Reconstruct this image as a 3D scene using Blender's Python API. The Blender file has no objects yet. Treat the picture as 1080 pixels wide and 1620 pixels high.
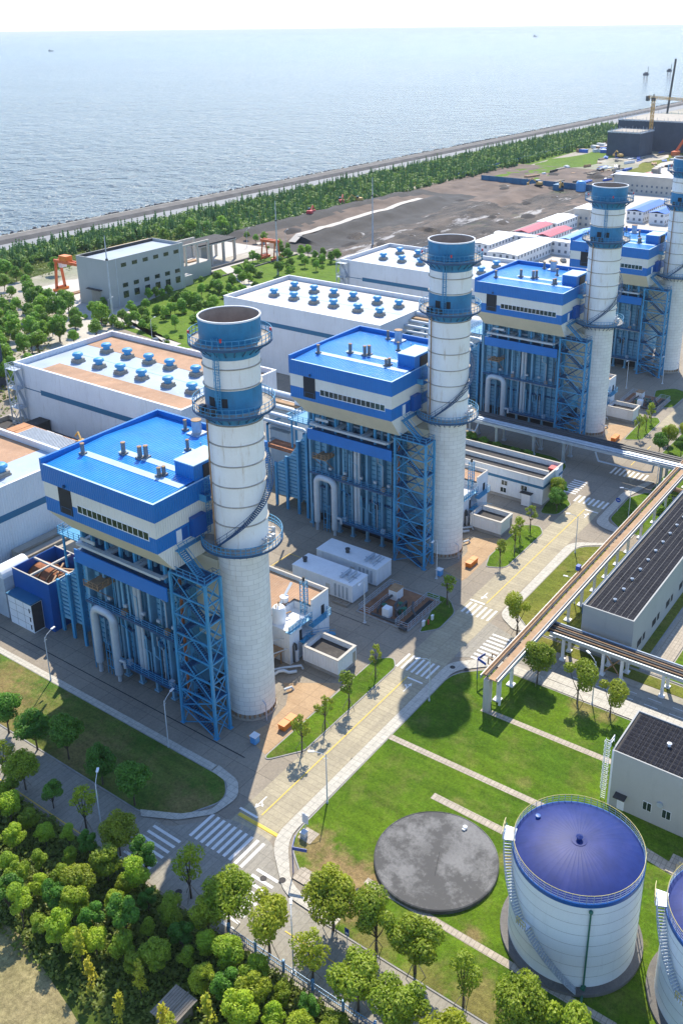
import bpy, math, random
from mathutils import Vector, Matrix
random.seed(11)
S = bpy.context.scene
COL = S.collection
PI = math.pi
rad = math.radians

# ------------------------------------------------------------------ camera
yaw, pitch, roll = rad(35.6328), rad(21.2764), rad(0.6106)
fwd = Vector((math.cos(yaw)*math.cos(pitch), math.sin(yaw)*math.cos(pitch), -math.sin(pitch)))
rgt = Vector((math.sin(yaw), -math.cos(yaw), 0))
dwn = fwd.cross(rgt)
r2 = rgt*math.cos(roll) + dwn*math.sin(roll)
d2 = -rgt*math.sin(roll) + dwn*math.cos(roll)
cam = bpy.data.cameras.new('camera')
cam.sensor_fit = 'HORIZONTAL'; cam.sensor_width = 36.0
cam.lens = 1526.47/1080*36.0
cam.shift_x = -(564.9-540)/1080; cam.shift_y = -(810-638.5)/1080
cam.clip_start = 1.0; cam.clip_end = 120000
camo = bpy.data.objects.new('camera', cam)
camo.matrix_world = Matrix(((r2.x, -d2.x, -fwd.x, 0), (r2.y, -d2.y, -fwd.y, 0), (r2.z, -d2.z, -fwd.z, 100), (0, 0, 0, 1)))
COL.objects.link(camo); S.camera = camo

# ------------------------------------------------------------------ world, sun, exposure
SUN_AZ, SUN_EL = rad(29.0), rad(50.5)
W = bpy.data.worlds.new('World'); S.world = W; W.use_nodes = True
nt = W.node_tree; nt.nodes.clear()
sky = nt.nodes.new('ShaderNodeTexSky'); sky.sky_type = 'NISHITA'; sky.sun_disc = False
sky.sun_elevation = SUN_EL; sky.sun_rotation = PI/2 - SUN_AZ
sky.altitude = 0; sky.air_density = 1.0; sky.dust_density = 0.4; sky.ozone_density = 2.0
bg = nt.nodes.new('ShaderNodeBackground'); bg.inputs[1].default_value = 0.15
wo = nt.nodes.new('ShaderNodeOutputWorld')
tn = nt.nodes.new('ShaderNodeVectorMath'); tn.operation = 'MULTIPLY'; tn.inputs[1].default_value = (0.90, 0.99, 1.14)
nt.links.new(sky.outputs[0], tn.inputs[0]); nt.links.new(tn.outputs[0], bg.inputs[0]); nt.links.new(bg.outputs[0], wo.inputs[0])
sl = bpy.data.lights.new('sun', 'SUN'); sl.energy = 4.1; sl.angle = rad(0.53); sl.color = (1.0, 0.92, 0.77)
so = bpy.data.objects.new('sun', sl); COL.objects.link(so)
sd = Vector((math.cos(SUN_AZ)*math.cos(SUN_EL), math.sin(SUN_AZ)*math.cos(SUN_EL), math.sin(SUN_EL)))
so.rotation_euler = sd.to_track_quat('Z', 'Y').to_euler()
so.location = (0, 0, 300)
S.view_settings.view_transform = 'Standard'; S.view_settings.look = 'None'
S.view_settings.exposure = 0.72; S.view_settings.gamma = 1.0
S.view_settings.use_curve_mapping = False

# ------------------------------------------------------------------ materials
def lin(h):
    h = h.lstrip('#'); o = []
    for i in (0, 2, 4):
        c = int(h[i:i+2], 16)/255
        o.append(c/12.92 if c <= 0.04045 else ((c+0.055)/1.055)**2.4)
    return tuple(o)
class NT:
    def __init__(s, name):
        s.m = bpy.data.materials.new(name); s.m.use_nodes = True
        s.t = s.m.node_tree; s.t.nodes.clear()
        s.out = s.n('ShaderNodeOutputMaterial'); s.p = s.n('ShaderNodeBsdfPrincipled')
        s.l(s.p.outputs[0], s.out.inputs[0])
        s.tc = s.n('ShaderNodeTexCoord'); s.obj = s.tc.outputs['Object']
    def vary(s):
        oi = s.n('ShaderNodeObjectInfo'); s.rnd = oi.outputs['Random']
        c = s.n('ShaderNodeCombineXYZ'); s.l(s.math('MULTIPLY', s.rnd, 91.0), c.inputs[0]); s.l(s.math('MULTIPLY', s.rnd, 57.0), c.inputs[1])
        v = s.n('ShaderNodeVectorMath', operation='ADD'); s.l(s.obj, v.inputs[0]); s.l(c.outputs[0], v.inputs[1]); s.var = v.outputs[0]
    def n(s, t, **k):
        x = s.t.nodes.new(t)
        for a, b in k.items(): setattr(x, a, b)
        return x
    def l(s, a, b): s.t.links.new(a, b)
    def val(s, sock, v):
        if hasattr(v, 'links') or hasattr(v, 'is_linked'): s.l(v, sock)
        else: sock.default_value = v
    def math(s, op, a, b=0.0, c=None):
        x = s.n('ShaderNodeMath', operation=op); s.val(x.inputs[0], a); s.val(x.inputs[1], b)
        if c is not None: s.val(x.inputs[2], c)
        return x.outputs[0]
    def noise(s, scale, detail=4, rough=0.6, vec=None, stretch=None, dim='3D'):
        v = vec or s.obj
        if stretch:
            mp = s.n('ShaderNodeMapping'); s.l(v, mp.inputs[0]); mp.inputs['Scale'].default_value = stretch; v = mp.outputs[0]
        x = s.n('ShaderNodeTexNoise'); s.l(v, x.inputs['Vector']); x.inputs['Scale'].default_value = scale
        x.inputs['Detail'].default_value = detail; x.inputs['Roughness'].default_value = rough
        return x.outputs[0]
    def ramp(s, f, a, b, lo=0.35, hi=0.65):
        x = s.n('ShaderNodeMapRange'); s.val(x.inputs[0], f); x.inputs[1].default_value = lo; x.inputs[2].default_value = hi
        x.inputs[3].default_value = a; x.inputs[4].default_value = b
        return x.outputs[0]
    def mix(s, f, a, b):
        x = s.n('ShaderNodeMix', data_type='RGBA'); s.val(x.inputs[0], f)
        for sock, v in ((x.inputs[6], a), (x.inputs[7], b)):
            if isinstance(v, tuple): sock.default_value = (*v[:3], 1)
            else: s.l(v, sock)
        return x.outputs[2]
    def mul(s, col, f):
        x = s.n('ShaderNodeVectorMath', operation='SCALE'); s.l(col, x.inputs[0]); s.val(x.inputs['Scale'], f); return x.outputs[0]
    def xyz(s, vec=None):
        x = s.n('ShaderNodeSeparateXYZ'); s.l(vec or s.obj, x.inputs[0]); return x.outputs
    def bump(s, h, strength=0.5, dist=0.05):
        x = s.n('ShaderNodeBump'); s.l(h, x.inputs['Height']); x.inputs['Strength'].default_value = strength; x.inputs['Distance'].default_value = dist
        s.l(x.outputs[0], s.p.inputs['Normal'])
    def base(s, col): s.val(s.p.inputs['Base Color'], col if not isinstance(col, tuple) else (*col[:3], 1))
    def tri(s, c, period):   # |sin| style rib height along coordinate c
        return s.math('PINGPONG', c, period*0.5)

def scl(c, f): return tuple(min(1, x*f) for x in c)
def mat(name, col, rough=0.6, var=0.12, nscale=0.35, metal=0.0, stain=None, stain_amt=0.0, ribs=None, streak=False, spec=0.5, fine=True):
    """weathered paint / sheet / concrete: colour varies with large and fine noise; optional stains, vertical streaks, ribs"""
    if isinstance(col, str): col = lin(col)
    g = NT(name); g.vary()
    f = g.ramp(g.noise(nscale, 5, 0.62, vec=g.var), 0, 1, 0.3, 0.7)
    c = g.mix(f, scl(col, 1-var), scl(col, 1+var))
    if fine:
        f2 = g.ramp(g.noise(6.0, 3, 0.6), 1-var*0.5, 1+var*0.5, 0.3, 0.7); c = g.mul(c, f2)
    if stain:
        if isinstance(stain, str): stain = lin(stain)
        c = g.mul(c, g.ramp(g.rnd, 0.95, 1.04, 0, 1))
        sn = g.noise(0.9, 6, 0.7, vec=g.var, stretch=(1.6, 1.6, 0.22) if streak else (1, 1, 1))
        c = g.mix(g.math('MULTIPLY', g.ramp(sn, 0, 1, 0.55, 0.78), stain_amt), c, stain)
    g.base(c)
    g.p.inputs['Roughness'].default_value = rough; g.p.inputs['Metallic'].default_value = metal
    g.p.inputs['Specular IOR Level'].default_value = spec
    if ribs:
        ax, period, depth = ribs
        x = g.xyz()
        cc = {'x': x[0], 'y': x[1], 'z': x[2], 'xy': g.math('ADD', x[0], x[1])}[ax]
        h = g.ramp(g.math('ABSOLUTE', g.math('SUBTRACT', g.math('FRACT', g.math('DIVIDE', cc, period)), 0.5)), 0, 1, 0.08, 0.3)
        g.bump(h, 1.0, depth)
    return g.m

M = {}
M['white_clad'] = mat('white_cladding', (0.70, 0.73, 0.76), 0.45, 0.06, 0.15, ribs=('xy', 0.55, 0.05), stain=(0.42, 0.4, 0.36), stain_amt=0.55, streak=True)
M['cream_clad'] = mat('cream_cladding', (0.78, 0.755, 0.67), 0.5, 0.05, 0.2, ribs=('xy', 0.45, 0.05), stain=(0.5, 0.42, 0.3), stain_amt=0.3, streak=True)
M['beige_soffit'] = mat('beige_soffit_sheet', (0.62, 0.57, 0.42), 0.55, 0.06, 0.2, stain=(0.4, 0.3, 0.15), stain_amt=0.3)
M['blue_clad'] = mat('blue_cladding', (0.004, 0.165, 0.50), 0.42, 0.08, 0.2, stain=(0.04, 0.22, 0.45), stain_amt=0.12, streak=True, ribs=('xy', 0.45, 0.05))
M['blue_flat'] = mat('blue_flat_panel', (0.004, 0.155, 0.48), 0.4, 0.08, 0.25)
M['deep_blue'] = mat('deep_blue_panel', (0.005, 0.085, 0.32), 0.4, 0.1, 0.25)
M['stripe_blue'] = mat('stripe_blue', (0.010, 0.13, 0.25), 0.5, 0.06, 0.3)
M['blue_roof'] = mat('blue_roof_sheet', (0.008, 0.235, 0.72), 0.28, 0.14, 0.25, ribs=('y', 0.55, 0.16), spec=0.7, stain=(0.10, 0.33, 0.62), stain_amt=0.4)
M['pale_sheet'] = mat('pale_rooflight_sheet', (0.42, 0.6, 0.76), 0.35, 0.08, 0.4)
M['casing'] = mat('blue_grey_casing', (0.06, 0.235, 0.37), 0.5, 0.14, 0.4, stain=(0.10, 0.16, 0.2), stain_amt=0.5, streak=True)
M['casing_pale'] = mat('pale_casing_panel', (0.18, 0.40, 0.54), 0.5, 0.14, 0.5, stain=(0.16, 0.22, 0.25), stain_amt=0.5, streak=True)
M['steel_blue'] = mat('blue_steelwork', (0.05, 0.27, 0.47), 0.42, 0.14, 0.8, stain=(0.12, 0.2, 0.26), stain_amt=0.45)
M['steel_navy'] = mat('navy_steel_deck', (0.014, 0.075, 0.17), 0.5, 0.15, 0.8)
M['steel_pale'] = mat('galvanised_steel', (0.42, 0.47, 0.52), 0.45, 0.12, 0.8, metal=0.3)
M['dark'] = mat('dark_recess', (0.012, 0.016, 0.022), 0.7, 0.2)
M['glass'] = mat('window_glass', (0.02, 0.035, 0.03), 0.12, 0.5, 0.9, spec=0.8)
M['chim_white'] = mat('chimney_white_paint', (0.84, 0.83, 0.79), 0.5, 0.05, 0.25, stain=(0.42, 0.27, 0.1), stain_amt=0.65, streak=True)
M['chim_blue'] = mat('chimney_blue_paint', (0.02, 0.20, 0.38), 0.48, 0.16, 0.5, stain=(0.03, 0.09, 0.16), stain_amt=0.6, streak=True)
M['ring_rust'] = mat('rusted_ring', (0.42, 0.36, 0.28), 0.7, 0.2, 1.0)
M['flue'] = mat('flue_lining', (0.33, 0.26, 0.2), 0.8, 0.15, 0.6)
M['rust'] = mat('rusted_steel', (0.30, 0.10, 0.035), 0.75, 0.35, 0.8, stain=(0.12, 0.09, 0.06), stain_amt=0.8)
M['pipe'] = mat('pale_pipe_lagging', (0.46, 0.51, 0.55), 0.42, 0.08, 0.6, metal=0.15, stain=(0.36, 0.2, 0.06), stain_amt=0.35)
M['pipe_dark'] = mat('dark_pipe', (0.05, 0.055, 0.06), 0.5, 0.2, 0.8)
M['pipe_rust'] = mat('rusty_pipe', (0.34, 0.2, 0.1), 0.7, 0.25, 0.8)
M['conc'] = mat('plain_concrete', (0.36, 0.32, 0.26), 0.85, 0.16, 0.25, stain=(0.22, 0.2, 0.17), stain_amt=0.6)
M['conc_light'] = mat('light_concrete', (0.50, 0.46, 0.40), 0.85, 0.1, 0.25, stain=(0.38, 0.35, 0.3), stain_amt=0.5)
M['kerb'] = mat('kerb_stone', (0.30, 0.29, 0.27), 0.85, 0.2, 0.6)
M['grey_wall'] = mat('grey_render_wall', (0.40, 0.40, 0.38), 0.85, 0.05, 0.12, stain=(0.28, 0.28, 0.27), stain_amt=0.4, streak=True)
M['roof_dark'] = mat('dark_felt_roof', (0.05, 0.045, 0.042), 0.9, 0.25, 0.3, stain=(0.16, 0.14, 0.12), stain_amt=0.6)
M['roof_brown'] = mat('brown_weathered_roof', (0.40, 0.235, 0.135), 0.8, 0.22, 0.18, stain=(0.55, 0.42, 0.32), stain_amt=0.6, ribs=('y', 0.5, 0.04))
M['roof_blue_grey'] = mat('blue_grey_hall_roof', (0.34, 0.41, 0.49), 0.5, 0.15, 0.12, stain=(0.5, 0.54, 0.6), stain_amt=0.6)
M['roof_pale'] = mat('pale_hall_roof', (0.55, 0.50, 0.45), 0.6, 0.1, 0.15, stain=(0.5, 0.36, 0.24), stain_amt=0.6)
M['vent_blue'] = mat('ventilator_blue', (0.05, 0.29, 0.55), 0.5, 0.1, 1.0)
M['vent_base'] = mat('ventilator_base', (0.33, 0.30, 0.25), 0.8, 0.2, 1.0)
M['white_paint'] = mat('white_paint', (0.76, 0.77, 0.78), 0.5, 0.06, 0.5)
M['mark_white'] = mat('road_paint_white', (0.74, 0.72, 0.68), 0.7, 0.06, 0.8, stain=(0.45, 0.42, 0.36), stain_amt=0.6)
M['mark_yellow'] = mat('road_paint_yellow', (0.70, 0.48, 0.06), 0.7, 0.1, 0.8, stain=(0.5, 0.42, 0.24), stain_amt=0.5)
M['orange'] = mat('orange_paint', (0.75, 0.20, 0.02), 0.5, 0.08, 1.0)
M['crane_orange'] = mat('crane_orange', (0.62, 0.13, 0.03), 0.5, 0.1, 1.0)
M['crane_yellow'] = mat('crane_yellow', (0.55, 0.33, 0.08), 0.5, 0.1, 1.0)
M['red'] = mat('red_paint', (0.55, 0.04, 0.05), 0.5, 0.1, 1.0)
M['red_roof'] = mat('red_roof_sheet', (0.46, 0.07, 0.11), 0.6, 0.08, 0.2, ribs=('y', 0.9, 0.05))
M['site_blue_roof'] = mat('site_blue_roof', (0.015, 0.12, 0.5), 0.45, 0.08, 0.2)
M['site_pale_blue'] = mat('faded_blue_roof', (0.18, 0.36, 0.66), 0.45, 0.06, 0.2)
M['site_white'] = mat('site_white_panel', (0.72, 0.73, 0.74), 0.6, 0.05, 0.3)
M['net'] = mat('dark_scaffold_net', (0.055, 0.075, 0.105), 0.95, 0.2, 0.12, stain=(0.09, 0.11, 0.14), stain_amt=0.5, streak=True)
M['tank_white'] = mat('tank_white_paint', (0.76, 0.80, 0.81), 0.45, 0.04, 0.15, stain=(0.50, 0.54, 0.54), stain_amt=0.4, streak=True)
M['yellow_rail'] = mat('yellow_handrail', (0.50, 0.42, 0.16), 0.5, 0.1, 1.0)
M['green_pipe'] = mat('green_pipe', (0.02, 0.13, 0.08), 0.5, 0.1, 1.0)
M['sign_blue'] = mat('sign_blue', (0.012, 0.07, 0.36), 0.45, 0.05, 1.0)
M['cab_blue'] = mat('cabinet_blue', (0.09, 0.32, 0.62), 0.45, 0.06, 1.0)
M['bark'] = mat('bark', (0.085, 0.065, 0.045), 0.9, 0.25, 2.0)
M['brick_floor'] = mat('brown_pit_floor', (0.25, 0.12, 0.06), 0.85, 0.3, 0.8)
M['timber'] = mat('old_timber', (0.26, 0.22, 0.17), 0.85, 0.2, 0.8)
M['seawall'] = mat('seawall_stone', (0.14, 0.13, 0.12), 0.9, 0.3, 0.15, stain=(0.25, 0.22, 0.17), stain_amt=0.6)
M['dike_road'] = mat('dike_pavement', (0.24, 0.25, 0.255), 0.85, 0.1, 0.05)
M['rubber'] = mat('tyre_rubber', (0.02, 0.02, 0.02), 0.8, 0.1, 1.0)
M['car_white'] = mat('car_white', (0.75, 0.76, 0.78), 0.25, 0.02, 1.0)
M['car_grey'] = mat('car_grey', (0.10, 0.11, 0.12), 0.25, 0.02, 1.0)
M['ship'] = mat('ship_hull', (0.05, 0.06, 0.08), 0.6, 0.1, 0.1)
M['lamp_grey'] = mat('lamp_post_grey', (0.55, 0.58, 0.6), 0.45, 0.06, 1.0)
M['soil'] = mat('dry_soil', (0.27, 0.21, 0.13), 0.95, 0.25, 0.5)

def chimney_blocks():
    g = NT('chimney_lagging_blocks')
    x = g.xyz(); ang = g.math('ARCTAN2', x[1], x[0])
    cb = g.n('ShaderNodeCombineXYZ'); g.l(g.math('MULTIPLY', ang, 3.75), cb.inputs[0]); g.l(x[2], cb.inputs[1])
    br = g.n('ShaderNodeTexBrick'); g.l(cb.outputs[0], br.inputs['Vector'])
    br.inputs['Scale'].default_value = 1.0; br.inputs['Brick Width'].default_value = 1.7; br.inputs['Row Height'].default_value = 0.86
    br.inputs['Mortar Size'].default_value = 0.035; br.inputs['Mortar Smooth'].default_value = 0.3; br.inputs['Bias'].default_value = -0.3
    br.inputs['Color1'].default_value = (0.80, 0.79, 0.74, 1); br.inputs['Color2'].default_value = (0.72, 0.71, 0.67, 1); br.inputs['Mortar'].default_value = (0.53, 0.52, 0.49, 1)
    st = g.ramp(g.noise(0.9, 6, 0.7, stretch=(1.4, 1.4, 0.12)), 0, 1, 0.58, 0.78)
    top = g.ramp(x[2], 0, 0.8, 20, 29)
    c = g.mix(g.math('MULTIPLY', st, top), br.outputs[0], (0.36, 0.23, 0.08))
    c = g.mix(g.math('MULTIPLY', g.ramp(g.noise(0.25, 5, 0.65), 0, 1, 0.45, 0.75), 0.35), c, (0.5, 0.47, 0.4))
    g.base(c); g.p.inputs['Roughness'].default_value = 0.55
    return g.m
M['chim_block'] = chimney_blocks()

def grass(name, a, b, dry, dry_amt=0.35, spots=(), grain=3.0):
    g = NT(name)
    a, b, dry = [lin(c) if isinstance(c, str) else c for c in (a, b, dry)]
    c = g.mix(g.ramp(g.noise(0.09, 5, 0.6), 0, 1, 0.35, 0.65), a, b)
    c = g.mix(g.math('MULTIPLY', g.ramp(g.noise(0.2, 6, 0.7), 0, 1, 0.5, 0.75), dry_amt), c, dry)
    for (sx, sy, sr, amt) in spots:
        vm = g.n('ShaderNodeVectorMath', operation='DISTANCE'); g.l(g.obj, vm.inputs[0]); vm.inputs[1].default_value = (sx, sy, 0.1)
        d = g.math('ADD', vm.outputs['Value'], g.math('MULTIPLY', g.math('SUBTRACT', g.noise(0.6, 5, 0.7), 0.5), sr*1.6))
        c = g.mix(g.ramp(d, amt, 0, sr*0.35, sr), c, dry)
    c = g.mul(c, g.ramp(g.noise(0.7, 5, 0.7, stretch=(1, 0.25, 1)), 0.8, 1.2, 0.35, 0.65))
    c = g.mul(c, g.ramp(g.noise(grain, 5, 0.75), 0.6, 1.4, 0.3, 0.7))
    c = g.mul(c, g.ramp(g.noise(14, 3, 0.7), 0.72, 1.28, 0.3, 0.7))
    g.base(c); g.p.inputs['Roughness'].default_value = 0.95; g.p.inputs['Specular IOR Level'].default_value = 0.15
    g.bump(g.noise(5, 4, 0.8), 0.8, 0.15)
    return g.m

def slabs(name, col, var, bw, bh, joint=0.55, rot=0.0, stain=(0.2, 0.18, 0.15), stain_amt=0.4, streaks=None):
    """cast concrete in bays: thin joints, each bay a little different, tyre grime and patches"""
    g = NT(name)
    mp = g.n('ShaderNodeMapping'); g.l(g.obj, mp.inputs[0]); mp.inputs['Rotation'].default_value = (0, 0, rot)
    br = g.n('ShaderNodeTexBrick'); g.l(mp.outputs[0], br.inputs['Vector']); br.offset = 0.0
    br.inputs['Scale'].default_value = 1.0; br.inputs['Brick Width'].default_value = bw; br.inputs['Row Height'].default_value = bh
    br.inputs['Mortar Size'].default_value = 0.05; br.inputs['Mortar Smooth'].default_value = 0.4
    br.inputs['Color1'].default_value = (*scl(col, 1-var), 1); br.inputs['Color2'].default_value = (*scl(col, 1+var), 1)
    br.inputs['Mortar'].default_value = (*scl(col, joint), 1)
    c = g.mix(g.math('MULTIPLY', g.ramp(g.noise(0.12, 6, 0.68), 0, 1, 0.48, 0.72), stain_amt), br.outputs[0], stain)
    if streaks:
        c = g.mix(g.math('MULTIPLY', g.ramp(g.noise(0.5, 5, 0.6, stretch=streaks), 0, 1, 0.5, 0.75), 0.4), c, scl(stain, 1.1))
    c = g.mul(c, g.ramp(g.noise(2.2, 5, 0.75), 0.82, 1.18, 0.3, 0.7))
    c = g.mul(c, g.ramp(g.noise(9.0, 3, 0.7), 0.92, 1.08, 0.3, 0.7))
    g.base(c); g.p.inputs['Roughness'].default_value = 0.85; g.p.inputs['Specular IOR Level'].default_value = 0.3
    g.bump(br.outputs['Fac'], -0.4, 0.02)
    return g.m
M['road'] = slabs('road_concrete', (0.40, 0.345, 0.235), 0.07, 0.95, 3.35, 0.74, streaks=(0.05, 1.3, 1), stain=(0.20, 0.175, 0.135), stain_amt=0.45)
M['road_side'] = slabs('side_road_concrete', (0.30, 0.275, 0.225), 0.07, 3.9, 0.95, 0.74, streaks=(1.3, 0.05, 1), stain=(0.24, 0.22, 0.19), stain_amt=0.4)
M['yard'] = slabs('yard_concrete', (0.285, 0.242, 0.185), 0.07, 4.5, 4.5, 0.55, stain=(0.19, 0.165, 0.135), stain_amt=0.55)
M['pave'] = slabs('pavement_slabs', (0.50, 0.465, 0.39), 0.04, 1.0, 1.0, 0.72, stain=(0.42, 0.39, 0.34), stain_amt=0.35)
M['path'] = slabs('path_slabs', (0.42, 0.36, 0.28), 0.08, 0.9, 0.6, 0.6, stain=(0.33, 0.28, 0.22), stain_amt=0.4)
M['lawn'] = grass('bright_lawn', (0.100, 0.172, 0.009), (0.060, 0.122, 0.007), (0.27, 0.19, 0.085), 0.36,
    spots=[(73.2, 57.5, 4.2, 1.0), (75.5, 62, 3.4, .85), (74.0, 54, 3.4, 1.0), (75.0, 51.5, 3.0, 1.0), (70.0, 52.5, 3.4, .8), (87.6, 38.6, 2.4, .8), (75, 38, 1.6, .8), (67.5, 47, 3.5, .5), (67, 40, 3.5, .45), (68, 33, 5, .6), (121, 44, 3, .6), (121, 40, 2.2, .6), (92.5, 50.0, 1.2, .3), (101, 44, 1.6, .35)])
M['lawn_dry'] = grass('dry_lawn', (0.17, 0.175, 0.03), (0.12, 0.15, 0.02), (0.27, 0.2, 0.075), 0.55)
M['lawn_mossy'] = grass('patchy_lawn', (0.07, 0.14, 0.018), (0.13, 0.15, 0.032), (0.25, 0.17, 0.075), 0.6,
    spots=[(70, 80, 5, .6), (69, 100, 6, .6), (68, 120, 9, .8), (72, 126, 6, .6)])
M['lawn_far'] = grass('garden_lawn', (0.12, 0.20, 0.02), (0.09, 0.16, 0.018), (0.2, 0.2, 0.06), 0.3)
M['tan'] = slabs('sunlit_tan_paving', (0.42, 0.285, 0.165), 0.05, 3.0, 3.0, 0.7, stain=(0.25, 0.15, 0.075), stain_amt=0.55)  # concrete with the warm tone of sunlight put into its colour
M['deck_pale'] = mat('worn_deck', (0.36, 0.31, 0.25), 0.8, 0.2, 0.8, stain=(0.2,0.12,0.06), stain_amt=0.6)
M['field'] = grass('tall_dry_grass', (0.30, 0.245, 0.125), (0.24, 0.21, 0.09), (0.34, 0.275, 0.15), 0.6, grain=1.6)
M['scrub'] = grass('scrub_ground', (0.05, 0.085, 0.012), (0.075, 0.10, 0.016), (0.13, 0.11, 0.04), 0.4, grain=4)

def ground_mat():
    g = NT('site_ground')
    c = g.mix(g.ramp(g.noise(0.02, 6, 0.65), 0, 1, 0.4, 0.6), (0.34, 0.3, 0.24), (0.44, 0.4, 0.33))
    c = g.mix(g.ramp(g.noise(0.012, 4, 0.6), 0, .5, 0.5, 0.62), c, (0.10, 0.14, 0.04))
    c = g.mul(c, g.ramp(g.noise(0.6, 6, 0.75), 0.75, 1.25, 0.3, 0.7))
    g.base(c); g.p.inputs['Roughness'].default_value = 0.95
    return g.m
M['ground'] = ground_mat()

def mud_mat():
    g = NT('churned_mud')
    n1 = g.noise(0.022, 7, 0.68, stretch=(0.5, 1.3, 1)); n2 = g.noise(0.10, 6, 0.72, stretch=(0.55, 1.5, 1)); n3 = g.noise(0.05, 6, 0.7, stretch=(0.4, 1.6, 1))
    c = g.mix(g.ramp(n1, 0, 1, 0.40, 0.60), (0.020, 0.018, 0.018), (0.12, 0.088, 0.064))
    c = g.mix(g.math('MULTIPLY', g.ramp(n2, 0, 1, 0.5, 0.6), 0.85), c, (0.015, 0.014, 0.015))
    c = g.mix(g.math('MULTIPLY', g.ramp(n3, 0, 1, 0.57, 0.63), 0.9), c, (0.42, 0.40, 0.38))
    c = g.mix(g.math('MULTIPLY', g.ramp(g.noise(0.03, 5, 0.65), 0, 1, 0.60, 0.70), 0.7), c, (0.09, 0.12, 0.035))
    g.base(c); g.p.inputs['Roughness'].default_value = 0.85
    g.bump(g.noise(0.25, 7, 0.75), 1.0, 1.2)
    return g.m
M['mud'] = mud_mat()
M['mud_dark'] = mat('dark_wet_mud', (0.020, 0.018, 0.018), 0.85, 0.45, 0.12, stain=(0.10, 0.08, 0.065), stain_amt=0.6)
M['mud_light'] = mat('dry_brown_mud', (0.145, 0.105, 0.078), 0.95, 0.45, 0.06, stain=(0.06, 0.048, 0.042), stain_amt=0.8)

def sea_mat():
    g = NT('sea_water')
    c = g.mix(g.ramp(g.noise(0.003, 5, 0.6, stretch=(1, 0.5, 1)), 0, 1, 0.35, 0.65), (0.05, 0.082, 0.112), (0.07, 0.104, 0.135))
    g.base(c); g.p.inputs["Roughness"].default_value = 0.17; g.p.inputs["Specular IOR Level"].default_value = 0.17; g.p.inputs["IOR"].default_value = 1.33
    n1 = g.noise(0.14, 2, 0.6, stretch=(1, 0.8, 1)); n2 = g.noise(0.42, 2, 0.6); n3 = g.noise(0.04, 2, 0.6); n4 = g.noise(0.009, 3, 0.65)
    h = g.math('ADD', g.math('ADD', g.math('MULTIPLY', n2, 0.30), n1), g.math('ADD', g.math('MULTIPLY', n3, 1.2), g.math('MULTIPLY', n4, 1.2)))
    g.bump(h, 1.0, 5.0)
    return g.m
M['sea'] = sea_mat()

def leaf(name, a, b, trans=0.25, hue=0.15):
    g = NT(name)
    a, b = [lin(c) if isinstance(c, str) else c for c in (a, b)]
    oi = g.n('ShaderNodeObjectInfo')
    c = g.mix(g.ramp(g.noise(0.55, 3, 0.6), 0, 1, 0.3, 0.7), a, b)
    c = g.mix(g.ramp(oi.outputs['Random'], 0.0, 0.5, 0.3, 1.0), c, (a[0]*1.25, a[1]*1.0, a[2]))
    c = g.mul(c, g.ramp(g.math('FRACT', g.math('MULTIPLY', oi.outputs['Random'], 7.3)), 1-hue, 1+hue, 0, 1)) 
    c = g.mul(c, g.ramp(g.noise(3.5, 2, 0.6), 0.7, 1.3, 0.3, 0.7))
    g.base(c); g.p.inputs['Roughness'].default_value = 0.5; g.p.inputs['Specular IOR Level'].default_value = 0.4
    tr = g.n('ShaderNodeBsdfTranslucent'); g.l(g.mul(c, 1.1), tr.inputs[0])
    mx = g.n('ShaderNodeMixShader'); mx.inputs[0].default_value = trans
    g.l(g.p.outputs[0], mx.inputs[1]); g.l(tr.outputs[0], mx.inputs[2]); g.l(mx.outputs[0], g.out.inputs[0])
    return g.m
M['leaf'] = leaf('camphor_leaves', (0.36, 0.43, 0.03), (0.20, 0.31, 0.02), 0.45)
M['leaf_grove'] = leaf('grove_leaves', (0.42, 0.54, 0.04), (0.2, 0.34, 0.028), 0.45, 0.3)
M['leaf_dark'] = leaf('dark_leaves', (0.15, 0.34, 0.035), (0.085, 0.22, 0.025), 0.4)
M['leaf_far'] = leaf('garden_leaves', (0.23, 0.42, 0.045), (0.13, 0.28, 0.035), 0.4, 0.3)
M['leaf_yellow'] = leaf('yellow_leaves', (0.50, 0.50, 0.035), (0.30, 0.36, 0.03), 0.45)
M['leaf_young'] = leaf('young_leaves', (0.34, 0.42, 0.04), (0.2, 0.32, 0.03), 0.45)
M['leaf_conifer'] = leaf('conifer_needles', (0.13, 0.27, 0.05), (0.05, 0.14, 0.035), 0.3, 0.35)
M['leaf_scrub'] = leaf('scrub_leaves', (0.17, 0.23, 0.03), (0.10, 0.15, 0.022), 0.35)
HAZE = 0.00005
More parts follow.
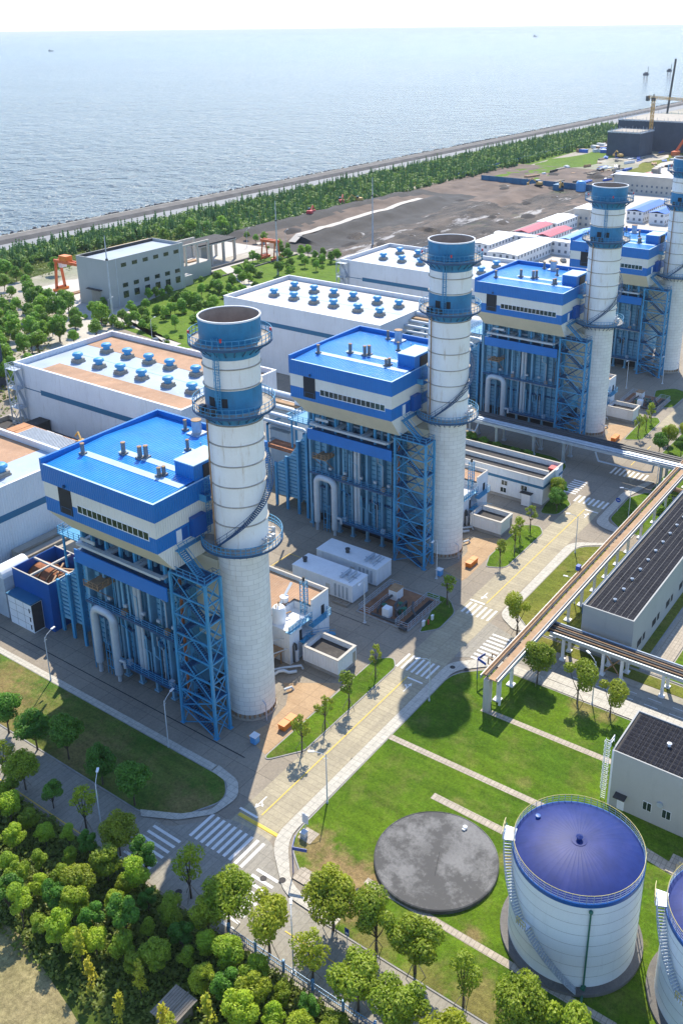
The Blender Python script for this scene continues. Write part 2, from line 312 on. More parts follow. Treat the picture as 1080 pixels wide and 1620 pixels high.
# ------------------------------------------------------------------ mesh helpers
ORG = {}
class MB:
    """collects shapes and links them as ONE mesh object"""
    def __init__(s): s.v = []; s.f = []; s.mi = []; s.cur = 0
    def add(s, vs, fs):
        b = len(s.v); s.v += [tuple(p) for p in vs]
        for f in fs: s.f.append([b+i for i in f]); s.mi.append(s.cur)
        return s
    def box(s, x0, y0, z0, x1, y1, z1):
        return s.add([(x0,y0,z0),(x1,y0,z0),(x1,y1,z0),(x0,y1,z0),(x0,y0,z1),(x1,y0,z1),(x1,y1,z1),(x0,y1,z1)],
                     [(0,3,2,1),(4,5,6,7),(0,1,5,4),(1,2,6,5),(2,3,7,6),(3,0,4,7)])
    def bar(s, p, q, w, h=None):
        h = h or w; p, q = Vector(p), Vector(q); d = (q-p)
        if d.length < 1e-6: return s
        d.normalize(); up = Vector((0,0,1)) if abs(d.z) < 0.95 else Vector((1,0,0))
        a = d.cross(up).normalized()*(w/2); b = a.cross(d).normalized()*(h/2)
        vs = [p-a-b, p+a-b, p+a+b, p-a+b, q-a-b, q+a-b, q+a+b, q-a+b]
        return s.add(vs, [(0,1,2,3),(7,6,5,4),(4,5,1,0),(5,6,2,1),(6,7,3,2),(7,4,0,3)])
    def path(s, pts, r, n=8, closed=False, r1=None):
        pts = [Vector(p) for p in pts]; m = len(pts); rings = []
        nrm = None
        for i in range(m):
            if closed: d = (pts[(i+1) % m]-pts[i-1])
            else: d = pts[min(i+1, m-1)]-pts[max(i-1, 0)]
            d.normalize()
            if nrm is None:
                u = Vector((0,0,1)) if abs(d.z) < 0.9 else Vector((1,0,0)); nrm = d.cross(u).normalized()
            else:
                nrm = (nrm - d*nrm.dot(d)).normalized()
            bi = d.cross(nrm)
            rr = r if r1 is None else r+(r1-r)*i/(m-1)
            rings.append([pts[i]+nrm*(rr*math.cos(2*PI*k/n))+bi*(rr*math.sin(2*PI*k/n)) for k in range(n)])
        vs = [p for R_ in rings for p in R_]; fs = []
        for i in range(m if closed else m-1):
            a = i*n; b = ((i+1) % m)*n
            for k in range(n): fs.append((a+k, a+(k+1) % n, b+(k+1) % n, b+k))
        if not closed: fs += [tuple(range(n-1, -1, -1)), tuple((m-1)*n+k for k in range(n))]
        return s.add(vs, fs)
    def tube(s, p, q, r, n=8, r1=None): return s.path([p, q], r, n, r1=r1)
    def lathe(s, cx, cy, prof, n=32, a0=0.0, a1=2*PI):
        full = abs(a1-a0-2*PI) < 1e-6; k = n if full else n+1
        vs = [(cx+r*math.cos(a0+(a1-a0)*i/n), cy+r*math.sin(a0+(a1-a0)*i/n), z) for r, z in prof for i in range(k)]
        fs = []
        for j in range(len(prof)-1):
            for i in range(n):
                i2 = (i+1) % k if full else i+1
                fs.append((j*k+i, j*k+i2, (j+1)*k+i2, (j+1)*k+i))
        return s.add(vs, fs)
    def arc(s, cx, cy, r0, r1, z0, z1, a0=0.0, a1=2*PI, n=48):
        """a curved plank / ring of box section"""
        full = abs(a1-a0-2*PI) < 1e-6
        s.lathe(cx, cy, [(r0,z0),(r1,z0),(r1,z1),(r0,z1),(r0,z0)], n, a0, a1)
        return s
    def prism(s, poly, z0, z1):
        n = len(poly); a = sum(poly[i][0]*poly[(i+1) % n][1]-poly[(i+1) % n][0]*poly[i][1] for i in range(n))
        if a < 0: poly = poly[::-1]
        vs = [(x,y,z0) for x,y in poly]+[(x,y,z1) for x,y in poly]
        return s.add(vs, [tuple(range(n-1,-1,-1)), tuple(range(n,2*n))]+[(i,(i+1) % n,n+(i+1) % n,n+i) for i in range(n)])
    def extr(s, prof, axis, a, b):
        """closed profile (2D) pulled along axis 'x' (prof=(y,z)) or 'y' (prof=(x,z))"""
        n = len(prof)
        f = (lambda p, t: (t,p[0],p[1])) if axis == 'x' else (lambda p, t: (p[0],t,p[1]))
        vs = [f(p,a) for p in prof]+[f(p,b) for p in prof]
        return s.add(vs, [tuple(range(n-1,-1,-1)), tuple(range(n,2*n))]+[(i,(i+1) % n,n+(i+1) % n,n+i) for i in range(n)])
    def quad(s, *p): return s.add(p, [tuple(range(len(p)))])
    def ico(s, c, r, sub=1, squash=(1,1,1), jit=0.0):
        t = (1+5**.5)/2
        vs = [Vector(p).normalized() for p in [(-1,t,0),(1,t,0),(-1,-t,0),(1,-t,0),(0,-1,t),(0,1,t),(0,-1,-t),(0,1,-t),(t,0,-1),(t,0,1),(-t,0,-1),(-t,0,1)]]
        fs = [(0,11,5),(0,5,1),(0,1,7),(0,7,10),(0,10,11),(1,5,9),(5,11,4),(11,10,2),(10,7,6),(7,1,8),(3,9,4),(3,4,2),(3,2,6),(3,6,8),(3,8,9),(4,9,5),(2,4,11),(6,2,10),(8,6,7),(9,8,1)]
        for _ in range(sub):
            cache = {}; nf = []
            def mid(a, b):
                k = (min(a,b), max(a,b))
                if k not in cache: vs.append((vs[a]+vs[b]).normalized()); cache[k] = len(vs)-1
                return cache[k]
            for a,b,c_ in fs:
                x,y,z = mid(a,b), mid(b,c_), mid(c_,a); nf += [(a,x,z),(b,y,x),(c_,z,y),(x,y,z)]
            fs = nf
        return s.add([(c[0]+p.x*r*squash[0]*(1+random.uniform(-jit,jit)), c[1]+p.y*r*squash[1]*(1+random.uniform(-jit,jit)), c[2]+p.z*r*squash[2]*(1+random.uniform(-jit,jit))) for p in vs], fs)
    def build(s, name, m, parent=None, loc=None, smooth=False):
        o = Vector(loc) if loc is not None else (ORG[parent] if parent is not None else Vector((0,0,0)))
        me = bpy.data.meshes.new(name)
        me.from_pydata([(x-o.x, y-o.y, z-o.z) for x,y,z in s.v], [], s.f)
        ms = m if isinstance(m, (list, tuple)) else [m]
        for k in ms: me.materials.append(M[k] if isinstance(k, str) else k)
        if len(ms) > 1: me.polygons.foreach_set('material_index', s.mi)
        if smooth:
            me.polygons.foreach_set('use_smooth', [True]*len(me.polygons)); me.set_sharp_from_angle(angle=rad(38))
        me.update()
        ob = bpy.data.objects.new(name, me); COL.objects.link(ob)
        if parent is not None: ob.parent = parent; ORG[ob] = ORG[parent]
        else: ob.location = o; ORG[ob] = o
        return ob

def tag(o, label, cat, group=None):
    o['label'] = label; o['category'] = cat
    if group: o['group'] = group
    return o
def thing(name, label, cat, loc, group=None):
    o = bpy.data.objects.new(name, None); o.empty_display_size = 0.5; COL.objects.link(o)
    o.location = loc; ORG[o] = Vector(loc); return tag(o, label, cat, group)
def struct(o, kind='structure'): o['kind'] = kind; return o
KIDS = {}
def copy_tree(src, loc, label=None, rz=0.0, sc=1.0, group=None, skip=()):
    """a copy of a thing with copies of its parts and sub-parts"""
    r = src.copy(); COL.objects.link(r); r.location = loc; r.rotation_euler = (0, 0, rz)
    r.scale = (sc, sc, sc) if not isinstance(sc, tuple) else sc
    if label: r['label'] = label
    if group: r['group'] = group
    for ch in src.children:
        if ch.name.split('.')[0] in skip: continue
        c = ch.copy(); COL.objects.link(c); c.parent = r
        for g in ch.children:
            d = g.copy(); COL.objects.link(d); d.parent = c
    return r
def railing(mb, pts, h=1.1, r=0.03, closed=False, step=1.5, rails=(0.55, 1.1)):
    pts = [Vector(p) for p in pts]
    n = len(pts)
    for i in range(n if closed else n-1):
        a, b = pts[i], pts[(i+1) % n]; L = (b-a).length
        k = max(1, int(round(L/step)))
        for j in range(k): p = a.lerp(b, j/k); mb.bar(p, p+Vector((0,0,h)), r*2)
        for q in rails: mb.bar(a+Vector((0,0,q*h/1.1)), b+Vector((0,0,q*h/1.1)), r*2)
    if not closed: mb.bar(pts[-1], pts[-1]+Vector((0,0,h)), r*2)
    return mb
def fillet(pts, rs, n=8):
    out = []; m = len(pts)
    for i in range(m):
        p = Vector(pts[i]); a = Vector(pts[i-1]); b = Vector(pts[(i+1) % m]); r = rs[i] if isinstance(rs, (list, tuple)) else rs
        if r <= 0: out.append(tuple(p)); continue
        u = (a-p).normalized(); v = (b-p).normalized(); th = u.angle(v)
        t = min(r/math.tan(th/2), (a-p).length*0.49, (b-p).length*0.49)
        q0 = p+u*t; q1 = p+v*t
        for k in range(n+1):
            s_ = k/n; out.append(tuple(q0*(1-s_)**2+p*2*s_*(1-s_)+q1*s_*s_))
    return out
def offset(poly, d):
    n = len(poly); a = sum(poly[i][0]*poly[(i+1) % n][1]-poly[(i+1) % n][0]*poly[i][1] for i in range(n)); sg = 1 if a > 0 else -1
    out = []
    for i in range(n):
        p0, p1, p2 = Vector(poly[i-1]), Vector(poly[i]), Vector(poly[(i+1) % n])
        e1 = (p1-p0); e2 = (p2-p1)
        if e1.length < 1e-6 or e2.length < 1e-6: out.append(tuple(p1)); continue
        n1 = Vector((e1.y,-e1.x)).normalized()*sg; n2 = Vector((e2.y,-e2.x)).normalized()*sg
        b = (n1+n2)
        if b.length < 1e-6: b = n1
        b.normalize(); out.append(tuple(p1+b*(d/max(0.5, b.dot(n1)))))
    return out
def sheet(name, poly, z, m):
    """a flat ground sheet"""
    mb = MB(); n = len(poly); a = sum(poly[i][0]*poly[(i+1) % n][1]-poly[(i+1) % n][0]*poly[i][1] for i in range(n))
    if a < 0: poly = poly[::-1]
    mb.add([(x,y,z) for x,y in poly], [tuple(range(n))])
    return struct(mb.build(name, m))
def rect(x0, y0, x1, y1): return [(x0,y0),(x1,y0),(x1,y1),(x0,y1)]
def lawn(poly, m='lawn', kerbed=True, h=0.13, name='lawn'):
    if kerbed: struct(MB().prism(offset(poly, 0.2), 0.0, h-0.01).build('kerb', 'kerb'))
    return struct(MB().prism(poly, -0.1, h+0.012).build(name, m))

# ------------------------------------------------------------------ the setting
YS = 442.0   # shoreline
struct(MB().quad((-4000,-3000,0),(9000,-3000,0),(9000,YS-20,0),(-4000,YS-20,0)).build('ground', 'ground'))
struct(MB().quad((-50000,YS-6,-1.5),(60000,YS-6,-1.5),(60000,60000,-1.5),(-50000,60000,-1.5)).build('sea', 'sea'))
dk = MB()
prof = [(YS-34,0.02),(YS-31,0.4),(YS-19,0.7),(YS-17,2.6),(YS-13,3.0),(YS-12.5,3.6),(YS-11.5,3.6),(YS-11,3.0),(YS-7,2.4),(YS,-2.2),(YS,-4),(YS-34,-4)]
dk.cur = 0
vs0 = [(-1500,y,z) for y,z in prof]; vs1 = [(6000,y,z) for y,z in prof]; n_ = len(prof)
mats_ = [0,0,1,1,2,2,2,1,1,1,1,1]
for i in range(n_):
    dk.cur = mats_[i]; j = (i+1) % n_
    dk.add([vs0[i],vs0[j],vs1[j],vs1[i]], [(0,3,2,1)])
struct(dk.build('embankment', ['dike_road', 'seawall', 'conc']))
# armour blocks along the waterline
ar = MB()
for i in range(2600):
    x = 150+i*0.62+random.uniform(-.4,.4)
    if x > 1700: break
    y = YS-random.choice((1.0,2.6,4.2,5.6))+random.uniform(-.6,.6); z = -1.2+ (YS-y)*0.62; s_ = random.uniform(.7,1.25)
    ar.ico((x,y,z), s_, 0, jit=0.25)
struct(tag(ar.build('armour_rock', 'seawall'), 'dark armour rocks heaped along the waterline of the sea wall', 'rocks'), 'stuff')
del ar

# paved yard of the plant, roads and pavements: sheets one above the other
sheet('yard', rect(52, 58, 420, 262), 0.012, 'yard')
sheet('road', fillet([(58.5,66.9),(420,66.9),(420,73.6),(58.5,73.6)], 0), 0.030, 'road')
sheet('road', rect(58.6,-60,66.4,180), 0.024, 'road_side')
sheet('road', fillet([(60,60),(66.4,54),(66.6,59),(72.5,66.5),(72.5,74),(66,80),(66,92),(58.6,92),(58.6,60)], [0,0,3,5,5,5,0,0,0]), 0.036, 'road_side')
sheet('road', [(121.0,67),(133.5,67),(131.5,60),(130.8,50),(130.2,-20),(126.6,-20),(126.6,50),(125.2,60)], 0.040, 'road_side')
sheet('road', rect(113.8,73.4,119.2,125), 0.033, 'yard')
sheet('road', fillet([(171,52),(186,52),(186,67),(171,67)], 0), 0.035, 'yard')
sheet('road', fillet([(190,66),(203,66),(207,72),(207,80),(203,86),(194,112),(190,112),(190,80)], [3,6,4,4,4,0,0,4]), 0.045, 'yard')
# pavements
sheet('pavement', fillet([(66.7,52),(66.9,60),(72.6,66.8),(119,66.9),(124.6,61.3),(124.4,35),(122.6,35),(122.4,60.4),(117.6,65.0),(74,65.1),(68.3,60),(68.0,52)], [0,6,6,5,4,0,0,4,5,6,6,0]), 0.16, 'pave')
sheet('pavement', fillet([(133.5,62.0),(136.5,66.6),(168.5,67.0),(172.4,60.5),(171.4,60.3),(168,65.0),(139,65.0),(135,60)], [3,4,5,0,0,5,4,0]), 0.16, 'pave')
sheet('pavement', fillet([(177,57),(178.6,66.2),(196,66.4),(206,63.6),(206,62.2),(195,64.6),(181,64.4),(179,57)], [0,4,6,0,0,6,4,0]), 0.16, 'pave')
sheet('pavement', fillet([(65.6,84),(68,79.4),(71.6,76),(75.8,75.4),(78.2,77.6),(78.9,82),(77.4,82),(77,78.6),(75,77),(72,76.9),(69,79.9),(66.4,85)], [0,3,3,3,3,0,0,2,2,2,2,0]), 0.152, 'pave')
sheet('pavement', [(77.45,82.2),(78.7,82.2),(78.5,134),(77.4,134)], 0.158, 'pave')
# lawns with kerbs
LA = fillet([(66.2,145),(66.2,85),(69.5,79.2),(74.5,76.6),(77.3,79.4),(77.3,145)], [0,3,3,3,3,0])
lawn(LA, 'lawn_mossy')
lawn(fillet([(83.2,77.6),(88.5,73.8),(112.8,73.7),(115.0,75.4),(112.6,77.6)], [0.6,2,2,2,1.5]))
lawn(fillet([(66.6,-40),(66.6,54.5),(74.0,64.8),(116.8,64.9),(122.2,59.2),(122.2,-40)], [0,5,6,6,5,0]), h=0.12)
lawn(fillet([(123.8,75.6),(126.5,73.4),(132.5,73.6),(135.9,76.6),(135.6,81.2),(134.6,81.0),(133.4,78.0),(124.6,75.8)], [1,2.5,3,3,1,0,0,0]))
lawn(fillet([(150.2,76.6),(152,73.3),(168.8,73.3),(171.6,75.2),(169.6,78.4),(154,77.9)], [0.6,2,2.5,2,1.5,0.6]))
lawn(fillet([(176.8,77.6),(178.4,74.2),(184.4,73.8),(187.6,76.4),(186.6,80.4),(184,79)], [1,2,2,3,2,1]))
lawn(fillet([(135.3,-40),(135.3,60),(139.5,64.9),(167.6,64.9),(171,60),(171,40),(135.3,40)], [0,3,3,5,0,0,0]), 'lawn_dry')
lawn(fillet([(179,53),(179.4,60),(183,64),(195,64.2),(199.6,62.0),(199,53)], [0,3,3,3,1,0]))
lawn(rect(201,50,260,61.5))
lawn(fillet([(190.8,84),(196,82),(203.5,83),(206,88),(206,112),(190.8,112)], [1,3,4,4,0,0]))
lawn(fillet([(206.5,70),(212,63.6),(236,63.8),(240,68),(240,73.5),(222,76.5),(212,84),(206.5,80)], [3,4,4,4,3,3,3,3]), 'yard', kerbed=False, h=0.03, name='road')
lawn(fillet([(226.4,77.4),(228.5,73.6),(243,73.8),(246.2,75.6),(242.5,78.2)], [0.6,2,2.5,2,1.5]))
lawn(fillet([(252.8,79.4),(255,74.6),(269,74.4),(271,79),(266,83)], [1,3,3,2,2]))
lawn(fillet([(217,64.4),(219,61.8),(246,61.8),(250,64),(246,66.2),(219,66.4)], [1,1,1,1,1,1]))
lawn(rect(132.2,-40,134.8,60), 'lawn_dry', kerbed=False, h=0.05)
sheet('path', rect(128.4,-20,130.2,51), 0.050, 'conc')
sheet('path', rect(135.5,36.0,240,39.2), 0.155, 'path')
lawn(rect(135.4,-120,420,35.7), 'lawn', kerbed=False, h=0.10)
lawn(rect(66.6,-120,122.2,-40.1), 'lawn', kerbed=False, h=0.11)
lawn(rect(216,39.4,420,60), 'lawn_dry', kerbed=False, h=0.06)
sheet('pavement', rect(124.4,-20,126.5,52), 0.16, 'pave')
# narrow paths crossing the big lawn
sheet('path', [(97.6,65),(98.7,65),(99.0,38),(97.9,38)], 0.150, 'path')
sheet('path', [(90.9,53.4),(92.1,53.4),(91.9,36),(90.7,36)], 0.150, 'path')
sheet('path', [(111.1,56.6),(112.2,56.6),(112.6,30),(111.5,30)], 0.150, 'path')
sheet('path', [(70.2,60.4),(71.6,60.4),(71.4,52.2),(70.2,52.2)], 0.150, 'path')
sheet('path', [(73.9,52.8),(74.9,52.8),(74.5,20),(73.5,20)], 0.150, 'path')
sheet('path', rect(74.9,62.1,77.0,64.2), 0.155, 'path'); sheet('path', rect(69.4,58.5,71.4,60.7), 0.155, 'path')
# far end of the plant: garden, roads, mud
lawn(fillet([(217,226),(236,228),(352,228),(352,292),(300,300),(240,283),(222,262)], [3,3,0,0,3,3,3]), 'lawn_far', h=0.06, kerbed=False)
sheet('path', [(216,232),(221,232),(226,268),(234,282),(300,300),(344,300),(344,296.5),(302,296.5),(240,279.5),(230,262)], 0.10, 'conc_light')
sheet('path', [(290,262),(296,262),(318,300),(312,300)], 0.108, 'conc_light')
sheet('road', [(186,250),(195,250),(232,284),(238,300),(262,336),(256,340),(240,322),(230,304),(222,290)], 0.05, 'conc_light')
sheet('yard', [(226,322),(222,300),(236,284),(240,304),(280,306),(300,318),(290,334),(244,338)], 0.06, 'conc_light')
sheet('yard', rect(300,310,372,342), 0.07, 'conc_light')
sheet('scrub', [(100,232),(170,258),(196,292),(222,326),(226,352),(290,360),(1000,345),(1100,400),(200,404),(60,330)], 0.04, 'scrub')
gr_ = [(612+k*16, 336-8*math.sin(k*.9)*math.sin(k*2.1)-max(0,k-4)*1.2) for k in range(16)]+[(852-k*20, 296+7*math.sin(k*1.7)-4*math.sin(k*.6)) for k in range(12)]
sheet('grass', gr_, 0.09, 'lawn_far')
gr_ = [(840-k*14, 262+4*math.sin(k*1.3)) for k in range(12)]+[(690+k*12, 248-5*math.sin(k*.8)) for k in range(12)]
sheet('grass', gr_, 0.10, 'lawn_dry')
sheet('grass', [(340,352),(420,350),(600,346),(835,352),(835,340),(612,331),(560,334),(470,346)], 0.08, 'lawn_far')
# muddy building site: a real uneven sheet
mm = MB(); NX, NY = 150, 44; X0, X1, Y0, Y1 = 356, 700, 221, 346
from mathutils import noise as mnoise
def mudz(x, y):
    e = min(1, (x-X0)/12, (X1-x)/90, (y-Y0)/6, (Y1-y)/6); e = max(0, e)
    z = 1.2*mnoise.fractal(Vector((x*0.018, y*0.05, 1.3)), 0.9, 2.1, 5) + 0.6*mnoise.noise(Vector((x*.12, y*.2, 5)))
    d = abs(y-(300+ (x-372)*0.07)) if 372 < x < 520 else 99
    z += 3.0*math.exp(-(d/7)**2)
    z += 2.6*math.exp(-((y-338)/8)**2)*(1 if x < 520 else 0.3)
    z += 2.2*math.exp(-((y-262-0.12*(x-430))/7)**2)*(1 if 430 < x < 600 else 0)
    return 0.1+max(-0.05, z*e + 0.3*e)
gp_ = [(X0+(X1-X0)*(i/NX)**1.35, Y0+(Y1-Y0)*j/NY) for i in range(NX+1) for j in range(NY+1)]
mm.add([(x,y,mudz(x,y)) for x,y in gp_], [(i*(NY+1)+j, (i+1)*(NY+1)+j, (i+1)*(NY+1)+j+1, i*(NY+1)+j+1) for i in range(NX) for j in range(NY)])
for i, f in enumerate(mm.f):
    x = sum(mm.v[k][0] for k in f)/4; y = sum(mm.v[k][1] for k in f)/4; q = 6*mnoise.noise(Vector((x*.03, y*.06, 3)))+3*mnoise.noise(Vector((x*.11, y*.2, 7)))
    yt = 303+(x-372)*0.085
    if x < 540 and y > 331+q: mm.mi[i] = 1
    elif x < 535 and y > yt-1+q*.4: mm.mi[i] = 2
    elif x < 545 and yt-24+q*1.5 < y: mm.mi[i] = 1
    elif x > 520+q*5 and y > 262+q: mm.mi[i] = 2
    elif x > 560+q*5 and y < 240+q: mm.mi[i] = 2
struct(mm.build('muddy_ground', ['mud', 'mud_dark', 'mud_light'], smooth=True))
tr_ = MB()
for i in range(20):
    xa, xb = 368+i*7, 368+(i+1)*7
    f = lambda x: 303+(x-372)*0.085
    tr_.add([(xa,f(xa)-2.2,mudz(xa,f(xa))+.9),(xb,f(xb)-2.2,mudz(xb,f(xb))+.9),(xb,f(xb)+2.2,mudz(xb,f(xb))+.9),(xa,f(xa)+2.2,mudz(xa,f(xa))+.9)], [(0,1,2,3)])
struct(tr_.build('track', 'conc_light'))
sheet('yard', rect(372,150,760,219), 0.02, 'conc_light')
sheet('haul_road', [(640,219),(760,219),(830,240),(830,268),(700,252),(640,240)], 0.05, 'conc_light')
# big field, ground under the grove
sheet('field', fillet([(-60,-60),(52,-60),(46.5,50),(40,62),(42,70),(44.6,82),(44,92),(-60,100)], [0,0,8,6,4,4,3,0]), 0.030, 'field')
sheet('ground_cover', rect(-60,-60,58.2,180), 0.02, 'scrub')

for du in (0, 58.4, 133.5):
    sheet('paving', [(84.5+du,78.0),(86+du,77.7),(104+du,78.2),(104+du,79.2),(99+du,86.5),(97.2+du,84.0),(95+du,82.6),(90+du,82.0),(86+du,83)], 0.022, 'tan')  # sunlight painted as a tan sheet where it falls below the chimney
# ------------------------------------------------------------------ road markings
def marks(name, quads, m='mark_white', z=0.06):
    mb = MB()
    for q in quads: mb.quad(*[(x,y,z) for x,y in q])
    return struct(mb.build(name, m))
def bars_u(u0, u1, v0, v1, w, gap):   # stripes lying along the road, repeated across it
    q = []; v = v0
    while v+w <= v1: q.append(rect(u0,v,u1,v+w)); v += w+gap
    return q
def bars_v(u0, u1, v0, v1, w, gap):
    q = []; u = u0
    while u+w <= u1: q.append(rect(u,v0,u+w,v1)); u += w+gap
    return q
marks('crosswalk_marking', bars_u(67.0,71.6,66.9,76.4,0.48,0.52))
marks('crosswalk_marking', bars_v(59.0,65.9,76.4,81.4,0.42,0.62))
marks('crosswalk_marking', bars_v(59.4,68.4,61.7,65.2,0.42,0.62))
marks('crosswalk_marking', bars_u(113.2,117.4,67.6,74.3,0.42,0.55))
marks('crosswalk_marking', bars_v(122.4,131.6,61.2,64.7,0.5,0.62))
marks('crosswalk_marking', bars_u(170.6,174.6,67.2,73.2,0.45,0.6) and bars_u(133.6,137.4,67.3,73.4,0.45,0.6))
marks('crosswalk_marking', bars_u(186.5,190.1,66.9,74.4,0.5,0.62))
marks('crosswalk_marking', bars_v(189.8,197.6,75.0,78.4,0.5,0.62))
marks('crosswalk_marking', bars_u(205.0,209.0,64.6,73.0,0.5,0.62))
ms_ = [rect(75.2,70.55,112.0,70.72), rect(138.5,70.2,184,70.37), rect(62.9,-40,63.05,56.5), rect(212,70.2,226,70.35)]
marks('lane_line', ms_, 'mark_yellow', 0.064)
marks('lane_line', [rect(58.8,85,58.95,140)], 'mark_yellow', 0.064)
marks('stop_line', [rect(74.35,70.8,74.7,74.0), rect(111.6,67.6,111.95,70.6), rect(183.9,67.2,184.3,70.2), rect(137.9,70.4,138.3,73.4)], 'mark_white', 0.064)
marks('lane_line', [rect(127.2,u,127.35,u+2.2) for u in range(-10,50,4)]+[rect(129.0,u,129.12,u+2.2) for u in range(-10,50,4)], 'mark_white', 0.068)
marks('yard_line', [rect(132,96,132.15,112), rect(120.4,111.9,132,112.05)], 'mark_yellow', 0.064)
def arrow(cx, cy, dx):
    a = lambda x, y: (cx+dx*x, cy+dx*y)
    return [[a(-1.3,-.09),a(.5,-.09),a(.5,.09),a(-1.3,.09)], [a(.5,-.36),a(1.3,0),a(.5,.36)], [a(-.3,.09),a(.15,.5),a(.33,.42),a(0,.09)], [a(.02,.62),a(.5,.78),a(.42,.3)]]
marks('road_arrow', arrow(76.9,72.3,-1)+arrow(109.6,69.1,1)+arrow(181.6,68.8,1)+arrow(140.6,71.8,-1), 'mark_white', 0.066)
# speed hump: black and yellow rubber
hp = MB()
k = 0; v = 65.4
while v < 73.2:
    hp.cur = k % 2; hp.extr([(73.35,0.03),(73.45,0.10),(73.85,0.10),(73.95,0.03)], 'y', v, v+0.5); v += 0.5; k += 1
tag(hp.build('speed_hump', ['mark_yellow','mark_yellow'], loc=(73.6,69,0)), 'yellow speed hump across the road before the big crosswalk', 'speed hump')
# drain slots in the yard
marks('drain', [rect(82.2,80,82.36,150), rect(120.2,84,120.32,100)], 'dark', 0.050)
def manhole(x, y, z=0.17, r=0.42): return (x,y,z,r)
mh = MB()
for x,y,z in ((67.3,63.6,.06),(68.4,61.4,.17),(118.2,65.7,.17),(91,66.6,.07),(65.2,48.0,.17),(72.6,52.6,.17),(119,63.5,.15),(59.7,70.9,.06)):
    mh.lathe(x,y,[(0.0,z+.012),(0.42,z+.012),(0.46,z)],14)
struct(mh.build('manhole_cover', 'roof_dark'))
M['vent_grey'] = mat('grey_vent', (0.17, 0.18, 0.185), 0.5, 0.15, 0.9, stain=(0.3, 0.17, 0.08), stain_amt=0.4)
M['column_blue'] = mat('faded_blue_columns', (0.15, 0.33, 0.46), 0.5, 0.12, 0.6, stain=(0.2, 0.3, 0.36), stain_amt=0.3)
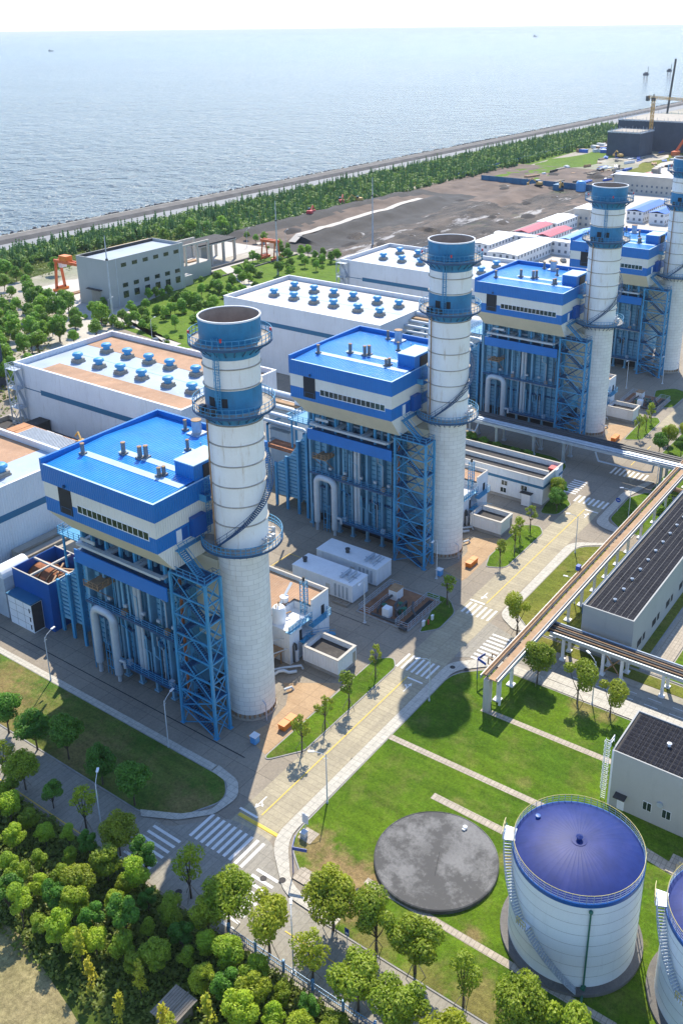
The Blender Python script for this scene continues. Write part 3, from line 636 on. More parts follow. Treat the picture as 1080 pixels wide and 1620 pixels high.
# ------------------------------------------------------------------ chimney of unit one (others are copies)
CX_, CY_ = 92.0, 87.05
UNIT = [0.0, 59.35, 134.9, 194.6]
def make_chimney():
    t = thing('chimney', 'nearest tall round chimney, white with two blue bands and a spiral stair', 'chimney', (CX_, CY_, 0), 'chimneys of the power plant')
    c = (CX_, CY_)
    MB().lathe(*c, [(3.95,0),(3.95,.35),(3.6,.36),(3.6,.95)], 48).build('base_ring', 'ring_rust', t, smooth=True)
    for k in range(30):
        b = MB(); a = 2*PI*k/30; b.box(c[0]+3.75*math.cos(a)-.09, c[1]+3.75*math.sin(a)-.09, .36, c[0]+3.75*math.cos(a)+.09, c[1]+3.75*math.sin(a)+.09, .95)
        b.build('anchor_bolt', 'pipe_rust', t)
    MB().lathe(*c, [(3.75,.95),(3.75,29.9),(0,29.95)], 64).build('lower_shell', 'chim_block', t, smooth=True)
    MB().lathe(*c, [(3.93,29.95),(3.93,49.6)], 64).build('upper_shell', 'chim_white', t, smooth=True)
    MB().lathe(*c, [(3.96,49.6),(3.96,54.6)], 64).build('blue_band', 'chim_blue', t, smooth=True)
    MB().lathe(*c, [(3.93,54.6),(3.93,58.9)], 64).build('upper_shell', 'chim_white', t, smooth=True)
    MB().lathe(*c, [(3.96,58.9),(3.99,60.4),(4.22,60.7),(4.24,64.1)], 64).build('blue_band', 'chim_blue', t, smooth=True)
    MB().lathe(*c, [(4.24,64.1),(4.30,64.1),(4.30,64.32),(4.1,64.32),(4.1,64.1)], 64).build('rim', 'white_paint', t, smooth=True)
    MB().lathe(*c, [(4.1,64.2),(4.1,61.2),(3.8,60.6),(3.8,57.5),(0,57.4)], 64).build('flue', 'flue', t, smooth=True)
    for z in (33.9, 37.0, 40.1, 43.3, 46.4, 49.45, 54.8, 57.6):
        MB().lathe(*c, [(3.93,z-.06),(4.12,z-.02),(4.12,z+.04),(3.93,z+.12)], 64).build('stiffener_ring', ['ring_rust'], t, smooth=True)
    def platform(z, ro, a0, a1, ri=3.99, rail=True):
        p = MB(); p.arc(*c, ri, ro, z-.1, z, a0, a1, 56)
        po = p.build('platform', 'deck_pale', t)
        f = MB(); f.arc(*c, ro-.02, ro+.06, z-.28, z+.06, a0, a1, 56)
        n = 22
        for k in range(n+1):
            a = a0+(a1-a0)*k/n
            if k % 1 == 0: f.bar((c[0]+(ri)*math.cos(a), c[1]+(ri)*math.sin(a), z-1.5), (c[0]+(ro-.15)*math.cos(a), c[1]+(ro-.15)*math.sin(a), z-.15), .12)
        f.build('bracket', 'steel_navy', po)
        r = MB(); rr = ro-.03; m = 40
        pts = [(c[0]+rr*math.cos(a0+(a1-a0)*k/m), c[1]+rr*math.sin(a0+(a1-a0)*k/m), z) for k in range(m+1)]
        railing(r, pts, 1.2, .035, step=1.3, rails=(.15,.6,1.15)); r.build('railing', 'steel_blue', po)
        return po
    platform(60.9, 5.7, 0, 2*PI); platform(51.3, 5.75, 0, 2*PI); platform(30.3, 6.0, rad(115), rad(395))
    # landing slab pieces seen from above are worn and pale
    # spiral stair
    s = MB(); ra, rb = 4.05, 5.0; a0, z0, z1 = rad(168), 30.3, 51.2; rate = rad(300)/(z1-z0); n = 100
    for k in range(n):
        z = z0+(z1-z0)*k/n; a = a0+rate*(z-z0)
        s.add([(c[0]+r*math.cos(a+da), c[1]+r*math.sin(a+da), z+dz) for dz in (0,.05) for r,da in ((ra,-.028),(rb,-.028),(rb,.028),(ra,.028))], [(0,3,2,1),(4,5,6,7),(0,1,5,4),(1,2,6,5),(2,3,7,6),(3,0,4,7)])
    st = s.build('spiral_stair', 'steel_navy', t)
    h = MB()
    for rr, dz, w in ((rb,-.1,.07),(ra+.03,-.1,.05),(rb,1.05,.04),(rb,.55,.03)):
        h.path([(c[0]+rr*math.cos(a0+rate*(z1-z0)*k/n), c[1]+rr*math.sin(a0+rate*(z1-z0)*k/n), z0+(z1-z0)*k/n+dz) for k in range(n+1)], w, 5)
    for k in range(0, n, 5):
        a = a0+rate*(z1-z0)*k/n; z = z0+(z1-z0)*k/n; h.bar((c[0]+rb*math.cos(a), c[1]+rb*math.sin(a), z), (c[0]+rb*math.cos(a), c[1]+rb*math.sin(a), z+1.05), .05)
    h.build('handrail', 'steel_navy', st)
    # caged ladders
    l = MB(); a = rad(196)
    for zz0, zz1, rr in ((51.4, 62.2, 4.35),):
        ca, sa = math.cos(a), math.sin(a); tx, ty = -sa, ca
        for sgn in (-.28, .28): l.bar((c[0]+rr*ca+tx*sgn, c[1]+rr*sa+ty*sgn, zz0), (c[0]+rr*ca+tx*sgn, c[1]+rr*sa+ty*sgn, zz1), .09)
        z = zz0
        while z < zz1: l.bar((c[0]+rr*ca-tx*.28, c[1]+rr*sa-ty*.28, z), (c[0]+rr*ca+tx*.28, c[1]+rr*sa+ty*.28, z), .05); z += .4
        z = zz0+2.2
        while z < zz1:
            l.path([(c[0]+rr*ca+ca*.75*math.sin(q)+tx*.42*math.cos(q), c[1]+rr*sa+sa*.75*math.sin(q)+ty*.42*math.cos(q), z) for q in [PI*i/6 for i in range(7)]], .035, 4); z += .95
        for q in (PI*.25, PI*.5, PI*.75): l.bar((c[0]+rr*ca+ca*.75*math.sin(q)+tx*.42*math.cos(q), c[1]+rr*sa+sa*.75*math.sin(q)+ty*.42*math.cos(q), zz0+2.2), (c[0]+rr*ca+ca*.75*math.sin(q)+tx*.42*math.cos(q), c[1]+rr*sa+sa*.75*math.sin(q)+ty*.42*math.cos(q), zz1), .05)
    l.build('ladder', 'steel_blue', t)
    a = rad(158); MB().path([(c[0]+4.25*math.cos(a), c[1]+4.25*math.sin(a), z) for z in (50.8, 30.5)]+[(c[0]+4.0*math.cos(a), c[1]+4.0*math.sin(a), 29)], .13, 8).build('downpipe', 'pipe_rust', t, smooth=True)
    for dg in (176, 203):
        a = rad(dg); m = MB(); rr = 3.93
        m.lathe(*c, [(rr,52.2),(rr+.08,52.2),(rr+.08,53.5),(rr,53.5)], 4, a-.14, a+.14); m.build('opening', 'dark', t)
    for dg, w, hh in ((283,.35,1.0),(297,.5,.8),(312,.3,1.3),(325,.45,.7),(270,.25,1.2)):
        a = rad(dg); x, y = c[0]+4.7*math.cos(a), c[1]+4.7*math.sin(a); g = MB(); g.box(x-w/2,y-w/2,30.3,x+w/2,y+w/2,30.3+hh); g.tube((x,y,30.9),(c[0]+3.9*math.cos(a),c[1]+3.9*math.sin(a),31.1),.12,7); g.build('instrument', 'pipe', t)
    for dg in (160, 186): a = rad(dg); x, y = c[0]+4.8*math.cos(a), c[1]+4.8*math.sin(a); MB().box(x-.4,y-.4,51.3,x+.4,y+.4,52.3).build('instrument', 'pipe_dark', t)
    for dg in (140, 210, 300):
        a = rad(dg); x, y = c[0]+5.6*math.cos(a), c[1]+5.6*math.sin(a)
        MB().tube((x,y,62.0),(x,y,62.5),.16,8).build('warning_lamp', 'red', t)
    v = MB()
    a = rad(226+30); x, y = c[0]+3.9*math.cos(a), c[1]+3.9*math.sin(a)
    v.path([(c[0]+3.6*math.cos(rad(250)),c[1]+3.6*math.sin(rad(250)),3.2),(c[0]+4.6*math.cos(rad(250)),c[1]+4.6*math.sin(rad(250)),3.0),(c[0]+4.7*math.cos(rad(250)),c[1]+4.7*math.sin(rad(250)),.1)],.1,6)
    v.build('drain_pipe', 'pipe', t)
    return t

# ------------------------------------------------------------------ boiler house of unit one
def make_boiler():
    B0 = (92, 104, 0)
    t = thing('boiler_house', 'nearest blue and cream boiler house with blue roof on blue columns', 'boiler house', B0, 'boiler houses of the power plant')
    x0, x1, y0, y1 = 80.03, 104.1, 92.1, 116.3
    zt, z1_, z2_, z3_, zb, xb = 39.05, 36.3, 33.7, 31.3, 27.4, 82.9
    # upper storey walls, banded blue / cream / blue, then the sloped soffit
    w = MB()
    for k, (za, zb_) in enumerate(((z3_, z2_), (z2_, z1_), (z1_, zt))):
        w.cur = 1 if k == 1 else 0; e = 0.0 if k != 2 else 0.14
        w.box(x0-e, y0-e, za, x1+e, y1+e, zb_)
    w.build('wall', ['blue_clad', 'cream_clad'], t)
    s = MB(); s.add([(x0,y0,z3_),(x1,y0,z3_),(x1,y1,z3_),(x0,y1,z3_),(xb,y0+.02,zb),(x1-2,y0+.02,zb),(x1-2,y1-1.5,zb),(xb,y1-1.5,zb)], [(0,3,7,4),(1,5,6,2),(2,6,7,3),(4,7,6,5)])
    s.build('soffit', 'beige_soffit', t)
    s = MB(); s.add([(x0,y0,z3_),(x1,y0,z3_),(x1-2,y0+.02,zb),(xb,y0+.02,zb)], [(0,3,2,1)]); s.build('end_soffit', 'cream_clad', t)
    # roof behind a parapet
    r = MB(); r.add([(x0+.3,y0+.3,zt+.02),(x1-.3,y0+.3,zt+.02),(x1-.3,y1-.3,zt+.02),(x0+.3,y1-.3,zt+.02),((x0+x1)/2,y0+.3,zt+.55),((x0+x1)/2,y1-.3,zt+.55)], [(0,4,5,3),(4,1,2,5)])
    r.build('roof', 'blue_roof', t)
    p = MB(); pz = zt+.75; th = .28
    p.box(x0-.14,y1-th,zt,x1+.14,y1+.14,pz+.25); p.box(x1-th,y0-.14,zt,x1+.14,y1-th,pz+.25)
    p.box(x0-.14,y0-.14,zt,x0+.12,y1-th,zt+.16); p.box(x0+.12,y0-.14,zt,x1-th,y0+.12,zt+.16)
    p.build('parapet', 'blue_flat', t)
    g = MB(); g.box(x0-.18,y0-.18,zt+.163,x0+.16,y1-th,zt+.2); g.box(x0+.16,y0-.18,zt+.163,x1-th,y0+.16,zt+.2); g.build('roof_flashing', 'pale_sheet', t)
    hz = lambda x: zt+.02+.53*(1-abs(x-(x0+x1)/2)/((x1-x0)/2-.3))
    for xs, ya, yb in ((86.1, 92.6, 113.6), (89.6, 97.0, 109.2), (96.2, 92.6, 101.0), (94.6,92.6,100.8)):
        q = MB(); wd = 1.3 if xs < 94 else .55
        q.add([(xs-wd/2,ya,hz(xs-wd/2)+.05),(xs+wd/2,ya,hz(xs+wd/2)+.05),(xs+wd/2,yb,hz(xs+wd/2)+.05),(xs-wd/2,yb,hz(xs-wd/2)+.05)], [(0,1,2,3)])
        q.build('rooflight', 'pale_sheet', t)
    for x, y, rr, h in ((85.7,113.4,.38,1.9),(89.0,107.9,.42,2.1),(89.3,104.6,.42,2.1),(90.0,104.0,.42,2.1),(86.6,97.7,.36,1.5),(87.3,97.4,.36,1.5),(101.5,104.6,.95,2.7),(101.5,107.2,.34,2.0),(95.6,100.8,.32,1.9)):
        rr *= .85; h *= .9; z = hz(x); v = MB().box(x-rr*1.5,y-rr*1.5,z,x+rr*1.5,y+rr*1.5,z+.3).lathe(x,y,[(rr,z+.3),(rr,z+h)],16).build('roof_vent', 'vent_grey' if rr < .7 else 'steel_pale', t, smooth=True)
        MB().lathe(x,y,[(rr,z+h),(rr*1.08,z+h),(rr*1.08,z+h+.12),(0,z+h+.2)],16).build('vent_cap', 'pipe_rust', v, smooth=True)
    pz = MB().box(88.4,92.35,zt+.1,94.6,96.2,zt+2.6); pz.build('penthouse', 'blue_clad', t)
    MB().box(88.3,92.25,zt+2.602,94.7,96.3,zt+2.75).build('penthouse_roof', 'pale_sheet', t)
    MB().box(90.2,92.2,zt+.2,93.6,92.34,zt+2.2).build('penthouse_opening', 'dark', t)
    m = MB().tube((95.3,97.6,zt),(95.3,97.6,zt+2.6),.09,6); m.tube((96.2,95.6,zt),(96.2,95.6,zt+2.2),.08,6); m.build('mast', 'pipe', t)
    # window strip with frame and panes
    fr = MB(); n = 14; ya, yb = 93.6, 108.8
    fr.box(x0-.04,ya-.08,32.95,x0+.02,yb+.08,33.08); fr.box(x0-.04,ya-.08,34.22,x0+.02,yb+.08,34.35)
    for k in range(n+1): y = ya+(yb-ya)*k/n; fr.box(x0-.04,y-.05,33.08,x0+.02,y+.05,34.22)
    wf = fr.build('window', 'white_paint', t)
    gl = MB()
    for k in range(n): gl.box(x0-.015,ya+(yb-ya)*k/n+.06,33.09,x0-.005,ya+(yb-ya)*(k+1)/n-.06,34.21)
    gl.build('pane', 'glass', wf)
    # hoist opening
    d = MB().box(x0-.06,110.0,31.95,x0+.0-.003,112.9,37.1).build('hoist_opening', 'dark', t)
    MB().box(x0-.5,110.9,36.6,x0-.07,111.2,37.05).box(x0-.1,110.2,32,x0-.07,110.3,33).box(x0-.1,112.5,32,x0-.07,112.6,33.1).box(x0-.1,110.2,33,x0-.07,112.6,33.08).build('hoist_beam', 'steel_navy', d)
    for xa, xb_, za, zb_, mt in ((83.8,84.8,31.4,33.3,'white_paint'),(85.0,86.0,31.4,33.3,'deep_blue')):
        MB().box(xa,y0-.06,za,xb_,y0-.004,zb_).build('door', mt, t)
    e = MB().box(87.2,y0-.06,32.4,88.5,y0-.004,33.7).build('window', 'white_paint', t); MB().box(87.28,y0-.07,32.48,87.8,y0-.062,33.62).box(87.9,y0-.07,32.48,88.42,y0-.062,33.62).build('pane', 'glass', e)
    l = MB()
    for sx in (89.6, 90.2): l.bar((sx,y0-.5,30.5),(sx,y0-.5,39.6),.07)
    z = 30.6
    while z < 39.5: l.bar((89.6,y0-.5,z),(90.2,y0-.5,z),.05); z += .4
    z = 32.5
    while z < 39.8: l.path([(89.9+.45*math.cos(q),y0-.5-.8*math.sin(q),z) for q in [PI*i/6 for i in range(7)]],.035,4); z += .9
    l.build('ladder', 'steel_blue', t)
    MB().box(88.7,y0-1.5,36.2,90.9,y0-.01,36.32).box(88.7,y0-1.5,36.32,88.78,y0-.01,37.3).box(88.7,y0-1.5,37.2,90.9,y0-1.42,37.3).build('landing', 'steel_blue', t)
    MB().box(86.4,y0-1.0,31.4,89.0,y0-.07,34.4).build('electrical_box', 'deep_blue', t)
    # boiler casing: back wall, ribbed bays between fins
    cx0, cx1, cy0, cy1 = 87.2, 102.5, 94.0, 117.6
    MB().box(cx0,cy0,3.0,cx1,cy1,zb-.4).build('casing', 'casing', t)
    cols = [94.6, 98.2, 101.9, 105.6, 109.0, 112.2, 116.4]
    for y in cols:
        c = MB(); c.box(85.75,y-.25,0,86.3,y+.25,zb); c.box(86.3,y-.09,2.6,cx0+.02,y+.09,zb-.4); c.box(85.6,y-.5,0,86.45,y+.5,.35)
        c.build('column', 'column_blue', t)
    for i in range(len(cols)-1):
        ya, yb = cols[i]+.5, cols[i+1]-.5; pnl = MB()
        pnl.box(cx0-.22,ya,3.4,cx0-.003,yb,zb-1)
        po = pnl.build('casing_panel', 'casing_pale' if i in (0,1,3,5) else 'casing', t)
        rb = MB(); z = 4.2
        while z < zb-1.4: rb.box(cx0-.36,ya,z,cx0-.223,yb,z+.16); z += 1.0
        rb.build('rib', 'casing', po)
        ym_ = (ya+yb)/2; MB().box(86.45,ym_-.11,2.8,cx0-.37,ym_+.11,zb-.6).build('fin', 'column_blue', t)
        if i in (1,): MB().box(cx0-.42,ya+.6,7.6,cx0-.37,yb-.6,8.8).build('hatch', 'dark', po)
    g = MB(); g.box(86.35,cy0,9.0,86.75,cy1,9.35); g.box(86.35,cy0,20.5,86.75,cy1,20.8); g.build('girt', 'steel_navy', t)
    MB().box(88,cy0+.5,.1,101,cy1-.5,3.0).build('plinth', 'dark', t)  # near-black block filling the gap under the casing, stands for its shade
    for y in (95.5, 100, 104, 108, 112, 116):
        for x in (101.9,): MB().box(x-.3,y-.3,0,x+.3,y+.3,3).build('leg', 'steel_navy', t)
    # posts holding the upper storey, grey trunking frames in front
    for y in (95.2, 98.4, 101.6, 104.8, 108.0, 111.2, 113.6): MB().box(83.6,y-.22,23.6,84.05,y+.22,28.6).build('post', 'steel_blue', t)
    tr = MB(); tr.bar((82.75,94.9,25.1),(82.75,113.6,25.1),.75,.45)
    for y in (94.9, 100.2, 101.0, 106.8, 107.6, 113.4): tr.bar((82.75,y,25.1),(86.6,y,25.1),.6,.4)
    tr.bar((86.4,94.9,25.1),(86.4,113.6,25.1),.5,.4)
    tr.build('trunking', 'pipe', t)
    MB().box(82.9,93.9,23.55,87.2,114.1,23.75).build('gallery_floor', 'steel_navy', t)
    MB().box(82.28,93.6,21.75,82.5,114.2,24.05).build('screen_panel', 'blue_flat', t)
    MB().box(82.52,113.7,21.75,87,114.1,23.5).build('screen_return', 'deep_blue', t)
    MB().box(82.0,108.6,21.9+4.6,82.2,111.8,27.0).build('sign_frame', 'pipe', t)
    z_lamp = 14.3
    # two walkways
    for z, ya, yb in ((13.2, 93.9, 115.4), (3.7, 93.9, 108.3)):
        wk = MB().box(84.3,ya,z-.14,85.7,yb,z).box(84.22,ya,z-.3,84.32,yb,z+.1).build('walkway', 'steel_navy', t)
        rl = MB(); railing(rl, [(84.27,ya,z),(84.27,yb,z)], 1.15, .035, step=1.6, rails=(.3,.7,1.12)); rl.build('railing', 'steel_blue', wk)
        for y in (97.3, 106.9): MB().box(84.6,y-.4,z,85.3,y+.4,z+.9).build('control_box', 'pipe_rust' if z > 5 else 'pipe', wk)
    pf = MB().box(82.6,109.9,17.55,86.2,113.3,17.7).build('side_platform', 'pipe_rust', t)
    rl = MB(); railing(rl, [(82.65,113.25,17.7),(82.65,109.95,17.7),(86,109.95,17.7)], 1.0, .04, step=1.1); rl.bar((82.7,110,17.55),(85.7,110,14.5),.1); rl.bar((82.7,113.2,17.55),(85.7,113.2,14.5),.1); rl.build('railing', 'pipe_rust', pf)
    rp = random.Random(4)
    for k in range(16):
        y = rp.uniform(94.8,112); z0_ = rp.choice((4,13.4,3.8)); z1__ = z0_+rp.uniform(5,8.5); x = rp.uniform(84.9,85.5); r_ = rp.choice((.07,.1,.14))
        pp = [(x,y,z0_),(x,y,z1__),(86.6,y,z1__+.2)] if k % 2 else [(x,y,z0_),(x,y,z1__-2),(x,y+1.2,z1__-1.6),(x,y+1.2,z1__)]
        MB().path(pp, r_, 6).build('small_pipe', rp.choice(('pipe','steel_blue','casing_pale','pipe_dark')), t)
    for z in (12.6, 3.1, 21.2): MB().tube((84.9,94,z),(84.9,112.4 if z > 4 else 108,z),.13,6).build('pipe_run', 'steel_blue' if z > 20 else 'pipe', t)
    for y in (96.2,99.5,103,107,110.8): MB().box(85.2,y-.35,z_lamp,85.6,y+.35,z_lamp+.5).build('lamp_box', 'pipe', t)
    for y in (96.5,100,103.4,106.4,109.8): MB().tube((86.3,y,23.7),(86.3,y,27.4),.3,8).build('steam_pipe', 'casing_pale', t)
    # looped silencer pipe
    lp = [(84.2,113.7,2.2)]+[(84.2,113.7,11.4)]+[(84.2,113.7-1.5*(1-math.cos(q)),11.4+1.5*math.sin(q)) for q in [PI/2*i/6 for i in range(1,7)]]+[(84.2,110.4-1.2+1.2*math.cos(q)*1.0,11.4+1.5*math.sin(q)) for q in [PI/2-PI/2*i/6 for i in range(0,7)]]+[(84.2,109.2+1.2,1.8)]
    lp = [(84.2,113.6,2.2),(84.2,113.6,11.2)]+[(84.2,112.2+1.4*math.cos(q),11.2+1.4*math.sin(q)) for q in [PI/2*i/6 for i in range(1,7)]]+[(84.2,110.4-1.4*math.sin(q),11.2+1.4*math.cos(q)) for q in [PI/2*i/6 for i in range(0,7)]]+[(84.2,109.0,1.6)]
    lo = MB().path(lp, .68, 16).build('loop_pipe', 'pipe', t, smooth=True)
    for y, z in ((113.6,2.2),(109.0,1.6)): MB().ico((84.2,y,z),.68,2).tube((84.2,y,0),(84.2,y,z),.35,10).build('pipe_end', 'pipe', lo, smooth=True)
    cp = MB()
    cp.tube((84.2,107.7,4.3),(84.2,109,4.3),.3,8); cp.path([(84.2,108.2,4.3),(84.2,107.4,4.4),(84.2,107.3,3.2)],.28,8)
    cp.build('branch_pipe', 'pipe', lo, smooth=True)
    for y, r_, za, zb_ in ((104.3,.42,3.8,21.7),(103.5,.3,3.8,21.7),(107.4,.22,3.8,21.7)):
        MB().tube((85.4,y,za),(85.4,y,zb_),r_,12).build('riser_pipe', 'pipe' if r_ > .25 else 'casing_pale', t, smooth=True)
    cb = MB()
    for y in (110.6, 111.4, 112.2): cb.bar((84.6,y,0),(84.6,y,6.5),.12)
    for z in (1.5, 3, 4.5, 6): cb.bar((84.6,110.6,z),(84.6,112.2,z),.09)
    cb.bar((84.2,114.8,.2),(84.2,114.8,6),.14); cb.bar((84.2,114.8,5.4),(84.2,113.9,5.4),.1)
    cb.build('pipe_support', 'steel_blue', t)
    # inlet duct tapering towards the turbine hall, ribbed fins on its face
    top = [(117.6,26.0),(117.9,20.2),(120.5,18.2),(124.3,13.0),(128.2,10.2)]; bot = [(128.2,2.6),(117.6,3.2)]
    dn = MB(); dn.extr(top+bot, 'x', 88.6, 100.8); dn.build('inlet_duct', 'casing_pale', t)
    zt_at = lambda y: next(a[1]+(b[1]-a[1])*(y-a[0])/(b[0]-a[0]) for a, b in zip(top[1:], top[2:]) if a[0] <= y <= b[0])
    rb = MB()
    for k in range(20):
        z = 3.6+k*.85
        ya = 117.95; yb = 128.1
        while yb > ya and zt_at(yb) < z+.2: yb -= .2
        if yb > ya+.5: rb.box(88.35,ya,z,88.597,yb,z+.17)
    rb.build('duct_rib', 'casing', t)
    for y, x in ((118.4,86.9),(121.2,87.3),(124.8,87.7),(128.3,88.2)):
        zz = zt_at(min(128.2,max(y,117.9))); MB().box(x,y-.3,0,x+.4,y+.3,zz+.3).box(x+.4,y-.1,2.6,88.6,y+.1,zz).build('duct_fin', 'steel_blue', t)
    MB().box(86.4,116.6,5.2,88.2,117.2,5.6).box(86.7,116.5,0,87.1,116.9,5.2).build('pipe_stub', 'rust', t)
    g = MB(); g.box(84.6,114.4,23.5,94,121.2,23.7)
    gg = g.build('side_gallery', 'steel_blue', t); rl = MB(); railing(rl, [(84.7,114.5,23.7),(84.7,121.1,23.7),(93.9,121.1,23.7)], 1.15, .04, step=1.2, rails=(.3,.7,1.12)); rl.build('railing', 'steel_blue', gg)
    for x in (85.2, 93.2): g2 = MB().box(x,120.6,17,x+.3,120.9,23.5).build('gallery_post', 'steel_blue', t)
    # exhaust duct to the chimney
    MB().box(88.6,89.2,13,95.6,94.02,27.2).build('outlet_duct', 'beige_soffit', t)
    return t

# ------------------------------------------------------------------ stair tower
def make_tower():
    x0, x1, y0, y1, H_ = 82.9, 85.95, 86.2, 93.15, 26.9
    t = thing('stair_tower', 'blue lattice stair tower standing against the nearest chimney', 'stair tower', ((x0+x1)/2, (y0+y1)/2, 0), 'lattice stair towers')
    for x in (x0, x1):
        for y in (y0, y1):
            l = MB().box(x-.2,y-.2,.12,x+.2,y+.2,H_).box(x-.38,y-.38,0,x+.38,y+.38,.12).build('leg', 'steel_blue', t)
    lv = [0, 3.3, 6.6, 9.95, 13.3, 16.65, 20.0, 23.4, H_]
    for k in range(1, len(lv)):
        z = lv[k]; b = MB()
        for x in (x0, x1): b.bar((x,y0+.2,z-.12),(x,y1-.2,z-.12),.2,.24)
        for y in (y0, y1): b.bar((x0+.2,y,z-.12),(x1-.2,y,z-.12),.2,.24)
        b.build('level_beam', 'steel_blue', t)
        br = MB(); zl = lv[k-1]+.05; zu = z-.25; ym = (y0+y1)/2; xm = (x0+x1)/2
        for x in (x0, x1):
            if k < 3: br.bar((x,y0+.2,zl),(x,y1-.2,zu),.14); br.bar((x+.08,y1-.2,zl),(x+.08,y0+.2,zu),.14)
            elif k % 2: br.bar((x,y0+.2,zl),(x,ym,zu),.13); br.bar((x,y1-.2,zl),(x,ym,zu),.13)
            else: br.bar((x,ym,zl),(x,y0+.2,zu),.13); br.bar((x,ym,zl),(x,y1-.2,zu),.13)
        for y in (y0, y1): br.bar((x0+.2,y,zl),(x1-.2,y,zu),.12); br.bar((x1-.2,y+.08,zl),(x0+.2,y+.08,zu),.12)
        br.build('brace', 'steel_blue', t)
    for k in range(1, len(lv)):
        za, zb_ = lv[k-1], lv[k]; up = k % 2
        ya, yb = (y0+1.3, y1-1.3) if up else (y1-1.3, y0+1.3)
        s = MB(); x = x0+.75 if up else x1-.75; n = 15
        for i in range(n):
            f = (i+.5)/n; yy = ya+(yb-ya)*f; zz = za+(zb_-za)*f; s.box(x-.5,yy-.14,zz-.03,x+.5,yy+.14,zz+.03)
        for sx in (-.53, .53): s.bar((x+sx,ya,za),(x+sx,yb,zb_),.07,.26); s.bar((x+sx,ya,za+1.0),(x+sx,yb,zb_+1.0),.05)
        s.build('stair_flight', 'steel_navy', t)
        p = MB(); yp = (yb, y1-.2) if up else (y0+.2, yb)
        p.box(x0+.12,min(yp),zb_-.06,x1-.12,max(yp),zb_)
        if k == len(lv)-1: p.box(x0+.12,y0+.2,zb_-.06,x1-.12,y1-.2,zb_-.003)
        railing(p, [(x0+.15,min(yp)+.05,zb_),(x0+.15,max(yp)-.05,zb_)], 1.05, .03, step=1.2)
        railing(p, [(x1-.15,min(yp)+.05,zb_),(x1-.15,max(yp)-.05,zb_)], 1.05, .03, step=1.2)
        p.build('landing', 'steel_navy', t)
    s = MB(); n = 16    # last flight up to the door and the chimney landing
    for i in range(n):
        f = (i+.5)/n; s.box(83.6,88.0+4.0*f-.13,26.95+3.5*f,84.7,88.0+4.0*f+.13,27.0+3.5*f)
    for sx in (83.55, 84.75): s.bar((sx,88,26.9),(sx,92,30.4),.08,.3); s.bar((sx,88,27.9),(sx,92,31.4),.06)
    s.box(83.2,91.3,30.35,88.6,92.02,30.45); railing(s, [(83.3,91.35,30.45),(88.5,91.35,30.45)], 1.1, .035)
    s.build('top_flight', 'steel_blue', t)
    r = MB(); railing(r, [(x0,y1,H_),(x0,y0,H_),(x1,y0,H_)], 1.1, .035); r.build('railing', 'steel_blue', t)
    q = MB().tube((84.9,93.6,.2),(84.9,93.6,25),.16,8); q.tube((85.3,93.7,.2),(85.3,93.7,25),.1,8); q.build('riser_pipe', 'rust', t, smooth=True)
    return t

CHIM = make_chimney(); BOIL = make_boiler(); TOWER = make_tower()
CL = ['', 'second tall chimney from the front, above the office with brown roof', 'third chimney from the front, beyond the pipe bridge', 'farthest chimney, cut by the right edge of the photo']
BL = ['', 'second boiler house from the front, behind the two white containers', 'third boiler house from the front, beyond the pipe bridge', 'farthest boiler house, half hidden by the third chimney']
TL = ['', 'blue lattice stair tower against the second chimney from the front', 'blue lattice stair tower against the third chimney beyond the pipe bridge', 'blue lattice stair tower against the farthest chimney at the right edge']
for k in (1, 2, 3):
    copy_tree(CHIM, CHIM.location+Vector((UNIT[k],0,0)), CL[k]); copy_tree(BOIL, BOIL.location+Vector((UNIT[k],0,0)), BL[k]); copy_tree(TOWER, TOWER.location+Vector((UNIT[k],0,0)), TL[k])

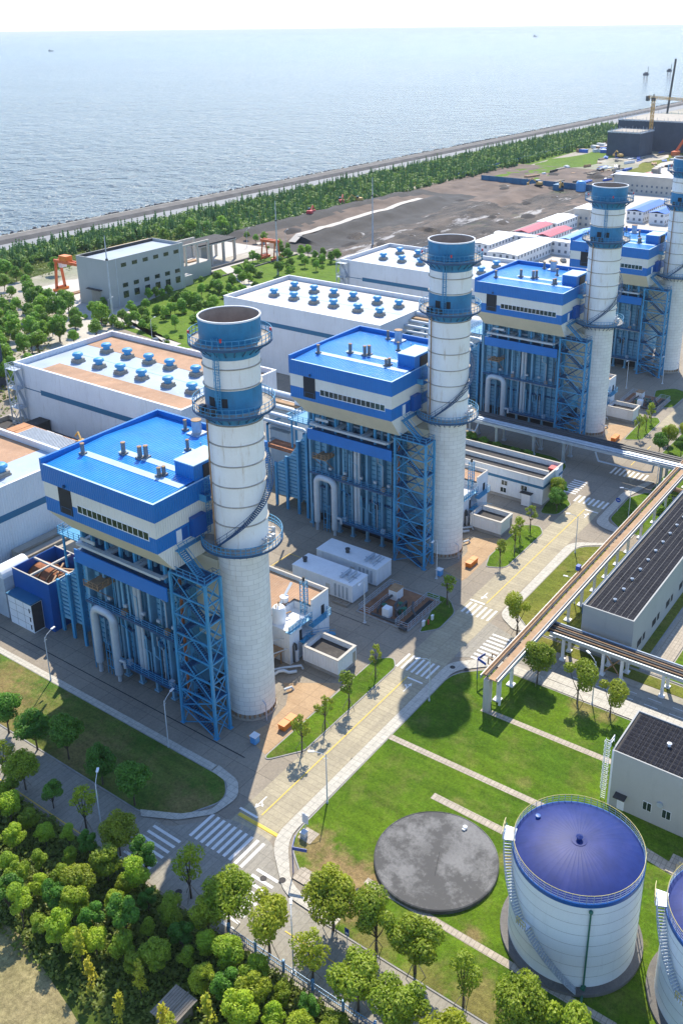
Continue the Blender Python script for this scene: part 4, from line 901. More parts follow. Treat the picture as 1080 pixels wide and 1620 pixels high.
# ------------------------------------------------------------------ auxiliary building beside each chimney
def make_aux():
    t = thing('pump_building', 'white ribbed pump building with brown roof, tank and blue stairs behind the nearest chimney', 'pump building', (109, 94, 0), 'pump buildings beside the chimneys')
    w = MB(); w.box(109.7,88.6,0,114.4,102.5,7.9)
    w.box(114.15,88.6,7.9,114.4,102.5,9.25); w.box(109.7,88.6,7.9,114.15,88.85,9.25); w.box(109.7,102.25,7.9,114.15,102.5,9.25)
    w.build('wall', 'white_clad', t)
    MB().box(114.1,88.55,9.252,114.45,102.55,9.34).box(109.7,88.55,9.252,114.1,88.9,9.34).build('coping', 'conc_light', t)
    MB().add([(103.1,92.5,8.0),(114.14,92.5,8.56),(114.14,102.24,8.56),(103.1,102.24,8.0)], [(0,1,2,3)]).add([(109.72,88.86,8.34),(114.14,88.86,8.56),(114.14,92.498,8.56),(109.72,92.498,8.34)], [(0,1,2,3)]).build('roof', 'roof_brown', t)
    MB().box(103.2,92.5,0,109.69,102.5,7.9).build('wall', 'white_clad', t)
    MB().box(103.4,88.5,0,106.7,92.49,6.4).box(103.4,88.5,6.4,106.7,88.75,7.5).build('annex', 'white_clad', t)
    MB().box(106.71,88.7,3.3,109.69,92.4,3.45).box(103.4,88.8,6.41,109.69,92.49,6.5).build('deck', 'white_paint', t)
    tk = MB().lathe(105.0,92.0,[(0,5.2),(1.15,5.3),(1.2,5.5),(1.2,9.0),(.9,9.4),(0,9.55)],24).build('vessel', 'white_paint', t, smooth=True)
    MB().tube((105,92,9.5),(105,92,10.4),.12,8).tube((104.4,92,9.4),(104.4,92,10),.1,8).tube((106.1,91.6,7.5),(107.2,91.2,7.5),.15,8).build('nozzle', 'pipe_rust', tk)
    MB().lathe(108.2,93.4,[(.7,6.5),(.7,9.0),(.76,9.0),(.76,9.2),(0,9.3)],16).build('vessel', 'white_paint', t, smooth=True)
    MB().bar((106.2,93.4,7.6),(110.3,93.4,10.9),.5,.1).build('canopy', 'white_paint', t)
    s = MB()
    for x in (109.0, 109.9):
        for y in (89.6, 90.5): s.bar((x,y,6.4),(x,y,12.8),.13)
    z = 6.9
    while z < 12.8:
        for a, b in (((109,89.6),(109.9,89.6)),((109.9,89.6),(109.9,90.5)),((109,90.5),(109.9,90.5)),((109,89.6),(109,90.5))): s.bar((*a,z),(*b,z),.08)
        s.bar((109,89.6,z),(109.9,89.6,z+.8),.06); z += .8
    s.build('lattice_mast', 'steel_blue', t)
    MB().lathe(109.45,90.05,[(.25,12.8),(.25,13.6),(0,13.7)],10).build('mast_head', 'pipe_dark', t)
    s = MB(); s.box(108.6,87.5,4.85,113.6,88.55,4.98); railing(s, [(108.6,88.4,4.98),(108.6,87.55,4.98),(113.6,87.55,4.98),(113.6,88.4,4.98)], 1.15, .04, step=.9, rails=(.3,.7,1.12)); s.build('balcony', 'steel_blue', t)
    s = MB()
    for i in range(16): f = (i+.5)/16; s.box(113.8+.0-5.6*(1-f)*0-7.0*f+.8, 87.4, .25+3.1*f, 114.1-7.0*f+.8, 88.45, .3+3.1*f)
    for y in (87.4, 88.45): s.bar((114.6,y,.2),(107.6,y,3.3),.08,.3); s.bar((114.6,y,1.3),(107.6,y,4.4),.06); s.bar((114.6,y,.8),(107.6,y,3.9),.04)
    s.box(105.9,87.4,3.2,107.6,88.45,3.34); railing(s, [(107.6,87.45,3.34),(105.95,87.45,3.34)], 1.1, .04)
    s.build('outside_stair', 'steel_blue', t)
    s = MB(); s.box(103.0,88.0,6.45,109.0,89.0,6.55); railing(s, [(103,88.05,6.55),(109,88.05,6.55)], 1.1, .035, step=.9); s.build('balcony', 'steel_blue', t)
    MB().box(112.2,88.5,5.0,113.0,88.597,6.9).build('door', 'dark', t); MB().box(106.0,88.42,3.4,106.6,88.497,5.4).build('door', 'dark', t)
    p = MB(); p.path([(104.1,88.3,.3),(104.1,88.3,3.4),(104.4,88.3,3.9),(104.8,88.3,3.4),(104.8,88.3,2.2)],.16,8); p.build('vent_pipe', 'pipe_dark', t, smooth=True)
    MB().box(104.55,88.0,.1,105.1,88.4,2.3).build('silencer', 'white_paint', t)
    MB().box(99.6,89.6,2.6,103.3,93.2,2.85).box(100.0,90,0,100.2,90.2,2.6).box(102.8,90,0,103,90.2,2.6).build('low_roof', 'pipe_rust', t)
    p = MB(); p.path([(98.2,89.2,.6),(99.6,88.6,.6),(100.0,88.2,1.0),(100.6,87.6,1.0),(101.2,87.0,.5),(102.2,86.2,.5)],.28,10); p.path([(99.2,89.8,.9),(101.3,88.2,.9),(103.4,86.2,.9),(103.6,86.0,.2)],.2,10); p.path([(97.2,84.8,.6),(98.4,84.2,.6),(98.6,84,0)],.2,8); p.path([(98.5,89.5,1.2),(98.5,88,4.2)],.12,8)
    p.build('pipework', 'pipe', t, smooth=True)
    MB().bar((100.6,92.2,4.8),(104.6,88.6,4.8),.12).bar((100.6,92.2,3.6),(100.6,92.2,4.8),.12).bar((99.2,90.9,3.0),(103,88.5,3.6),.12).build('pipe_frame', 'pipe', t)
    return t
AUX = make_aux()
copy_tree(AUX, AUX.location+Vector((58.2,0,0)), 'white ribbed pump building with blue stairs beside the second chimney')
copy_tree(AUX, AUX.location+Vector((133.0,0,0)), 'white ribbed pump building half hidden behind the third chimney')

def make_box():
    t = thing('white_enclosure', 'open topped white ribbed enclosure beside the nearest road island', 'enclosure', (107.4, 83.3, 0), 'open topped white enclosures')
    w = MB(); x0,x1,y0,y1 = 104.9,110.0,79.6,87.0; h = 3.55; q = .3
    for a in ((x0,y0,x0+q,y1),(x1-q,y0,x1,y1),(x0+q,y0,x1-q,y0+q),(x0+q,y1-q,x1-q,y1)): w.box(a[0],a[1],.8,a[2],a[3],h)
    w.build('wall', 'white_clad', t)
    c = MB()
    for a in ((x0-.08,y0-.08,x0+q+.1,y1+.08),(x1-q-.1,y0-.08,x1+.08,y1+.08),(x0+q+.1,y0-.08,x1-q-.1,y0+q+.1),(x0+q+.1,y1-q-.1,x1-q-.1,y1+.08)): c.box(a[0],a[1],h+.002,a[2],a[3],h+.12)
    c.build('coping', 'conc_light', t)
    MB().box(x0+.15,y0+.15,0,x1-.15,y1-.15,.8).build('plinth', 'kerb', t); MB().box(x0+q,y0+q,2.2,x1-q,y1-q,2.6).build('roof', 'roof_dark', t)
    MB().box(109.0,y0-.08,.8,109.7,y0-.004,2.8).build('door', 'conc', t)
    return t
BX = make_box()
copy_tree(BX, BX.location+Vector((57.2,0,0)), 'open topped white ribbed enclosure in front of the two storey office')
copy_tree(BX, BX.location+Vector((133.0,0,0)), 'open topped white enclosure beyond the pipe bridge, at the third chimney')
def make_bin():
    t = thing('orange_bin', 'orange skip bin with two lids on the nearest sunlit paving', 'bin', (91.3,79.3,0), 'orange skip bins')
    MB().extr([(89.9,0.1),(92.8,0.1),(92.9,1.0),(89.8,1.0)], 'y', 78.7, 79.9).build('body', 'orange', t)
    MB().box(89.75,78.65,1.002,91.3,79.95,1.12).build('lid', 'orange', t); MB().box(91.4,78.65,1.002,92.95,79.95,1.12).build('lid', 'orange', t)
    return t
BN = make_bin()
copy_tree(BN, BN.location+Vector((57.9,0.1,0)), 'orange skip bin beside the second chimney in sun'); copy_tree(BN, BN.location+Vector((133.5,0,0)), 'orange skip bin on the paving beyond the pipe bridge')
def make_cab():
    t = thing('blue_cabinet', 'small pale blue cabinet on the paving below the nearest chimney', 'cabinet', (85.6,80.9,0), 'small blue cabinets')
    MB().box(85.1,80.4,.1,86.1,81.4,1.35).build('body', 'cab_blue', t); MB().box(85.0,80.3,1.352,86.2,81.5,1.45).build('lid', 'white_paint', t); MB().box(85.2,80.5,0,86,81.3,.1).build('foot', 'dark', t)
    return t
CB = make_cab()
copy_tree(CB, CB.location+Vector((56.6,1.7,0)), 'pale blue cabinet beside the lamp post below the second chimney'); copy_tree(CB, CB.location+Vector((133,1.5,0)), 'pale blue cabinet below the third chimney')
# ------------------------------------------------------------------ turbine halls
def make_hall(lbl):
    x0,x1,y0,y1,zt,zr = 138.5,171.1,147.1,206.8,21.6,20.3
    t = thing('turbine_hall', lbl, 'turbine hall', ((x0+x1)/2,(y0+y1)/2,0), 'turbine halls')
    w = MB(); q = .35
    for a in ((x0,y0,x0+q,y1),(x1-q,y0,x1,y1),(x0+q,y0,x1-q,y0+q),(x0+q,y1-q,x1-q,y1)): w.box(a[0],a[1],0,a[2],a[3],zt)
    w.build('wall', 'white_clad', t)
    c = MB()
    for a in ((x0-.1,y0-.1,x0+q+.1,y1+.1),(x1-q-.1,y0-.1,x1+.1,y1+.1),(x0+q+.1,y0-.1,x1-q-.1,y0+q+.1),(x0+q+.1,y1-q-.1,x1-q-.1,y1+.1)): c.box(a[0],a[1],zt+.002,a[2],a[3],zt+.12)
    c.build('coping', 'white_paint', t)
    s = MB(); s.box(x0-.05,y0-.05,14.7,x0-.003,197,16.05); s.box(x0-.003,y0-.05,14.7,x1+.003,y0-.003,16.05); s.box(x0-.04,197,15.3,x0-.003,y1-3,15.55)
    s.build('stripe', 'stripe_blue', t)
    xm = (x0+x1)/2
    MB().box(x0+q,y0+q,18,x1-q,y1-q,zr-.05).build('roof', 'roof_blue_grey', t)
    return t
def roof_strips(t, dx, strips):
    for a, b, ya, yb, m in strips:
        MB().box(138.85+dx+a,ya,20.255,138.85+dx+b,yb,20.30).build('roof_strip', m, t)
def ventilators(t, dx, us, vs):
    for k, u in enumerate(us):
        for v in vs[k]:
            x, y = u, v
            b = MB().box(x-1.35,y-1.35,20.26,x+1.35,y+1.35,20.7).box(x-1.2,y-1.2,20.7,x+1.2,y+1.2,21.25).build('ventilator_base', 'vent_base', t)
            h = MB().lathe(x,y,[(.9,21.25),(.9,22.0),(1.35,22.05),(1.4,22.4),(1.1,22.75),(.5,22.9),(0,22.95)],14)
            h.build('ventilator_head', 'vent_blue', b, smooth=False)
    return t
VS = (196.4,188.3,180.3,172.7,163.6,155.6)
h1 = make_hall('white turbine hall with brown striped roof, behind the nearest chimney')
roof_strips(h1, 0, [(.02,8.2,147.6,199.6,'roof_brown'),(22.6,31.85,147.6,206.3,'roof_brown'),(16.1,17.3,150,200.6,'pale_sheet')])
ventilators(h1, 0, (150.5,160.0), (VS, VS))
HB = make_hall('white turbine hall with pale brown edged roof, middle of the three behind the chimneys')
HB.location = Vector((154.8+78.2,176.95,0)); ORG[HB] = Vector(HB.location)
for ch in HB.children: ORG[ch] = ORG[HB]
roof_strips(HB, 78.2, [(.02,9.2,147.6,206.3,'roof_pale'),(24.6,31.85,147.6,206.3,'roof_pale'),(9.22,24.58,201.6,206.3,'roof_pale'),(16.1,17.3,150,201,'pale_sheet')])
ventilators(HB, 78.2, (229.0,239.4), (VS, VS))
def hall_from(src, dx, lbl, strips, us, vs):
    h = src.copy(); COL.objects.link(h); h.location = Vector((154.8+dx,176.95,0)); h['label'] = lbl; ORG[h] = Vector(h.location)
    for ch in src.children:
        if ch.name.startswith(('roof_strip','ventilator')): continue
        c = ch.copy(); COL.objects.link(c); c.parent = h; ORG[c] = ORG[h]
    roof_strips(h, dx, strips); ventilators(h, dx, us, vs); return h
hall_from(HB, -61.6, 'white turbine hall cut by the left edge of the photo, with brown roof', [(.02,31.85,158,206.3,'roof_brown'),(18,31.85,147.6,158,'roof_blue_grey'),(.02,9,147.6,158,'roof_brown')], (97.0,), ((172.0,163.6,154),))
hall_from(HB, 140.3, 'farthest white turbine hall, in front of the muddy site', [(.02,5.2,147.6,206.3,'roof_pale'),(24.6,31.85,147.6,206.3,'roof_pale'),(5.22,24.58,201.6,206.3,'roof_pale'),(16.1,17.3,150,201,'pale_sheet')], (291.5,302.6), (VS, VS))
def escape_stair(x, y, lbl):
    t = thing('escape_stair', lbl, 'escape stair', (x,y,0), 'grey escape stairs on the turbine halls')
    for a, b in ((-2.6,0),(-.3,0),(-2.6,3.6),(-.3,3.6)): MB().box(x+a-.12,y+b-.12,0,x+a+.12,y+b+.12,20.5).build('leg', 'steel_pale', t)
    for k in range(4):
        z = 5.2*(k+1); s = MB(); s.box(x-2.7,y-.2,z-.1,x-.2,y+3.8,z); railing(s, [(x-.3,y+3.7,z),(x-2.6,y+3.7,z),(x-2.6,y-.1,z),(x-.3,y-.1,z)], 1.1, .05, step=1.2); s.build('landing', 'steel_pale', t)
        b = MB(); b.bar((x-2.6,y,z-5.1),(x-2.6,y+3.6,z-.1),.14); b.bar((x-2.6,y+3.6,z-5.1),(x-2.6,y,z-.1),.14); b.bar((x-.3,y+.3,z-5),(x-.3,y+3.3,z-.1),.8,.12); b.build('stair_flight', 'steel_pale', t)
    return t
escape_stair(138.4, 203.0, 'grey lattice escape stair on the wall of the brown striped turbine hall')
escape_stair(278.7, 203.0, 'grey lattice escape stair on the farthest turbine hall')
M['slab_orange'] = mat('rusty_orange_slab', (0.46, 0.22, 0.10), 0.8, 0.25, 0.5, stain=(0.5,0.4,0.3), stain_amt=0.6)
# low structures between the halls
t = thing('cable_building', 'low building with shade painted into its dark roof, between the two nearest turbine halls', 'low building', (124,190,0))
MB().box(110.5,150,0,138.3,210,5.6).build('wall', 'conc', t); MB().box(110.6,150.1,5.602,138.2,209.9,5.7).build('roof', 'roof_dark', t)  # the hall's shade over this roof is painted in as a dark colour
MB().box(110.6,209.9,5.6,138.2,210.3,6.9).box(136.9,196,5.7,138.2,209.9,6.9).build('upstand', 'conc', t); MB().box(130,194.5,5.7,138.2,198.5,8.6).build('lift_housing', 'roof_dark', t)
t = thing('ribbed_platform', 'grey ribbed platform with rusty orange slabs round it, between two turbine halls', 'platform', (125,177,5.7))
for x in (116,127):
    for y in (160,175,188): MB().box(x-.4,y-.4,5.7,x+.4,y+.4,11.6).build('column', 'conc', t)
MB().box(112.5,158,11.6,128.2,191,12.0).build('slab', 'conc', t)
sl_ = random.Random(2)
for k in range(11):
    for x in (112.7,117.9,123.1): MB().box(x,158.3+2.95*k,12.002,x+5.0,158.3+2.95*k+2.75,12.25+sl_.random()*.1).build('rusty_slab', sl_.choice(('slab_orange','slab_orange','roof_pale')), t)
w = MB(); y = 169.0
while y < 184.2: w.box(118.5,y,12.9,126.6,y+.3,13.2); y += .62
x = 118.6
while x < 126.6: w.box(x,169,12.6,x+.22,184.3,12.88); x += .9
w.build('ribbed_grid', 'steel_pale', t)
tag(MB().box(122,203.5,5.7,124.4,206,7.6).box(124.4,204,5.7,127,205.6,7.2).tube((123,204.7,7.6),(123,204.7,8.5),.5,10).build('transformer', 'pipe_dark', loc=(124.5,204.7,5.7)), 'dark machine set on the low roof beside the grey escape stair', 'transformer')
t = thing('excavator', 'small yellow machine at the end of the ribbed grey platform', 'machine', (126.8,167.5,12.3), None)
MB().box(125.9,166.7,12.3,127.7,168.3,12.7).build('track', 'rubber', t); MB().box(126,166.8,12.75,127.5,168.2,13.8).build('body', 'crane_yellow', t); MB().bar((126.7,167.6,13.5),(127.5,169.6,15.0),.35).bar((127.5,169.6,15.0),(127.7,171,13.6),.3).build('boom', 'crane_yellow', t)
# air filter houses beside the boilers
def filter_house():
    t = thing('filter_house', 'white louvred filter house between the nearest chimney and the second hall', 'filter house', (170,140,0), 'louvred filter houses')
    MB().box(163,134.5,0,175,143,15.4).build('wall', 'white_clad', t); MB().box(162.8,134.3,15.402,175.2,143.2,15.7).build('roof', 'roof_pale', t)
    MB().box(175.0,135,3,176.4,142.6,14.6).build('louvre_bank', 'steel_pale', t)
    l = MB(); z = 3.2
    while z < 14.4: l.bar((176.5,134.6,z),(176.5,142.8,z),.9,.12); l.bar((169.5,134.2,z),(176.3,134.2,z),.5,.12); z += .75
    l.build('louvre', 'white_paint', t)
    l = MB()
    for z in (6.2, 10.4): l.box(161.6,136,z,163,142,z+.12); l.bar((162.2,136,z+.9),(162.2,142,z+1.6),1.4,.1)
    l.build('hood', 'steel_pale', t)
    return t
FH = filter_house(); copy_tree(FH, FH.location+Vector((77,0,0)), 'white louvred filter house behind the second chimney')
# pipe bridge between boiler and hall (behind each chimney)
def pipe_bridge():
    t = thing('steam_pipe_bridge', 'steam pipes on a rusty bridge left of the second boiler house', 'pipe bridge', (154,130,0), 'steam pipe bridges to the turbine halls')
    p = MB(); p.path([(160.5,119.5,20.5),(160.5,131.0,20.5)], 2.3, 20); p.ico((160.5,119.5,20.5),2.3,2); p.build('drum', 'white_paint', t, smooth=True)
    p = MB(); p.tube((160.5,131,20.6),(160.5,147,20.6),.9,12); p.tube((156.5,121,19.4),(156.5,147,19.4),.45,10); p.tube((155.2,121,18.2),(155.2,147,18.2),.4,10); p.path([(154,147,18.6),(154,122.6,18.6),(154,121.2,18.2),(154,121,10)],.45,10); p.path([(152.7,147,17.4),(152.7,124,17.4),(152.7,123,17),(152.7,122.8,8)],.4,10)
    p.build('pipe', 'pipe', t, smooth=True)
    MB().box(157.6,121,19.6,159.2,147,20.1).build('cable_tray', 'pipe_rust', t)
    f = MB()
    for y in (123.5, 134, 145): f.box(151.8,y-.2,0,152.2,y+.2,17); f.box(162,y-.2,0,162.4,y+.2,18); f.box(151.8,y-.2,17.0-.4,162.4,y+.2,17.0)
    f.build('frame', 'steel_blue', t)
    g = MB(); g.box(149.5,124,12.6,153.5,133,12.9); g.build('gangway', 'rust', t)
    return t
PB = pipe_bridge(); copy_tree(PB, PB.location+Vector((75.5,0,0)), 'steam pipes on a rusty bridge left of the third boiler house')

# open blue enclosure and silencers at the left edge
t = thing('blue_enclosure', 'open topped deep blue enclosure round a big rusty duct, left of the nearest boiler house', 'enclosure', (90,134,0))
w = MB(); x0,x1,y0,y1,h = 86.9,96.5,129.1,139.4,9.8; q=.18
for a in ((x0,y0,x0+q,y1),(x1-q,y0,x1,y1),(x0+q,y0,x1-q,y0+q),(x0+q,y1-q,x1-q,y1)): w.box(a[0],a[1],0,a[2],a[3],h)
w.build('wall', 'deep_blue', t)
c = MB()
for a in ((x0-.03,y0-.03,x0+q+.03,y1+.03),(x1-q-.03,y0-.03,x1+.03,y1+.03),(x0+q+.03,y0-.03,x1-q-.03,y0+q+.03)): c.box(a[0],a[1],h+.002,a[2],a[3],h+.1)
c.bar((x0+.3,134.6,h-.2),(x1-.3,134.6,h-.2),.35); c.bar((91.6,y0+.3,h-.15),(91.6,y1-.3,h-.15),.35); c.build('frame', 'conc_light', t)
d = MB().path([(92,130.2,5.6),(92,139,5.6)],3.0,24); d.build('rusty_duct', 'rust', t, smooth=True)
d = MB()
for y in (131.5,133.6,136): d.path([(92+3.12*math.cos(2*PI*k/24),y,5.6+3.12*math.sin(2*PI*k/24)) for k in range(24)],.14,5,closed=True)
d.bar((89.2,131,8.6),(94,134,9.0),.3); d.bar((93.8,130.4,8.9),(92,133,9.2),.3); d.build('duct_rib', 'pipe_rust', t)
MB().box(x0+q,y0+q,.1,x1-q,y1-q,3.2).build('floor', 'rust', t)
t = thing('cabinet_house', 'grey panelled cabinet house with blue roof against the deep blue enclosure', 'cabinet house', (85.8,135,0))
MB().box(84.6,131.8,0,86.88,138.4,5.9).build('wall', 'white_paint', t); MB().box(84.4,131.6,5.902,86.88,138.6,6.15).build('roof', 'stripe_blue', t)
l = MB()
for z in (1.5,3.0,4.5): l.box(84.57,131.9,z,84.597,138.3,z+.05)
for y in (134,136.2): l.box(84.57,y,.2,84.597,y+.05,5.8)
l.build('panel_joint', 'kerb', t)
MB().box(84.56,132.3,.6,84.597,132.6,1.5).box(84.56,132.3,2.2,84.597,132.6,3.1).box(84.56,132.3,4.0,84.597,132.6,4.9).build('vent', 'dark', t); MB().box(84.65,131.77,.2,86.8,131.797,5.7).build('end_panel', 'roof_dark', t)
t = thing('silencer_duct', 'white duct with a rounded top at the left edge of the photo', 'duct', (86.5,141,0))
MB().box(85,139.6,0,88.5,143.2,8.2).build('shaft', 'pipe', t); MB().extr([(141.4+1.8*math.cos(q),8.2+1.8*math.sin(q)) for q in [PI*i/12 for i in range(13)]], 'x', 85, 91).build('rounded_top', 'white_paint', t)
tag(MB().box(83.6,143.4,0,88,149,4.6).box(83.5,143.3,4.602,88.1,149.1,4.8).build('machine_house', 'deep_blue', loc=(86,146,0)), 'dark blue machine house half cut off at the left edge', 'machine house')
t = thing('steel_trellis', 'rusty roof beams and grey wall between the enclosure and the leftmost hall', 'beams', (93,143,0))
MB().box(92,139.6,0,104,146.8,8.6).build('wall', 'conc', t); MB().bar((91.5,141.2,9.0),(104.5,141.2,9.0),.5).bar((91.5,144.0,8.9),(104.5,144.0,8.9),.4).box(102.8,139.8,8.6,103.6,141,10.8).build('beam', 'timber', t)

# ------------------------------------------------------------------ containers
def container(x0, y0, L, lbl):
    t = thing('container', lbl, 'container', (x0+2.5, y0+L/2, 0), 'long white containers')
    MB().box(x0,y0,.35,x0+5.0,y0+L,3.75).build('body', 'white_clad', t); MB().box(x0-.06,y0-.06,3.752,x0+5.06,y0+L+.06,3.9).build('roof', 'white_paint', t)
    MB().box(x0+.2,y0+.2,.02,x0+4.8,y0+L-.2,.35).build('skid', 'kerb', t)
    v = MB()
    for dy in (1.4,2.8): v.tube((x0+1.0,y0+dy+.6,4.3),(x0+4.2,y0+dy+.6,4.3),.28,10); v.box(x0+1.4,y0+dy+.5,3.9,x0+1.6,y0+dy+.7,4.2); v.box(x0+3.6,y0+dy+.5,3.9,x0+3.8,y0+dy+.7,4.2)
    v.bar((x0+.6,y0+1.2,4.0),(x0+4.4,y0+1.2,4.0),.1); v.bar((x0+2.6,y0+.8,4.05),(x0+2.6,y0+4.4,4.05),.12); v.build('roof_pipes', 'steel_pale', t)
    yv = y0+L-1.4 if lbl.startswith('nearer') else y0+L-6
    MB().lathe(x0+2.2,yv,[(.4,3.9),(.4,4.6),(.5,4.6),(.5,4.8),(0,4.85)],12).build('roof_vent', 'pipe_dark', t)
    MB().box(x0-.03,y0+5.2,.5,x0-.003,y0+6.2,2.6).build('door', 'conc_light', t)
    d = MB()
    for k in range(4): d.box(x0-.02,y0+1+.9*k,.6,x0-.003,y0+1.5+.9*k,3.2)
    d.build('louvre', 'steel_pale', t)
    return t
container(124.2,90.6,14.2,'nearer of two long white containers on the yard, next to the pump building roof')
container(131.6,90.2,14.4,'farther of two long white containers on the yard, below the second boiler house')
tag(MB().box(122.6,90.8,.1,123.9,94.2,.25).box(122.6,90.8,.4,123.9,91.0,.5).box(122.6,92.4,.4,123.9,92.6,.5).box(122.7,90.9,.25,122.9,94,.4).box(123.6,90.9,.25,123.8,94,.4).build('pallet', 'timber', loc=(123.3,92.4,0)), 'wooden pallet lying beside the nearer white container', 'pallet')

# ------------------------------------------------------------------ pipe pit
def make_pit():
    t = thing('pipe_pit', 'brown pipe pit with white railings between the containers and the road', 'pipe pit', (128,82,0), 'pipe pits')
    MB().box(122.6,77.3,.02,134.2,88.7,.22).build('curb', 'kerb', t); MB().box(123.0,77.7,.222,133.8,88.3,.28).build('floor', 'brick_floor', t)
    r = MB(); railing(r, [(123.1,88.4,.28),(133.7,88.4,.28),(133.7,86.0,.28)], 1.15, .035, step=1.2, rails=(.3,.7,1.12)); railing(r, [(123.1,88.4,.28),(123.1,86.0,.28),(131,86.0,.28)], 1.15, .035, step=1.2, rails=(.3,.7,1.12))
    r.build('railing', 'steel_pale', t)
    r = MB(); railing(r, [(122.9,80.2,.28),(133.8,80.2,.28),(133.8,77.6,.28),(122.9,77.6,.28)], 1.15, .035, closed=True, step=1.2, rails=(.3,.7,1.12)); r.build('railing', 'steel_pale', t)
    MB().box(124.0,78.4,.282,133.2,79.4,.32).build('trench', 'dark', t)
    MB().box(129.4,84.2,.28,131.6,86.0,2.3).build('cabinet', 'white_paint', t); MB().box(129.3,84.1,2.302,131.7,86.1,2.45).build('cabinet_roof', 'pipe_rust', t)
    MB().box(123.6,82.2,.28,125.0,83.6,2.2).build('cabinet', 'white_paint', t)
    p = MB()
    p.path([(124,84.8,.6),(124,84.8,1.2),(126.5,85.4,1.2),(130,85.2,1.2)],.22,8); p.path([(123.4,82,.5),(123.4,80.6,.7),(124.4,80.6,.7),(127,83,1.2),(129,83.4,1.2)],.25,8); p.path([(125,81.4,.5),(125,81.4,1.6),(128.6,81.6,1.6),(128.6,81.6,.4)],.25,8); p.path([(123.2,85.6,.5),(123.2,83.2,.5),(123.2,80,.5)],.26,8); p.path([(126.5,78.2,.9),(127.5,79.6,1.4),(129.5,80.6,1.4)],.22,8); p.path([(123.2,79.0,.6),(122.4,79.0,.5),(122.4,77.6,.5)],.3,8)
    p.build('pipework', 'pipe_dark', t, smooth=True)
    for x, y in ((125.6,84.4),(127.6,82.2),(126.2,81.4),(126.6,80.7)): MB().lathe(x,y,[(.3,.3),(.35,.9),(.18,1.0),(.18,1.5),(.5,1.55),(.5,1.65),(0,1.7)],8).build('valve', 'green_pipe', t)
    return t
PT = make_pit()
copy_tree(PT, PT.location+Vector((126.5,-.6,0)), 'pipe pit with railings beyond the pipe bridge, under the third chimney')
t = thing('hydrant', 'red fire hydrant on the small lawn beside the pipe pit', 'hydrant', (126.6,75.6,0)); MB().lathe(126.6,75.6,[(.14,.14),(.14,.8),(.2,.85),(.15,1.05),(0,1.1)],10).build('body', 'red', t)
tag(MB().box(125.4,75.9,.14,126.0,76.2,1.1).box(125.35,75.85,1.102,126.05,76.25,1.2).build('meter_box', 'white_paint', loc=(125.7,76,0)), 'small white meter box on the lawn beside the pipe pit', 'box')
tag(MB().box(128.0,75.6,.14,128.5,75.9,1.0).box(127.95,75.55,1.002,128.55,75.95,1.08).build('meter_box', 'white_paint', loc=(128.2,75.7,0)), 'smaller white box behind the red hydrant', 'box')

# ------------------------------------------------------------------ two storey office
t = thing('office_building', 'white two storey office with blue stripe and dark flat roof', 'office', (185,98,0))
x0,x1,y0,y1,h = 179.3,189.6,78.4,118.0,7.0; q=.3
w = MB()
for a in ((x0,y0,x0+q,y1),(x1-q,y0,x1,y1),(x0+q,y0,x1-q,y0+q),(x0+q,y1-q,x1-q,y1)): w.box(a[0],a[1],.8,a[2],a[3],h)
w.box(184.2,y0+1.2,5.4,184.6,y1-q,6.7)
w.build('wall', 'white_clad', t); MB().box(x0+.1,y0+.1,0,x1-.1,y1-.1,.8).build('plinth', 'kerb', t)
c = MB()
for a in ((x0-.06,y0-.06,x0+q+.06,y1+.06),(x1-q-.06,y0-.06,x1+.06,y1+.06),(x0+q+.06,y0-.06,x1-q-.06,y0+q+.06)): c.box(a[0],a[1],h+.002,a[2],a[3],h+.1)
c.box(184.1,y0+1.1,6.702,184.7,y1-q,6.8); c.build('coping', 'conc_light', t)
MB().box(x0+q,y0+q,5.3,x1-q,y1-q,5.8).build('roof', 'roof_dark', t)
MB().box(x0-.03,y0-.03,4.6,x0-.003,y1,5.25).box(x0-.003,y0-.03,4.6,184.8,y0-.003,5.25).box(186.5,y0-.03,4.6,x1+.02,y0-.003,5.25).build('stripe', 'stripe_blue', t)
for k in range(6):
    for z, m in ((3.2,'pipe_rust'),(1.4,'glass')):
        y = 82.2+4.9*k+(0 if z > 2 else .2)
        if k == 0 and z < 2: continue
        f = MB().box(x0-.06,y-.08,z-.08,x0-.003,y+1.48,z+1.18).build('window', 'white_paint', t); MB().box(x0-.075,y,z,x0-.062,y+.66,z+1.1).box(x0-.075,y+.74,z,x0-.062,y+1.4,z+1.1).build('pane', 'glass', f)
MB().box(x0-1.3,80.6,3.0,x0-.003,83.4,3.15).build('canopy', 'roof_dark', t); MB().box(x0-1.2,80.9,.1,x0-.004,82.9,2.95).build('porch', 'white_paint', t)
MB().box(184.85,y0-.5,4.2,186.3,y0-.03,7.3).build('duct', 'white_clad', t); MB().box(186.5,79,7.0-.9,188.4,80.6,6.6).build('hatch', 'red', t)
p = MB().path([(179.6,104,6.2),(180.4,104,7.6),(184,104,7.6)],.45,8); p.build('roof_duct', 'conc_light', t)

